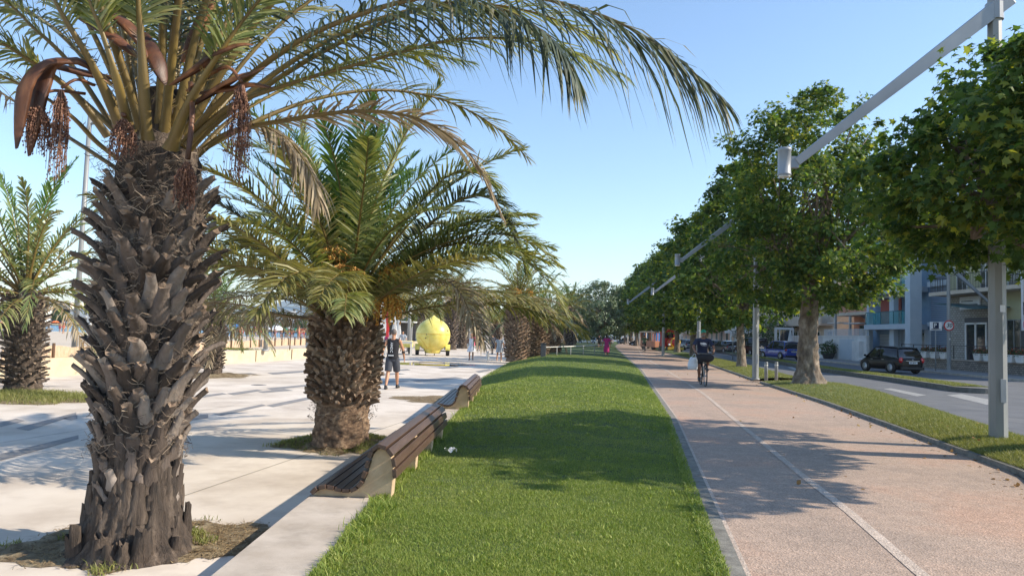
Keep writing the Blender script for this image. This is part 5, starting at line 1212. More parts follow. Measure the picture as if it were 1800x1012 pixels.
passer('tanned person in dark swimwear by the flags', 679, 72, 'magenta', 'navy', 2.8)
passer('person in white top near the far end of the promenade', 841, 74, 'offwhite', 'shorts_grey', 0)
passer('person in black with a pushchair at the far end of the lawn', 1053, 100, 'black_cloth', 'black_cloth', 0, 0)
c = at(1053, 600, 100); t = thing('pushchair', 'pale pushchair in front of the person in black', 'pushchair', (c.x-.1, 101.2, 0)); mb = MB(); mb.ball((0,0,.7), (.3,.35,.35)); obj('seat', mb, M_('offwhite'), t); mb = MB(); mb.tube([(-.25,.3,.12),(.0,-.4,1.0)], .02, 5); mb.tube([(.25,.3,.12),(.0,-.4,1.0)], .02, 5); obj('frame', mb, M_('galv'), t)
for x in (-.25,.25): mb = MB(); mb.prism([(.12*math.cos(i)+.3, .12+.12*math.sin(i)) for i in np.linspace(0, 6.28, 12)[:-1]], x-.03, x+.03, axis='x'); obj('wheel', mb, M_('rubber'), t)
# --- small white dog, sitting
c = at(857, 632, 47); t = thing('dog', 'small white dog walking between the two women', 'dog', (c.x, 47, PV), PI)
mb = MB(); mb.ball((0,0,.33), (.10,.24,.12), 14); mb.ball((0,.16,.35), (.11,.13,.14), 12); mb.tube([(0,.22,.38),(0,.30,.50)], [.09,.07], 10); mb.ball((0,.33,.56), (.075,.09,.08), 12); mb.ball((0,.42,.54), (.035,.055,.032), 8)
for x in (-.06,.06):
    mb.tube([(x,.18,.30),(x,.20,.15),(x,.19,.02)], [.05,.03,.028], 8); mb.tube([(x,-.16,.32),(x,-.10,.20),(x,-.19,.12),(x,-.17,.02)], [.07,.045,.026,.028], 8)
    mb.tube([(x,.33,.61),(x*1.4,.31,.67)], [.03,.012], 6)
mb.tube([(0,-.22,.40),(0,-.30,.50),(0,-.27,.60)], [.03,.025,.012], 6); obj('body', mb, M_('white'), t, remesh=.012, smooth=2)
mb = MB(); mb.ball((0,.47,.55), .014); mb.ball((-.03,.40,.59), .010); mb.ball((.03,.40,.59), .010); obj('face', mb, M_('black'), t)
c2_ = at(877, 633, 46.5); mb = MB(); mb.tube([(c.x,46.75,PV+.48),((c.x+c2_.x)/2,46.6,PV+.55),(c2_.x-.25,46.5,PV+.85)], .008, 5); tag(obj('dog_lead', mb, M_('darkgrey')), 'thin lead running from the white dog to the woman in grey', 'lead')

# ================================================================ CYCLIST
def bicycle(label, loc, rz, col='black', group=None):
    t = thing('bicycle', label, 'bicycle', loc, rz, group); r = .335
    for y in (-.53, .53):
        wmb = MB(); K = 40; V = []; 
        wmb.tube([(0, y+r*math.cos(2*PI*i/K), r+r*math.sin(2*PI*i/K)) for i in range(K+1)], .019, 6, cap=False); wh = obj('wheel', wmb, M_('rubber'), t)
        mb = MB(); mb.tube([(0, y+(r-.025)*math.cos(2*PI*i/K), r+(r-.025)*math.sin(2*PI*i/K)) for i in range(K+1)], .008, 5, cap=False); obj('rim', mb, M_('silver'), wh)
        mb = MB()
        for i in range(16): a = 2*PI*i/16; mb.tube([(.02*(-1)**i, y, r), (0, y+(r-.03)*math.cos(a), r+(r-.03)*math.sin(a))], .0015, 3, cap=False)
        mb.tube([(-.05,y,r),(.05,y,r)], .02, 8); obj('spokes', mb, M_('silver'), wh)
    mb = MB(); bb = (0,-.08,.28); st = (0,-.24,.80); hd = (0,.36,.82); hl = (0,.40,.70)
    for a, b, q in [(bb,st,.016),(bb,hl,.018),(st,hd,.015),(hd,hl,.019),((.05,-.53,r),bb,.010),((-.05,-.53,r),bb,.010),((.045,-.53,r),st,.009),((-.045,-.53,r),st,.009)]: mb.tube([a,b], q, 8)
    obj('frame', mb, M_(col), t)
    mb = MB(); mb.tube([hl,(.055,.44,.62),(.055,.53,r)], .012, 8); mb.tube([hl,(-.055,.44,.62),(-.055,.53,r)], .012, 8); obj('fork', mb, M_('galv'), t)
    mb = MB(); mb.tube([hd,(0,.37,1.0)], .014, 8); mb.tube([(-.29,.25,1.03),(-.22,.31,1.02),(0,.39,1.0),(.22,.31,1.02),(.29,.25,1.03)], .013, 8); hb = obj('handlebar', mb, M_('galv'), t)
    for s in (-1,1): mb = MB(); mb.tube([(s*.24,.295,1.023),(s*.31,.235,1.032)], .018, 8); obj('grip', mb, M_('rubber'), hb)
    mb = MB(); mb.ball((0,-.28,.88), (.07,.13,.035)); mb.tube([st,(0,-.27,.87)], .014, 6); obj('saddle', mb, M_('black'), t)
    mb = MB(); mb.prism([(-.08+.09*math.cos(i), .28+.09*math.sin(i)) for i in np.linspace(0, 6.28, 20)[:-1]], .04, .046, axis='x'); mb.tube([(.055,-.08,.28),(.07,-.02,.12)], .011, 6); mb.tube([(-.055,-.08,.28),(-.07,-.14,.44)], .011, 6); mb.tube([(-.03,-.08,.28),(.06,-.08,.28)], .02, 8); cr = obj('crank', mb, M_('silver'), t)
    for s, y, z in ((1,-.02,.12),(-1,-.14,.44)): mb = MB(); mb.box((s*.12, y, z), (.10,.08,.022)); obj('pedal', mb, M_('black'), cr)
    for y in (.53,-.53): mb = MB(); V = []; mb.tube([(0, y+(r+.03)*math.cos(a), r+(r+.03)*math.sin(a)) for a in np.linspace(.5, 2.8, 12)], .022, 6, flat=.3); obj('mudguard', mb, M_(col), t)
    return t
c = g(1240, 679, 0); bp_ = Vector((c.x+.06, c.y+.53, 0)); brz = PI-.12
bike = bicycle('black city bicycle ridden towards the camera on the red path', bp_, brz)
J = dict(pel=V3(0,-.27,1.0), waist=V3(0,-.24,1.13), chest=V3(0,-.17,1.31), sh=V3(0,-.11,1.46), neck=V3(0,-.09,1.52), head=V3(0,-.05,1.66),
         hipL=V3(-.10,-.25,.97), hipR=V3(.10,-.25,.97), kneeL=V3(-.15,.13,.84), kneeR=V3(.14,.06,.60), ankL=V3(-.12,-.12,.555), ankR=V3(.12,-.06,.235),
         shoL=V3(-.205,-.11,1.44), shoR=V3(.205,-.11,1.44), elbL=V3(-.33,.0,1.22), elbR=V3(.33,.0,1.22), wriL=V3(-.29,.19,1.09), wriR=V3(.29,.19,1.09))
cy = thing('person', 'cyclist in navy shirt and green cap riding towards the camera with white bag', 'person', bp_, brz)
obj('body', body_mesh(J, True, curl=.9, handdir={'L': V3(.15,.8,-.5), 'R': V3(-.15,.8,-.5)}), M_('skin_dark'), cy, remesh=.0065, smooth=3)
obj('shirt', top_mesh(J, .75, 1.16), M_('navy'), cy, remesh=.012, smooth=2); obj('shorts', shorts_mesh(J, .85, 1.1), M_('black_cloth'), cy, remesh=.012, smooth=2)
shoes(J, cy, 'black'); mb = MB(); h = J['head']
mb.ball(h+V3(0,-.01,.05), (.088,.10,.085), 16); mb.tube([h+V3(0,.07,.055), h+V3(0,.17,.045)], [.075,.055], 12, flat=.15); obj('cap', mb, M_('green'), cy)
mb = MB(); mb.ball(h+V3(0,.055,-.075), (.05,.05,.05)); obj('beard', mb, M_('hair_grey'), cy)
for s in (-1,1): mb = MB(); mb.ball(h+V3(s*.03,.088,.012), .011); obj('eye', mb, M_('black'), cy)
pr = []                                                       # pale fish shaped print on the shirt
mb = MB(); pts = [(-.11,.00),(-.06,.035),(.0,.05),(.05,.035),(.09,.045),(.11,.03),(.085,.01),(.10,-.02),(.06,-.005),(.0,-.03),(-.05,-.03)]
n = len(pts); V = [(x, .003+.0, z) for x, z in pts]+[(x, -.003, z) for x, z in pts]; mb.add(V, [tuple(range(n)), tuple(range(n, 2*n))[::-1]]+[(i, (i+1) % n, n+(i+1) % n, n+i) for i in range(n)])
mb.tube([(-.12,0,-.045),(-.04,0,-.06),(.05,0,-.05),(.08,0,-.03)], .006, 5); o = obj('shirt_print', mb, M_('plate'), cy, loc=(0, -.028, 1.33)); o.rotation_euler = (-.30, 0, 0)
hb_ = thing('handlebar_bag', 'wide black bag strapped on the handlebar in front of the cyclist', 'bag', bp_, brz); mb = MB(); mb.ball((0,.50,.90), (.27,.13,.15), 16); obj('pouch', mb, M_('black_cloth'), hb_, remesh=.015); mb = MB(); mb.box((0,.50,1.03), (.42,.16,.03)); obj('flap', mb, M_('darkgrey'), hb_, bevel=.01)
sb = thing('carrier_bag', 'white plastic carrier bag hanging from the handlebar beside the cyclist', 'bag', bp_, brz)
mb = MB(); mb.loft([(V3(.36,.22,.50),.13,.05),(V3(.36,.22,.53),.155,.075),(V3(.36,.22,.66),.16,.085),(V3(.35,.22,.80),.135,.05),(V3(.34,.22,.90),.10,.022)], 16); obj('bag_body', mb, M_('bag'), sb)
mb = MB(); mb.tube([(.26,.22,.88),(.285,.22,1.0),(.29,.22,1.04)], .01, 6); mb.tube([(.42,.22,.88),(.32,.22,1.0),(.29,.22,1.04)], .01, 6); obj('handle', mb, M_('bag'), sb)
mb = MB(); mb.box((.36,.137,.70), (.14,.004,.10)); obj('faded_print', mb, M_('skyblue'), sb)
# distant cyclist seen from behind
c = at(1132, 612, 80); b2 = bicycle('distant bicycle ridden away along the path', (c.x, 80, 0), 0)
J2 = {k: v.copy() for k, v in J.items()}; t = thing('person', 'distant cyclist in pale green shirt riding away', 'person', (c.x, 80, 0), 0)
obj('body', body_mesh(J2, True, curl=.9), M_('skin_tan'), t, remesh=.014); obj('shirt', top_mesh(J2, .75, 1.16), M_('olive_leaf'), t, remesh=.018); obj('shorts', shorts_mesh(J2, .8), M_('black_cloth'), t, remesh=.018); hair(J2, t, 'hair_dark'); shoes(J2, t, 'black')
# ================================================================ CARS
def car(label, x, y, rz, paint_, L=4.0, W=1.72, H=1.5, kind='hatch', group=None, z=-.05, plate='EX 308 PF'):
    t = thing('parked_car', label, 'car', (x, y, z), rz, group)      # local +Y = front
    h = L/2; gb = .17; belt = H*.60; hood = H*.585
    rearb = {'hatch': -h+.10, 'suv': -h+.06, 'van': -h+.03, 'wagon': -h+.08}[kind]
    # stations: y, half width, shoulder height
    hb = .64 if kind == 'hatch' else .48
    st = [(-h,.74,H*.50),(-h+.05,.82,belt-.05),(-h+.22,.95,belt),(-h*.55,1.0,belt+.01),(0,1.0,belt),(h*.34,1.0,belt-.02),(h*hb,.98,hood),(h*.72,.93,hood-.07),(h*.92,.84,hood-.19),(h,.70,H*.36)]
    mb = MB(); V = []; n = 14
    for (yy, wf, top) in st:
        w_ = W/2*wf; b = gb+(.10 if abs(yy) > h-.03 else 0)
        ring = [(w_*.80,b),(w_*.97,b+.08),(w_*1.0,b+.25),(w_*.985,top-.16),(w_*.93,top-.03),(w_*.80,top+.01),(w_*.35,top+.03)]
        V += [(a, yy, c_) for a, c_ in ring]+[(-a, yy, c_) for a, c_ in ring[::-1]]
    fs = [(i*n+j, (i+1)*n+j, (i+1)*n+(j+1) % n, i*n+(j+1) % n) for i in range(len(st)-1) for j in range(n)]+[tuple(range(n)), tuple((len(st)-1)*n+j for j in range(n))[::-1]]
    mb.add(V, fs, 0, True); bo = obj('body', mb, M_(paint_), t); m_ = bo.modifiers.new('e', 'SUBSURF'); m_.levels = 1; m_.render_levels = 2
    # greenhouse (glass) and roof
    fr = h*(.58 if kind == 'hatch' else .46); rt0 = {'hatch': -h+.42, 'suv': -h+.36, 'van': -h+.12, 'wagon': -h+.35}[kind]; rt1 = h*(.2 if kind == 'hatch' else .08)
    gl = [(rearb+.06, .80, belt-.03, .02), ((rearb+rt0)/2, .82, (belt+H)/2, 1), (rt0, .80, H-.05, 1), (0, .82, H-.01, 1), (rt1, .81, H-.03, 1), ((rt1+fr)/2, .83, (belt+H)/2-.0, 1), (fr, .84, hood, 1)]
    V = []; 
    for yy, wf, top, _ in gl:
        w_ = W/2; ring = [(w_*.93, belt-.06), (w_*(.93-.16*(top-belt)/(H-belt)), max(belt-.04, top-.06)), (w_*(.86-.20*(top-belt)/(H-belt)), max(belt-.02, top)), (w_*.3, max(belt-.01, top+.02))]
        V += [(a, yy, c_) for a, c_ in ring]+[(-a, yy, c_) for a, c_ in ring[::-1]]
    n = 8; k = len(gl); mb = MB(); mb.add(V, [(i*n+j, (i+1)*n+j, (i+1)*n+(j+1) % n, i*n+(j+1) % n) for i in range(k-1) for j in range(n-1)]+[tuple(range(n)), tuple((k-1)*n+j for j in range(n))[::-1]], 0, True)
    obj('window_glass', mb, M_('carglass'), t)
    mb = MB(); w_ = W/2; V = []
    for yy, zz in ((rt0-.05,H-.045),(rt0+.25,H+.012),(-.1,H+.03),(rt1-.1,H+.012),(rt1+.12,H-.055)):
        for a in (-.72,-.55,-.2,.2,.55,.72): V.append((w_*a, yy, zz+.022-.045*abs(a)**3*2))
    q0 = 5*6
    V += [(v[0], v[1], v[2]-.03) for v in V]; fs = [(i*6+j, i*6+j+1, (i+1)*6+j+1, (i+1)*6+j) for i in range(4) for j in range(5)]
    fs += [(q0+a, q0+d, q0+c_, q0+b) for a, b, c_, d in fs]; mb.add(V, fs, 0, True); obj('roof', mb, M_(paint_), t)
    for s in (-1, 1):
        mb = MB()
        for (y0, z0_, y1, z1_) in [(fr,hood-.02,rt1+.05,H-.05),(rearb+.08,belt,rt0,H-.05),(-.02*L,belt-.03,-.02*L,H-.03)]:
            mb.tube([(s*w_*.92,y0,z0_),(s*w_*.83,(y0+y1)/2,(z0_+z1_)/2),(s*w_*.73,y1,z1_)], .034, 6, flat=.8)
        mb.tube([(s*w_*.73,rt0,H-.045),(s*w_*.74,0,H-.0),(s*w_*.73,rt1+.05,H-.045)], .03, 6); obj('window_pillar', mb, M_(paint_), t)
        mb = MB(); mb.ball((s*(w_+.07), fr-.12, belt+.06), (.085,.05,.065)); obj('wing_mirror', mb, M_(paint_), t)
        mb = MB(); mb.box((s*(w_+.004), .12*L, belt-.13), (.02,.16,.03)); mb.box((s*(w_+.004), -.13*L, belt-.13), (.02,.16,.03)); obj('door_handle', mb, M_('silver'), t)
        mb = MB(); hh = (.10 if kind != 'hatch' else .16); mb.ball((s*w_*.80, -h+.085, belt-.13), (.14,.075,hh)); obj('tail_light', mb, M_('tail_red'), t)
        mb = MB(); mb.ball((s*w_*.72, h-.13, hood-.20), (.19,.10,.075)); obj('headlight', mb, M_('plate'), t)
        for yy in (-h+.72, h-.78):
            x_ = s*(w_-.072); r = .315; mb = MB(); mb.lathe([(r-.10,-.10),(r-.02,-.10),(r,-.07),(r,.07),(r-.02,.10),(r-.10,.10)], 26, (0,0,0)); me = mb.mesh('wheel', M_('rubber')); me.transform(Matrix.Translation((x_, yy, r)) @ Matrix.Rotation(PI/2, 4, 'Y')); wh = obj('wheel', me, None, t)
            mb = MB(); mb.lathe([(0,-.104),(r-.11,-.104),(r-.10,-.09),(r-.10,.09),(r-.11,.104),(0,.104)], 20); me = mb.mesh('rim', M_('silver')); me.transform(Matrix.Translation((x_, yy, r)) @ Matrix.Rotation(PI/2, 4, 'Y')); obj('rim', me, None, wh)
            mb = MB(); mb.prism([((r+.05)*math.cos(a)+yy, r+(r+.05)*math.sin(a)) for a in np.linspace(-.35, PI+.35, 20)], x_-.06*s+.02*s, s*(w_+.006), axis='x'); obj('wheel_arch', mb, M_('black'), t)
    mb = MB(); mb.box((0,-h+.03,gb+.14), (W*.86,.12,.16)); obj('rear_bumper', mb, M_('black'), t, bevel=.03)
    mb = MB(); mb.box((0,-h-.035,belt-.26), (.52,.015,.115)); pl = obj('number_plate', mb, M_('plate'), t)
    text_part('plate_text', plate, .09, M_('black'), pl, (0,-h-.046,belt-.26))
    mb = MB(); mb.box((0,-h+.0,belt-.155), (W*.5,.06,.035)); obj('chrome_strip', mb, M_('silver'), t)
    mb = MB(); mb.ball((0,-h+.0,belt-.09), (.045,.03,.045)); obj('badge', mb, M_('silver'), t)
    mb = MB(); mb.tube([(0,rearb+.22,belt+.16),(.32,rearb+.17,belt+.12)], .012, 5); obj('rear_wiper', mb, M_('black'), t)
    return t
c = at(1572, 655, 42.2); car('shiny black hatchback parked facing away in front of the balcony building', c.x-.1, 42.5, .20, 'carblack', 3.6, 1.68, 1.46)
c = at(1371, 630, 68); car('bright blue car parked facing away behind the knobbly tree', c.x, 68, .22, 'blue', 4.3, 1.84, 1.62, 'suv', plate='FN 427 KL')
c = at(1316, 620, 82); car('black boxy van half hidden behind the second lamp post', c.x+.2, 82, .20, 'carblack', 4.6, 1.9, 1.9, 'van', plate='DT 651 RW')
c = at(1273, 613, 92); car('dark grey estate car to the right of the cyclist', c.x, 92, .22, 'cargrey', 4.3, 1.75, 1.5, 'wagon', plate='CZ 194 BM')
c = at(1252, 610, 104); car('dark car mostly hidden behind the cyclist shoulder', c.x, 104, .22, 'carblack', 4.3, 1.75, 1.5, 'wagon', plate='BR 730 AS')
c = at(1277, 606, 122); car('white car with pale roof parked beyond the estate car', c.x, 122, .22, 'carwhite', 4.3, 1.75, 1.5, 'suv', plate='EK 582 VD')
c = at(1203, 608, 110); car('silver car driving right of the red tourist train', c.x, 110, .25, 'silver', 4.2, 1.75, 1.5, 'wagon', plate='DB 267 YT')
for i, (px, Y, p, lab) in enumerate([(1033,150,'carwhite','small white car at the end of the lawn'), (1008,158,'cargrey','grey car behind the palm cluster railing'), (1060,156,'silver','silver car at the far end behind the woman in magenta'), (1126,140,'carblack','black car seen between the young tree stakes'), (1100,170,'cargrey','dark grey car left of the black one between the stakes')]):
    c = at(px, 602, Y); car(lab, c.x, Y, 1.2, p, 4.2, 1.75, 1.5, 'hatch', plate='CA 31%d GH' % i)
c = at(1118, 600, 150)
t = thing('delivery_truck', 'blue box truck behind the young trees', 'truck', (c.x+4, 152, -.05), .4)
mb = MB(); mb.box((0,0,2.1), (2.4,5.2,2.8)); obj('cargo_box', mb, M_('skyblue'), t, bevel=.05); mb = MB(); mb.box((0,3.4,1.5), (2.2,1.5,2.2)); obj('cab', mb, M_('white'), t, bevel=.15)
mb = MB(); mb.box((0,4.15,1.9), (1.9,.06,.8)); obj('windscreen', mb, M_('carglass'), t)
for s in (-1,1):
    for y in (-1.6,3.2): mb = MB(); mb.prism([(y+.42*math.cos(a), .42+.42*math.sin(a)) for a in np.linspace(0,6.28,20)[:-1]], s*1.1-.14, s*1.1+.14, axis='x'); obj('wheel', mb, M_('rubber'), t)
# ---------------------------------------------------------------- tourist train (front facing camera)
c = at(1181, 609, 88); t = thing('tourist_train', 'red and gold tourist road train engine facing the camera', 'train', (c.x, 88, -.05), PI+.05)
mb = MB(); mb.box((0,-1.2,1.55), (1.9,1.6,1.9)); obj('cab', mb, M_('red'), t, bevel=.06)
mb = MB(); mb.box((0,-1.2,2.58), (2.15,1.9,.12)); obj('cab_roof', mb, M_('red'), t, bevel=.04)
mb = MB(); mb.box((0,-.38,1.95), (1.5,.04,.7)); obj('windscreen', mb, M_('carglass'), t)
mb = MB(); mb.tube([(0,-.4,1.12),(0,1.5,1.12)], .56, 24); obj('boiler', mb, M_('red'), t)
for y_, r_ in ((1.5,.60),(.2,.58)): mb = MB(); mb.tube([(0,y_,1.12),(0,y_+.06,1.12)], r_, 24); obj('gold_band', mb, M_('gold'), t)
mb = MB(); mb.tube([(0,1.56,1.12),(0,1.62,1.12)], .46, 24); obj('smokebox_door', mb, M_('red'), t); mb = MB(); mb.tube([(0,1.62,1.12),(0,1.68,1.12)], .14, 14); obj('door_boss', mb, M_('gold'), t)
mb = MB(); mb.lathe([(.14,1.6),(.14,2.05),(.24,2.25),(.20,2.3),(0,2.3)], 16, (0,1.1,0)); obj('chimney', mb, M_('red'), t)
mb = MB(); mb.box((0,.6,.45), (1.7,2.4,.22)); mb.box((0,1.75,.42), (1.9,.14,.32)); obj('running_board', mb, M_('gold'), t, bevel=.02)
for s in (-1,1):
    mb = MB(); mb.tube([(s*.75,1.5,.85),(s*.75,1.66,.85)], .13, 14); obj('headlight', mb, M_('plate'), t)
    for y in (-1.2,1.0): mb = MB(); mb.prism([(y+.34*math.cos(a), .34+.34*math.sin(a)) for a in np.linspace(0,6.28,20)[:-1]], s*.8-.1, s*.8+.1, axis='x'); obj('wheel', mb, M_('rubber'), t)
c = at(1152, 608, 95); t = thing('train_carriage', 'open wooden carriage behind the red tourist engine', 'train', (c.x, 96, -.05), .3)
mb = MB(); mb.box((0,0,.8), (1.9,4,.8)); obj('body', mb, M_('wall_terra'), t, bevel=.03); mb = MB(); mb.box((0,0,2.35), (2.1,4.3,.14)); obj('roof', mb, M_('wall_cream'), t, bevel=.03)
for s in (-1,1):
    for y in (-1.95,-.65,.65,1.95): mb = MB(); mb.box((s*.9,y,1.75), (.09,.09,1.1)); obj('roof_post', mb, M_('wall_terra'), t)
    for y in (-1.3,1.3): mb = MB(); mb.prism([(y+.3*math.cos(a), .3+.3*math.sin(a)) for a in np.linspace(0,6.28,20)[:-1]], s*.8-.1, s*.8+.1, axis='x'); obj('wheel', mb, M_('rubber'), t)
# ================================================================ BUILDINGS, right side. local x: left to right along the facade, local y: into the block
def bld(label, X, Y, name='apartment_building', cat='building', rz=-PI/2, z=.06, group=None): return thing(name, label, cat, (X, Y, z), rz, group)
def part(name, mat, t, boxes, bevel=0, label=None):
    mb = MB()
    for c, d in boxes: mb.box(c, d)
    return obj(name, mb, M_(mat), t, bevel=bevel, label=label)
def span(x0, x1, y0, y1, z0, z1): return (((x0+x1)/2, (y0+y1)/2, (z0+z1)/2), (x1-x0, y1-y0, z1-z0))
def window(t, x, z, w_, h_, y=0, fm='white', gm='glass', fr=.06, shut=None):
    f = part('window', fm, t, [span(x-w_/2,x-w_/2+fr,y-.05,y+.03,z,z+h_), span(x+w_/2-fr,x+w_/2,y-.05,y+.03,z,z+h_), span(x-w_/2+fr,x+w_/2-fr,y-.05,y+.03,z,z+fr), span(x-w_/2+fr,x+w_/2-fr,y-.05,y+.03,z+h_-fr,z+h_), span(x-fr/2,x+fr/2,y-.045,y+.03,z+fr,z+h_-fr)])
    part('pane', gm, f, [span(x-w_/2+fr,x+w_/2-fr,y-.02,y-.005,z+fr,z+h_-fr)])
    if shut:
        for s in (-1, 1): part('shutter', shut, f, [span(x+s*(w_/2+.25)-.22,x+s*(w_/2+.25)+.22,y-.06,y-.01,z,z+h_)])
    return f
def railing(t, x0, x1, y, z, h=1.0, step=.13, mat='darkgrey', side=None):
    mb = MB(); mb.box(((x0+x1)/2, y, z+h), (x1-x0, .05, .05)); mb.box(((x0+x1)/2, y, z+.1), (x1-x0, .03, .03)); n = int((x1-x0)/step)
    for i in range(n+1): mb.box((x0+(x1-x0)*i/n, y, z+h/2), (.022, .022, h))
    if side:
        for x in (x0, x1): mb.box((x, y+side/2, z+h), (.05, side, .05)); [mb.box((x, y+side*k/8, z+h/2), (.022,.022,h)) for k in range(1, 8)]
    return obj('railing', mb, M_(mat), t)
# ---- hotel, Y 53 -> 36
BX, BY = 31.6, 53.3
t = bld('yellow rendered hotel with stone doorway and long iron balcony at the right edge', BX, BY, 'hotel')
part('wall', 'wall_yellow', t, [span(0,19,.0,10,0,10.6)])
part('stone_cladding', 'stone', t, [span(.15,5.4,-.16,.001,.55,5.0)])
part('terrace', 'sidewalk', t, [span(-.3,19,-3.0,-.001,0,.55)])
part('balcony_slab', 'wall_cream', t, [span(.1,19,-1.55,-.002,5.05,5.3)]); railing(t, .2, 18.9, -1.48, 5.3, 1.05, .16, side=1.4)
part('balcony_slab', 'wall_cream', t, [span(.1,19,-1.55,-.002,8.2,8.42)]); railing(t, .2, 18.9, -1.48, 8.42, 1.0, .2)
d = part('door', 'white', t, [span(2.2,2.32,-.26,-.15,.56,3.15), span(3.28,3.4,-.26,-.15,.56,3.15), span(4.4,4.5,-.26,-.15,.56,3.15), span(2.32,4.4,-.26,-.15,3.03,3.15)])
part('pane', 'glass', d, [span(2.32,3.28,-.20,-.18,.57,3.03), span(3.4,4.4,-.20,-.18,.57,3.03)])
part('door_recess', 'darkgrey', t, [span(2.05,4.65,-.175,-.161,.56,3.5)])
s_ = part('name_board', 'plate', t, [span(1.7,3.9,-.30,-.2,4.05,4.95)]); part('lettering_bar', 'darkgrey', s_, [span(1.9,3.7,-.315,-.301,4.35,4.42), span(1.9,3.2,-.315,-.301,4.6,4.66)])
mb = MB(); mb.add([(1.9,-.2,4.5),(6.8,-.2,4.1),(6.4,-2.3,3.95),(2.3,-2.4,4.45),(1.9,-.2,4.44),(6.8,-.2,4.04),(6.4,-2.3,3.89),(2.3,-2.4,4.39)], [(0,1,2,3),(4,7,6,5),(0,3,7,4),(3,2,6,7),(2,1,5,6)]); obj('canopy', mb, M_('teal_dark'), t)
for x in (6.9, 10.8, 14.5, 17.2):
    f = window(t, x, 1.0, 1.3, 2.3, -.02, 'galv', shut='shrub_leaf' if 0 else 'darkgrey')
for x in (1.6, 4.2, 7.0, 9.8, 12.6, 15.4): window(t, x, 5.35, 1.2, 2.2, -.02, 'white'); window(t, x, 8.5, 1.2, 1.5, -.02, 'white')
for x in (6.2, 9.6, 12.4):
    mb = MB(); mb.tube([(x,-.02,3.6),(x,-.25,3.8),(x,-.45,3.7),(x,-.45,3.5)], .025, 6); mb.lathe([(.16,0),(.08,.12),(.03,.18)], 12, (x,-.45,3.33)); obj('wall_lamp', mb, M_('black'), t)
part('parapet', 'wall_white', t, [span(-.02,19.02,-.1,10.05,10.602,10.9)]); part('roof_room', 'wall_white', t, [span(3,8,3,8,10.9,13.2)])
sg = thing('hotel_sign', 'white vertical sign with dark letters cut by the right edge', 'sign', (at(1799,545,43.2).x, 43.2, at(1799,545,43.2).z), 0)
mb = MB(); mb.box((0.45,0,.45), (1.1,.12,3.3)); obj('panel', mb, M_('plate'), sg, bevel=.02)
text_part('letters', 'H', .62, M_('black'), sg, (.42,-.07,1.6)); text_part('letters', 'O', .62, M_('black'), sg, (.42,-.07,.98)); mb = MB(); mb.box((.45,-.066,.1), (1.0,.01,.75)); obj('blue_band', mb, M_('navy'), sg); mb = MB(); mb.box((.45,-.066,-.85), (1.0,.01,.35)); obj('pink_band', mb, M_('pink'), sg)
mb = MB(); mb.tube([(.4,.1,.4),(3.2,4.5,.4)], .05, 6); obj('bracket', mb, M_('galv'), sg)
# terrace wall, planters, railing in front of the hotel
t = thing('terrace_wall', 'low rubble stone wall in front of the hotel terrace', 'wall', (28.3, 54, .06), -PI/2)
part('stone_wall', 'stone_low', t, [span(0,16,0,.35,0,.62)]); part('coping', 'curb', t, [span(-.03,16.03,-.03,.38,.621,.69)])
mb = MB(); mb.box((8,.17,1.55), (16,.04,.04)); 
for x in np.linspace(0.1, 15.9, 11): mb.box((x,.17,1.12), (.04,.04,.86))
obj('rail', mb, M_('black'), t)
rr = np.random.default_rng(88)
pl0 = thing('planter_box', 'white tapering planter with dull red flowers on the low stone wall', 'planter', (0,0,0), 0, 'white planters on the hotel wall')
mb = MB(); mb.add([(-.24,-.15,0),(.24,-.15,0),(.24,.15,0),(-.24,.15,0),(-.34,-.19,.42),(.34,-.19,.42),(.34,.19,.42),(-.34,.19,.42)], [(0,3,2,1),(4,5,6,7),(0,1,5,4),(1,2,6,5),(2,3,7,6),(3,0,4,7)]); obj('pot', mb, M_('white'), pl0, bevel=.01)
P = rr.normal(0, 1, (260, 3))*np.array([.2,.13,.1])+np.array([0,0,.56]); o_ = rr.normal(0, 1, (260, 3)); o_ /= np.linalg.norm(o_, axis=1)[:, None]
pm('flower', [(.20,.03,.02),(.42,.07,.04)], 9, .8, 0, island=.8); fm_ = leaf_cloud(P, o_, .09, rr, OVAL); fm_ = leaf_cloud(P[:90]+[0,0,.04], o_[:90], .09, rr, OVAL, mi=1, mb=fm_); obj('foliage', fm_, [M_('shrub_leaf'), M_('flower')], pl0)
xs = [1625, 1641, 1658, 1718, 1735, 1774, 1792]
for i, px in enumerate(xs):
    Y = 27.95*1300/(px-900)*1.0; o = pl0 if i == 0 else dup(pl0, (0,0,0)); o.location = (28.1, Y, .75); o.rotation_euler = (0,0,-PI/2)
    o['label'] = 'white planter with flowers on the hotel wall, ' + ['first after the white column','second after the white column','just left of the 30 sign post','right of the glass door','second right of the glass door','just right of the nearest lamp post','cut by the right edge'][i]
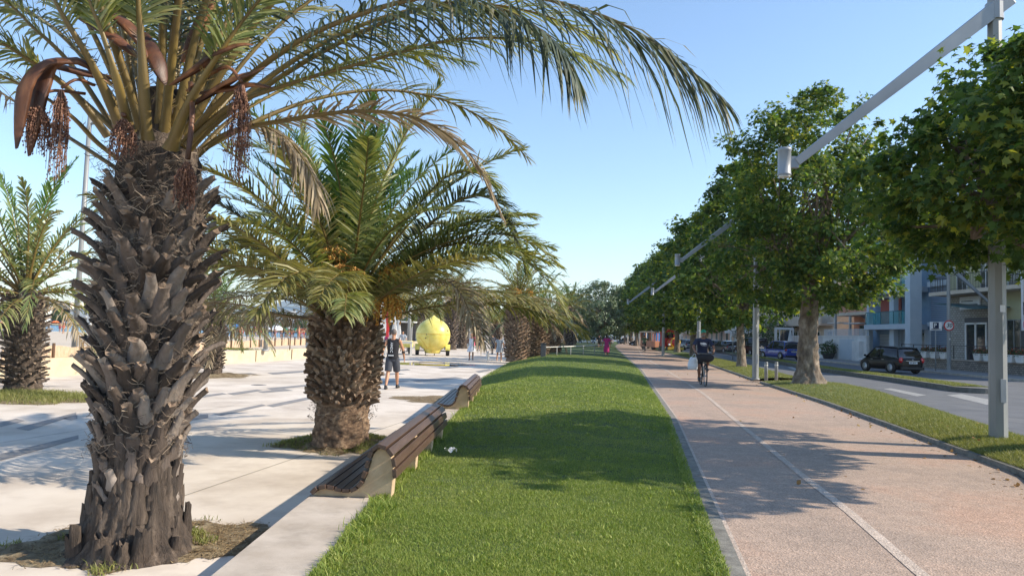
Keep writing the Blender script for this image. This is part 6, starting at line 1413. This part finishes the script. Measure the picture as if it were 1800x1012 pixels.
# ---- balcony building, Y 66.5 -> 53.4
t = bld('modern pale blue building with curved glass balconies and red wall panels', 31.9, 66.5)
W_ = 13.1
part('wall', 'wall_azure', t, [span(0,W_,.6,11,0,12.5)])
part('red_panel', 'wall_red', t, [span(1.6,5.0,.52,.599,3.3,5.4), span(1.6,5.0,.52,.599,6.2,8.4), span(1.6,5.0,.52,.599,9.2,11.4)])
for z in (2.75, 5.7, 8.65, 11.6):
    mb = MB(); pts = [(.6,.598)]+[(.6+1.6*(1-math.cos(a)), .2-1.2*math.sin(a)) for a in np.linspace(0, PI/2, 10)]+[(8.9,-1.0),(8.9,.598)]
    mb.prism(pts, z, z+.42); obj('balcony_slab', mb, M_('wall_blue'), t, bevel=.02)
    if z < 11:
        gpts = [(.75,.5)]+[(.75+1.5*(1-math.cos(a)), .2-1.08*math.sin(a)) for a in np.linspace(0, PI/2, 8)]+[(8.75,-.88)]
        mb = MB(); V = []
        for x, y in gpts: V += [(x,y,z+.45),(x,y,z+1.45)]
        mb.add(V, [(2*i,2*i+2,2*i+3,2*i+1) for i in range(len(gpts)-1)]); b_ = obj('glass_balustrade', mb, M_('glass_teal'), t)
        mb = MB(); mb.tube([(x,y,z+1.47) for x, y in gpts], .025, 5)
        for x, y in gpts[::3]+[(4.4,-.88),(6.5,-.88)]: mb.box((x,y,z+.95), (.04,.04,1.0))
        obj('handrail', mb, M_('teal_dark'), b_)
part('column', 'wall_blue', t, [span(.75,1.2,-.3,.05,0,11.6)]); part('column', 'wall_blue', t, [span(5.0,5.7,-.45,-.05,0,11.6)]); part('column', 'wall_blue', t, [span(8.95,9.7,-1.25,-.35,0,12.5)])
part('shutter_wall', 'shutter_blue', t, [span(9.72,W_,.35,.599,0,12.5)]); part('ledge', 'wall_blue', t, [span(9.72,W_,.05,.349,6.0,6.4)]); part('ledge', 'wall_blue', t, [span(9.72,W_,.05,.349,3.0,3.3)])
part('garage_door', 'shutter_metal', t, [span(1.5,4.6,.5,.599,0,2.4)]); part('shop_front', 'glass', t, [span(5.9,8.7,.5,.599,.2,2.5)]); part('pier', 'wall_blue', t, [span(5.0,5.899,.4,.599,0,2.74)]); part('pier', 'wall_blue', t, [span(8.7,9.71,.4,.599,0,2.74)])
for z in (3.2, 6.15, 9.1): window(t, 7.0, z, 1.5, 2.1, .58, 'wall_blue'); part('awning_roll', 'white', t, [((3.2, .05, z+2.35), (3.6,.18,.14)), ((7.3, .05, z+2.3), (2.6,.18,.14))])
part('parapet', 'wall_blue', t, [span(-.02,W_+.02,.55,11.02,12.5,13.0)])
# ---- terracotta house with white yard wall
t = bld('terracotta house with pergola and roofed terrace between the two pale buildings', 33.2, 77, 'house')
part('wall', 'wall_terra', t, [span(0,10.3,2.5,10,0,10.5)]); part('terrace_wall', 'wall_terra', t, [span(-.3,10.3,.4,.7,4.6,5.9)]); part('terrace_floor', 'wall_cream', t, [span(-.3,10.3,.3,2.49,4.3,4.599)])
for x in (2.0, 5.0, 8.2): window(t, x, 6.0, 1.3, 1.9, 2.48, 'white'); window(t, x, 1.2, 1.3, 2.2, 2.48, 'darkgrey')
for x in (.0, 3.4, 6.8, 10.0): part('pergola_post', 'offwhite', t, [span(x,x+.2,.4,.6,0,4.3)])
part('awning', 'offwhite', t, [span(.2,3.2,-.4,.4,3.5,3.62), span(4.0,7.4,-.4,.4,3.4,3.52)])
part('air_conditioner', 'offwhite', t, [span(5.2,6.1,2.2,2.47,3.3,3.9)])
mb = MB(); mb.add([(-.5,2.2,10.5),(10.6,2.2,10.5),(10.6,10,12.6),(-.5,10,12.6),(-.5,2.2,10.62),(10.6,2.2,10.62),(10.6,10,12.72),(-.5,10,12.72)], [(0,3,2,1),(4,5,6,7),(0,1,5,4),(1,2,6,5),(2,3,7,6),(3,0,4,7)]); obj('roof', mb, M_('roof'), t)
t = thing('yard_wall', 'pale blue white yard wall with gate beside the black car', 'wall', (30.9, 75.5, .06), -PI/2)
part('wall', 'wall_white', t, [span(2.2,11.2,0,.25,0,2.15)]); part('low_wall', 'wall_white', t, [span(-6.2,2.199,0,.25,0,1.25)])
mb = MB(); mb.box((-2,.12,2.15), (8.2,.06,.06)); mb.box((-2,.12,1.4), (8.2,.05,.05))
for x in np.linspace(-6.1,2.1,40): mb.box((x,.12,1.75), (.05,.05,.9))
for x in np.linspace(2.3,11,38): mb.box((x,.12,2.5), (.05,.05,.7))
obj('fence_bars', mb, M_('white'), t)
part('gate', 'wall_blue', t, [span(6.0,8.9,-.04,-.002,.05,1.9)]); part('meter_cabinet', 'wall_white', t, [span(9.2,10.6,-.35,-.003,.0,1.75)]); part('coping', 'white', t, [span(2.15,11.25,-.04,.29,2.151,2.22)])
# potted shrub, phone-box kiosk
def shrub(label, x, y, z, r, h, cat='shrub', name='shrub', mat='shrub_leaf', n=900, leaf=.16, pot=0, group=None, seed=1):
    rr = np.random.default_rng(seed); t = thing(name, label, cat, (x, y, z), 0, group)
    d = rr.normal(0, 1, (n, 3)); d /= np.linalg.norm(d, axis=1)[:, None]; lump = 1+.25*np.sin(d[:,0]*5+seed)*np.cos(d[:,1]*4+seed)+.15*np.sin(d[:,2]*7)
    P = d*(rr.uniform(.3, 1, n)**.5*lump)[:, None]*np.array([r, r, h/2])+np.array([0, 0, h/2+(pot*.5)]); P[:, 2] = np.maximum(P[:, 2], .02)
    obj('foliage', leaf_cloud(P, d, leaf, rr, OVAL, .0), M_(mat), t); mb = MB()
    for k in range(5): mb.tube([(0,0,pot*.4),(r*.3*math.cos(k*1.3),r*.3*math.sin(k*1.3),h*.6+pot*.5)], [.04,.015], 5)
    obj('stem', mb, M_('plane_bark'), t)
    if pot: mb = MB(); mb.lathe([(0,0),(pot*.55,0),(pot*.8,pot*.7),(pot*.85,pot*.75),(0,pot*.74)], 16); obj('pot', mb, M_('darkgrey'), t)
    return t
c = at(1452, 626, 71); shrub('dark potted shrub against the white yard wall', c.x, 70.5, .06, .8, 1.3, 'potted plant', 'potted_plant', pot=.75, seed=3)
c = at(1375, 600, 92); shrub('big green tree like shrub behind the phone kiosk', c.x, 92, .06, 3.0, 5.2, n=2600, leaf=.24, seed=4)
c = at(1352, 600, 90); 
c = at(1315, 598, 105); shrub('dark green shrub between the van and the beige house', c.x, 104, .06, 1.9, 5, n=1500, leaf=.25, seed=6)
c = at(1378, 600, 86); t = thing('phone_kiosk', 'white framed glass kiosk beside the closed parasols', 'kiosk', (c.x, 86, .06), -.2)
part('frame', 'white', t, [span(-1.0,-.85,-.5,.5,0,2.9), span(.85,1.0,-.5,.5,0,2.9), span(-1,1,-.5,.5,2.9,3.15), span(-1,1,-.5,.5,0,.5), span(-.6,-.5,-.5,-.4,.5,2.9)]); part('dark_screen', 'glass', t, [span(-.5,.85,-.42,-.40,1.2,2.8)])
# ---- beige house group left of the terracotta house
def block(label, x, y, W, D, H, wall='wall_cream', rz=-PI/2, floors=3, cols=4, name='apartment_building', roof=None, balc=0, group=None, z=.06, shop=0):
    t = bld(label, x, y, name, rz=rz, z=z, group=group); part('wall', wall, t, [span(0,W,0,D,0,H)]); fh = H/floors
    for f in range(floors):
        for k in range(cols):
            X_ = W*(k+.5)/cols; window(t, X_, fh*f+fh*.28, min(1.3, W/cols*.5), fh*.52, -.02, 'white' if wall != 'wall_white' else 'darkgrey')
        if balc and f: part('balcony', wall, t, [span(W*.08,W*.92,-1.3,-.002,fh*f-.1,fh*f+.12), span(W*.08,W*.92,-1.3,-1.2,fh*f+.121,fh*f+1.0)])
    if shop: part('shop_awning', shop, t, [span(.3,W-.3,-1.8,-.003,fh*.86,fh*.96)])
    part('cornice', 'offwhite', t, [span(-.15,W+.15,-.15,D+.15,H,H+.25)])
    if roof:
        mb = MB(); mb.add([(-.4,-.5,H+.25),(W+.4,-.5,H+.25),(W+.4,D+.5,H+.25),(-.4,D+.5,H+.25),(W*.3,D/2,H+1.9),(W*.7,D/2,H+1.9)], [(0,1,5,4),(1,2,5),(2,3,4,5),(3,0,4),(0,3,2,1)]); obj('roof', mb, M_(roof), t)
    # windows of the end wall that faces the camera
    return t
block('beige house with blank end wall behind the knobbly tree', 34.8, 92, 13, 11, 10.5, 'wall_cream', balc=1, roof='roof')
block('cream apartment house with balconies behind the second lamp post', 36.5, 112, 17, 11, 11, 'wall_cream', balc=1, cols=5)
block('white house with flat roof past the estate car', 38.5, 130, 15, 11, 8.5, 'wall_white', balc=1, floors=3)
block('pink shop building with orange awning signs behind the cyclist', 41.5, 158, 25, 12, 8, 'wall_pink', floors=2, cols=7, shop='orange', name='shop_building')
block('long pale building at the far end of the street', 47, 205, 42, 12, 9, 'wall_pink', floors=3, cols=9, balc=1)
block('white building closing the street beyond the tourist train', 40, 262, 24, 14, 8, 'wall_white', rz=-.5, floors=2, cols=6, name='shop_building', shop='white')
for i, (px, Y) in enumerate([(1239,126),(1266,124)]):
    c = at(px, 567, Y); t = thing('shop_sign', 'orange red shop sign board, %s one above the cyclist' % ['left', 'right'][i], 'sign', (c.x, Y, c.z), 0, 'orange shop signs'); mb = MB(); mb.box((0,0,0), (1.6,.15,1.0)); obj('board', mb, M_('orange'), t, bevel=.02); mb = MB(); mb.tube([(.0,.1,0),(0,.1,-c.z)], .05, 6); obj('post', mb, M_('galv'), t)
# ================================================================ BEACH SIDE
t = thing('beach_wall', 'low sandy yellow wall along the back of the beach', 'wall', (0,0,0))
Yw = ys(6, 110, 1.2, 1.02); V = []
for y in Yw: x = WL(y); V += [(x,y,PV-.05),(x-.01,y,.27),(x-.32,y,.27),(x-.32,y,-.5)]
k = len(Yw); mb = MB(); mb.add(V, [(4*i+j, 4*i+j+1, 4*i+5+j, 4*i+4+j) for i in range(k-1) for j in range(3)]+[(0,1,2,3),(4*k-4,4*k-3,4*k-2,4*k-1)]); obj('wall_body', mb, M_('sandwall'), t)
mb = MB()
for y in (24.5, 28.5, 32.5, 36.5, 40.5, 44.5): mb.box((WL(y)+.012, y, -.01), (.03,.03,.55))
obj('joint', mb, M_('wood_post'), t)
p0 = g(403, 612, .22); p1 = g(535, 604, .22); p0 = Vector((-14.7,38.4,0)); d = (Vector((-15.2,56,0))-p0)
fence = thing('beach_fence', 'reed panel beach fence with dark wooden posts', 'fence', (0,0,0))
pm('reed', [(.30,.20,.12),(.52,.38,.26),(.66,.52,.38)], 6, .9, .6, 30, stretch=(14,14,.6))
mb = MB(); V = []; N = 60; a = p0-d*1.0; b = p0+d*1.35
for i in range(N+1): q = a.lerp(b, i/N); z = .12+.03*math.sin(i*.8); V += [(q.x,q.y,z-.05),(q.x,q.y,z+.50+.03*math.sin(i*2.1))]
mb.add(V, [(2*i,2*i+2,2*i+3,2*i+1) for i in range(N)]); o = obj('reed_panel', mb, M_('reed'), fence); m_ = o.modifiers.new('s','SOLIDIFY'); m_.thickness = .02
rr = np.random.default_rng(5)
for i in range(26):
    q = a.lerp(b, (i+.5)/26); mb = MB(); mb.tube([(q.x+.03,q.y,-.1),(q.x+.03+rr.normal(0,.02),q.y,.68+rr.uniform(0,.16))], .05, 6); obj('post', mb, M_('wood_post'), fence)
# tufts on the terrace
gm = MB(); c = g(412, 614, .24); P = np.stack([c.x+rr.normal(0,.7,900), c.y+rr.normal(0,.35,900), np.full(900,.22)],1); add_blades(gm, P, .10, .02, lean=.9)
stuff('dune_grass', gm, M_('grass_dry'), 'small green tuft of beach grass by the fence posts', 'grass')
c = at(508, 614, 36.5); t = thing('beach_notice', 'small white notice board on a thin pole on the beach terrace', 'sign', (c.x-1, 40, .22)); mb = MB(); mb.tube([(0,0,0),(0,0,1.7)], .03, 6); obj('post', mb, M_('wood_post'), t); mb = MB(); mb.box((0,0,1.85), (.42,.03,.5)); obj('board', mb, M_('white'), t)
# beach people and umbrellas
def bz(x, y): return max(-.8, .22-.0075*max(0, y-50)-.004*max(0, -x-16))
def bather(skin, cloth, seed):
    J = joints(.4 if seed % 2 else 0, (.2,.06), (-.2,.06), 0); t = thing('person', 'bather', 'person')
    obj('body', body_mesh(J, True), M_(skin), t, remesh=.02); obj('swimwear', shorts_mesh(J, .3), M_(cloth), t, remesh=.025); hair(J, t, 'hair_dark'); return t
protos = [bather('skin_tan','red',0), bather('skin_dark','navy',1), bather('skin_tan','magenta',2), bather('skin_tan','skyblue',3)]
swim = ['red', 'navy', 'magenta', 'blue']
r = np.random.default_rng(9); spots = []
for i in range(58):
    px = r.uniform(385, 580) if i > 14 else r.uniform(0, 120); Y = r.uniform(88, 205); spots.append((px, Y))
spots[20] = (421, 92)
used = [False]*4
used_l = {}
for i, (px, Y) in enumerate(spots):
    x = at(px, 585, Y).x; k = 0 if i == 20 else int(r.integers(0, 4)); z = bz(x, Y)
    o = protos[k] if not used[k] else copy_tree(protos[k]); used[k] = True
    o.location = (x, Y, z); o.rotation_euler = (0, 0, r.uniform(0, 6.28)); s = r.uniform(.88, 1.05); o.scale = (s, s, s)
    if i == 20: tag(o, 'tanned bather in bright red standing nearest behind the beach fence', 'person'); 
    else: tag(o, 'distant bather in %s swimwear among the beach crowd' % swim[k], 'person', 'bathers in %s swimwear on the distant beach' % swim[k])
    if i == 20 and 'group' in o.keys(): del o['group']
cols = [('skyblue','turquoise blue'), ('orange','orange'), ('white','white'), ('pink','pink'), ('wall_azure','blue'), ('green','green')]
ump = []
for m_, nm in cols:
    t = thing('beach_umbrella', nm, 'umbrella'); mb = MB(); mb.tube([(0,0,0),(0,0,1.95)], .025, 6); obj('pole', mb, M_('offwhite'), t)
    mb = MB(); K = 8; V = [(0,0,2.15)]+[(.55*math.cos(2*PI*j/K), .55*math.sin(2*PI*j/K), 2.02) for j in range(K)]+[(1.0*math.cos(2*PI*j/K), 1.0*math.sin(2*PI*j/K), 1.68) for j in range(K)]
    mb.add(V, [(0,1+j,1+(j+1)%K) for j in range(K)]+[(1+j,1+K+j,1+K+(j+1)%K,1+(j+1)%K) for j in range(K)]); o = obj('canopy', mb, M_(m_), t); s_ = o.modifiers.new('s','SOLIDIFY'); s_.thickness = .02; ump.append(t)
uu = [False]*6
for i in range(46):
    px = r.uniform(390, 585) if i > 8 else r.uniform(0, 120); Y = r.uniform(112, 215); x = at(px, 585, Y).x; k = int(r.choice([0,1,1,2,2,3,4,5]))
    if i == 12: px, Y, k = 413, 100, 0; x = at(px, 585, Y).x
    o = ump[k] if not uu[k] else copy_tree(ump[k]); uu[k] = True; o.location = (x, Y, bz(x, Y)-.1); o.rotation_euler = (r.normal(0,.08), r.normal(0,.08), r.uniform(0,3))
    if i == 12: tag(o, 'nearest turquoise umbrella behind the bather in red', 'umbrella')
    else: tag(o, '%s umbrella on the distant crowded beach' % cols[k][1], 'umbrella', '%s umbrellas on the distant beach' % cols[k][1])
    if i == 12 and 'group' in o.keys(): del o['group']
# white houses on the far shore
r = np.random.default_rng(12)
fl = [(395,345,16,7,'wall_cream'),(436,340,30,11,'wall_white'),(460,352,22,9,'wall_white'),(492,338,24,8,'wall_cream'),(515,335,20,6,'wall_white'),(548,338,34,11,'wall_blue'),(590,345,20,8,'wall_white'),(20,340,30,8,'wall_white'),(75,345,24,10,'wall_cream'),(120,345,20,7,'wall_white'),(360,350,24,9,'wall_cream')]
nm = ['cream house left of the white terrace on the far shore','broad white house with stepped terraces on the far shore','white house under the hill peak on the far shore','cream house right of the beach lamp post on the far shore','low white beach club building on the far shore','pale blue grey apartment block behind the square post','white house half behind the second palm on the far shore','white building at the far left edge behind the leaning palm','cream building behind the leaning palm crown','small white building left of the nearest palm trunk','cream building behind the slim palm']
for i, (px, Y, W, H, wl) in enumerate(fl):
    x = at(px, 585, Y).x; block(nm[i], x-W/2, Y, W, 12, H, wl, rz=0, floors=2 if H < 9 else 3, cols=max(4, W//5), z=-.3, name='house', balc=i % 2)
for i, (px, Y, s) in enumerate([(402,325,.8),(418,328,.6),(455,330,.7),(470,328,.9),(500,330,.7),(522,328,.6),(535,330,.8),(575,328,.9),(5,325,1),(50,330,.8),(100,328,.9),(600,325,1),(625,320,1),(650,300,1)]):
    ptree(['dark tree before the far shore houses', 'dark tree before the far shore houses'][0], px, 590, Y, [TC, TD][i % 2], s*.8, i*1.0, z=-.3, name='broadleaf_tree', group='dark trees along the far shore')
# parked things and low stalls behind the walking man
c = at(735, 602, 100); t = thing('beach_bar', 'white roofed beach bar behind the lemon stall', 'building', (c.x-6, 104, PV))
part('roof', 'white', t, [span(-5,5,-2,3,2.9,3.1)]); part('counter', 'wall_white', t, [span(-4.5,4.5,-1.6,-1.3,0,1.1)]); part('back_wall', 'darkgrey', t, [span(-4.8,4.8,2.4,2.6,0,2.9)])
for x in (-4.8,-1.6,1.6,4.8): part('post', 'offwhite', t, [span(x-.07,x+.07,-1.9,-1.76,0,2.9)])
c = at(640, 596, 170); block('low white promenade building behind the flags', c.x-12, 172, 30, 10, 5, 'wall_white', rz=0, floors=1, cols=8, z=-.3, name='pavilion')
c = at(800, 596, 200); block('long shaded building at the end of the promenade', c.x-20, 205, 48, 12, 6, 'wall_cream', rz=0, floors=2, cols=10, z=-.3, name='pavilion', roof='roof')
c = at(1040, 596, 300); block('pale building closing the view behind the far trees', c.x-60, 300, 130, 14, 9, 'wall_blue', rz=0, floors=3, cols=18, z=-.3)
# ================================================================ AIR
mb = MB(); mb.box((-300, 2900, 110), (6400, 6400, 225)); hz_ = obj('haze', mb, []); hz_['kind'] = 'stuff'; hz_['label'] = 'thin summer haze softening the far shore and hill'
m = bpy.data.materials.new('haze_air'); m.use_nodes = True; n_ = m.node_tree; n_.nodes.clear()
v = n_.nodes.new('ShaderNodeVolumePrincipled'); v.inputs['Color'].default_value = (.80,.89,1,1); v.inputs['Density'].default_value = .00016; v.inputs['Anisotropy'].default_value = .3
o_ = n_.nodes.new('ShaderNodeOutputMaterial'); n_.links.new(v.outputs[0], o_.inputs['Volume']); hz_.data.materials.append(m)
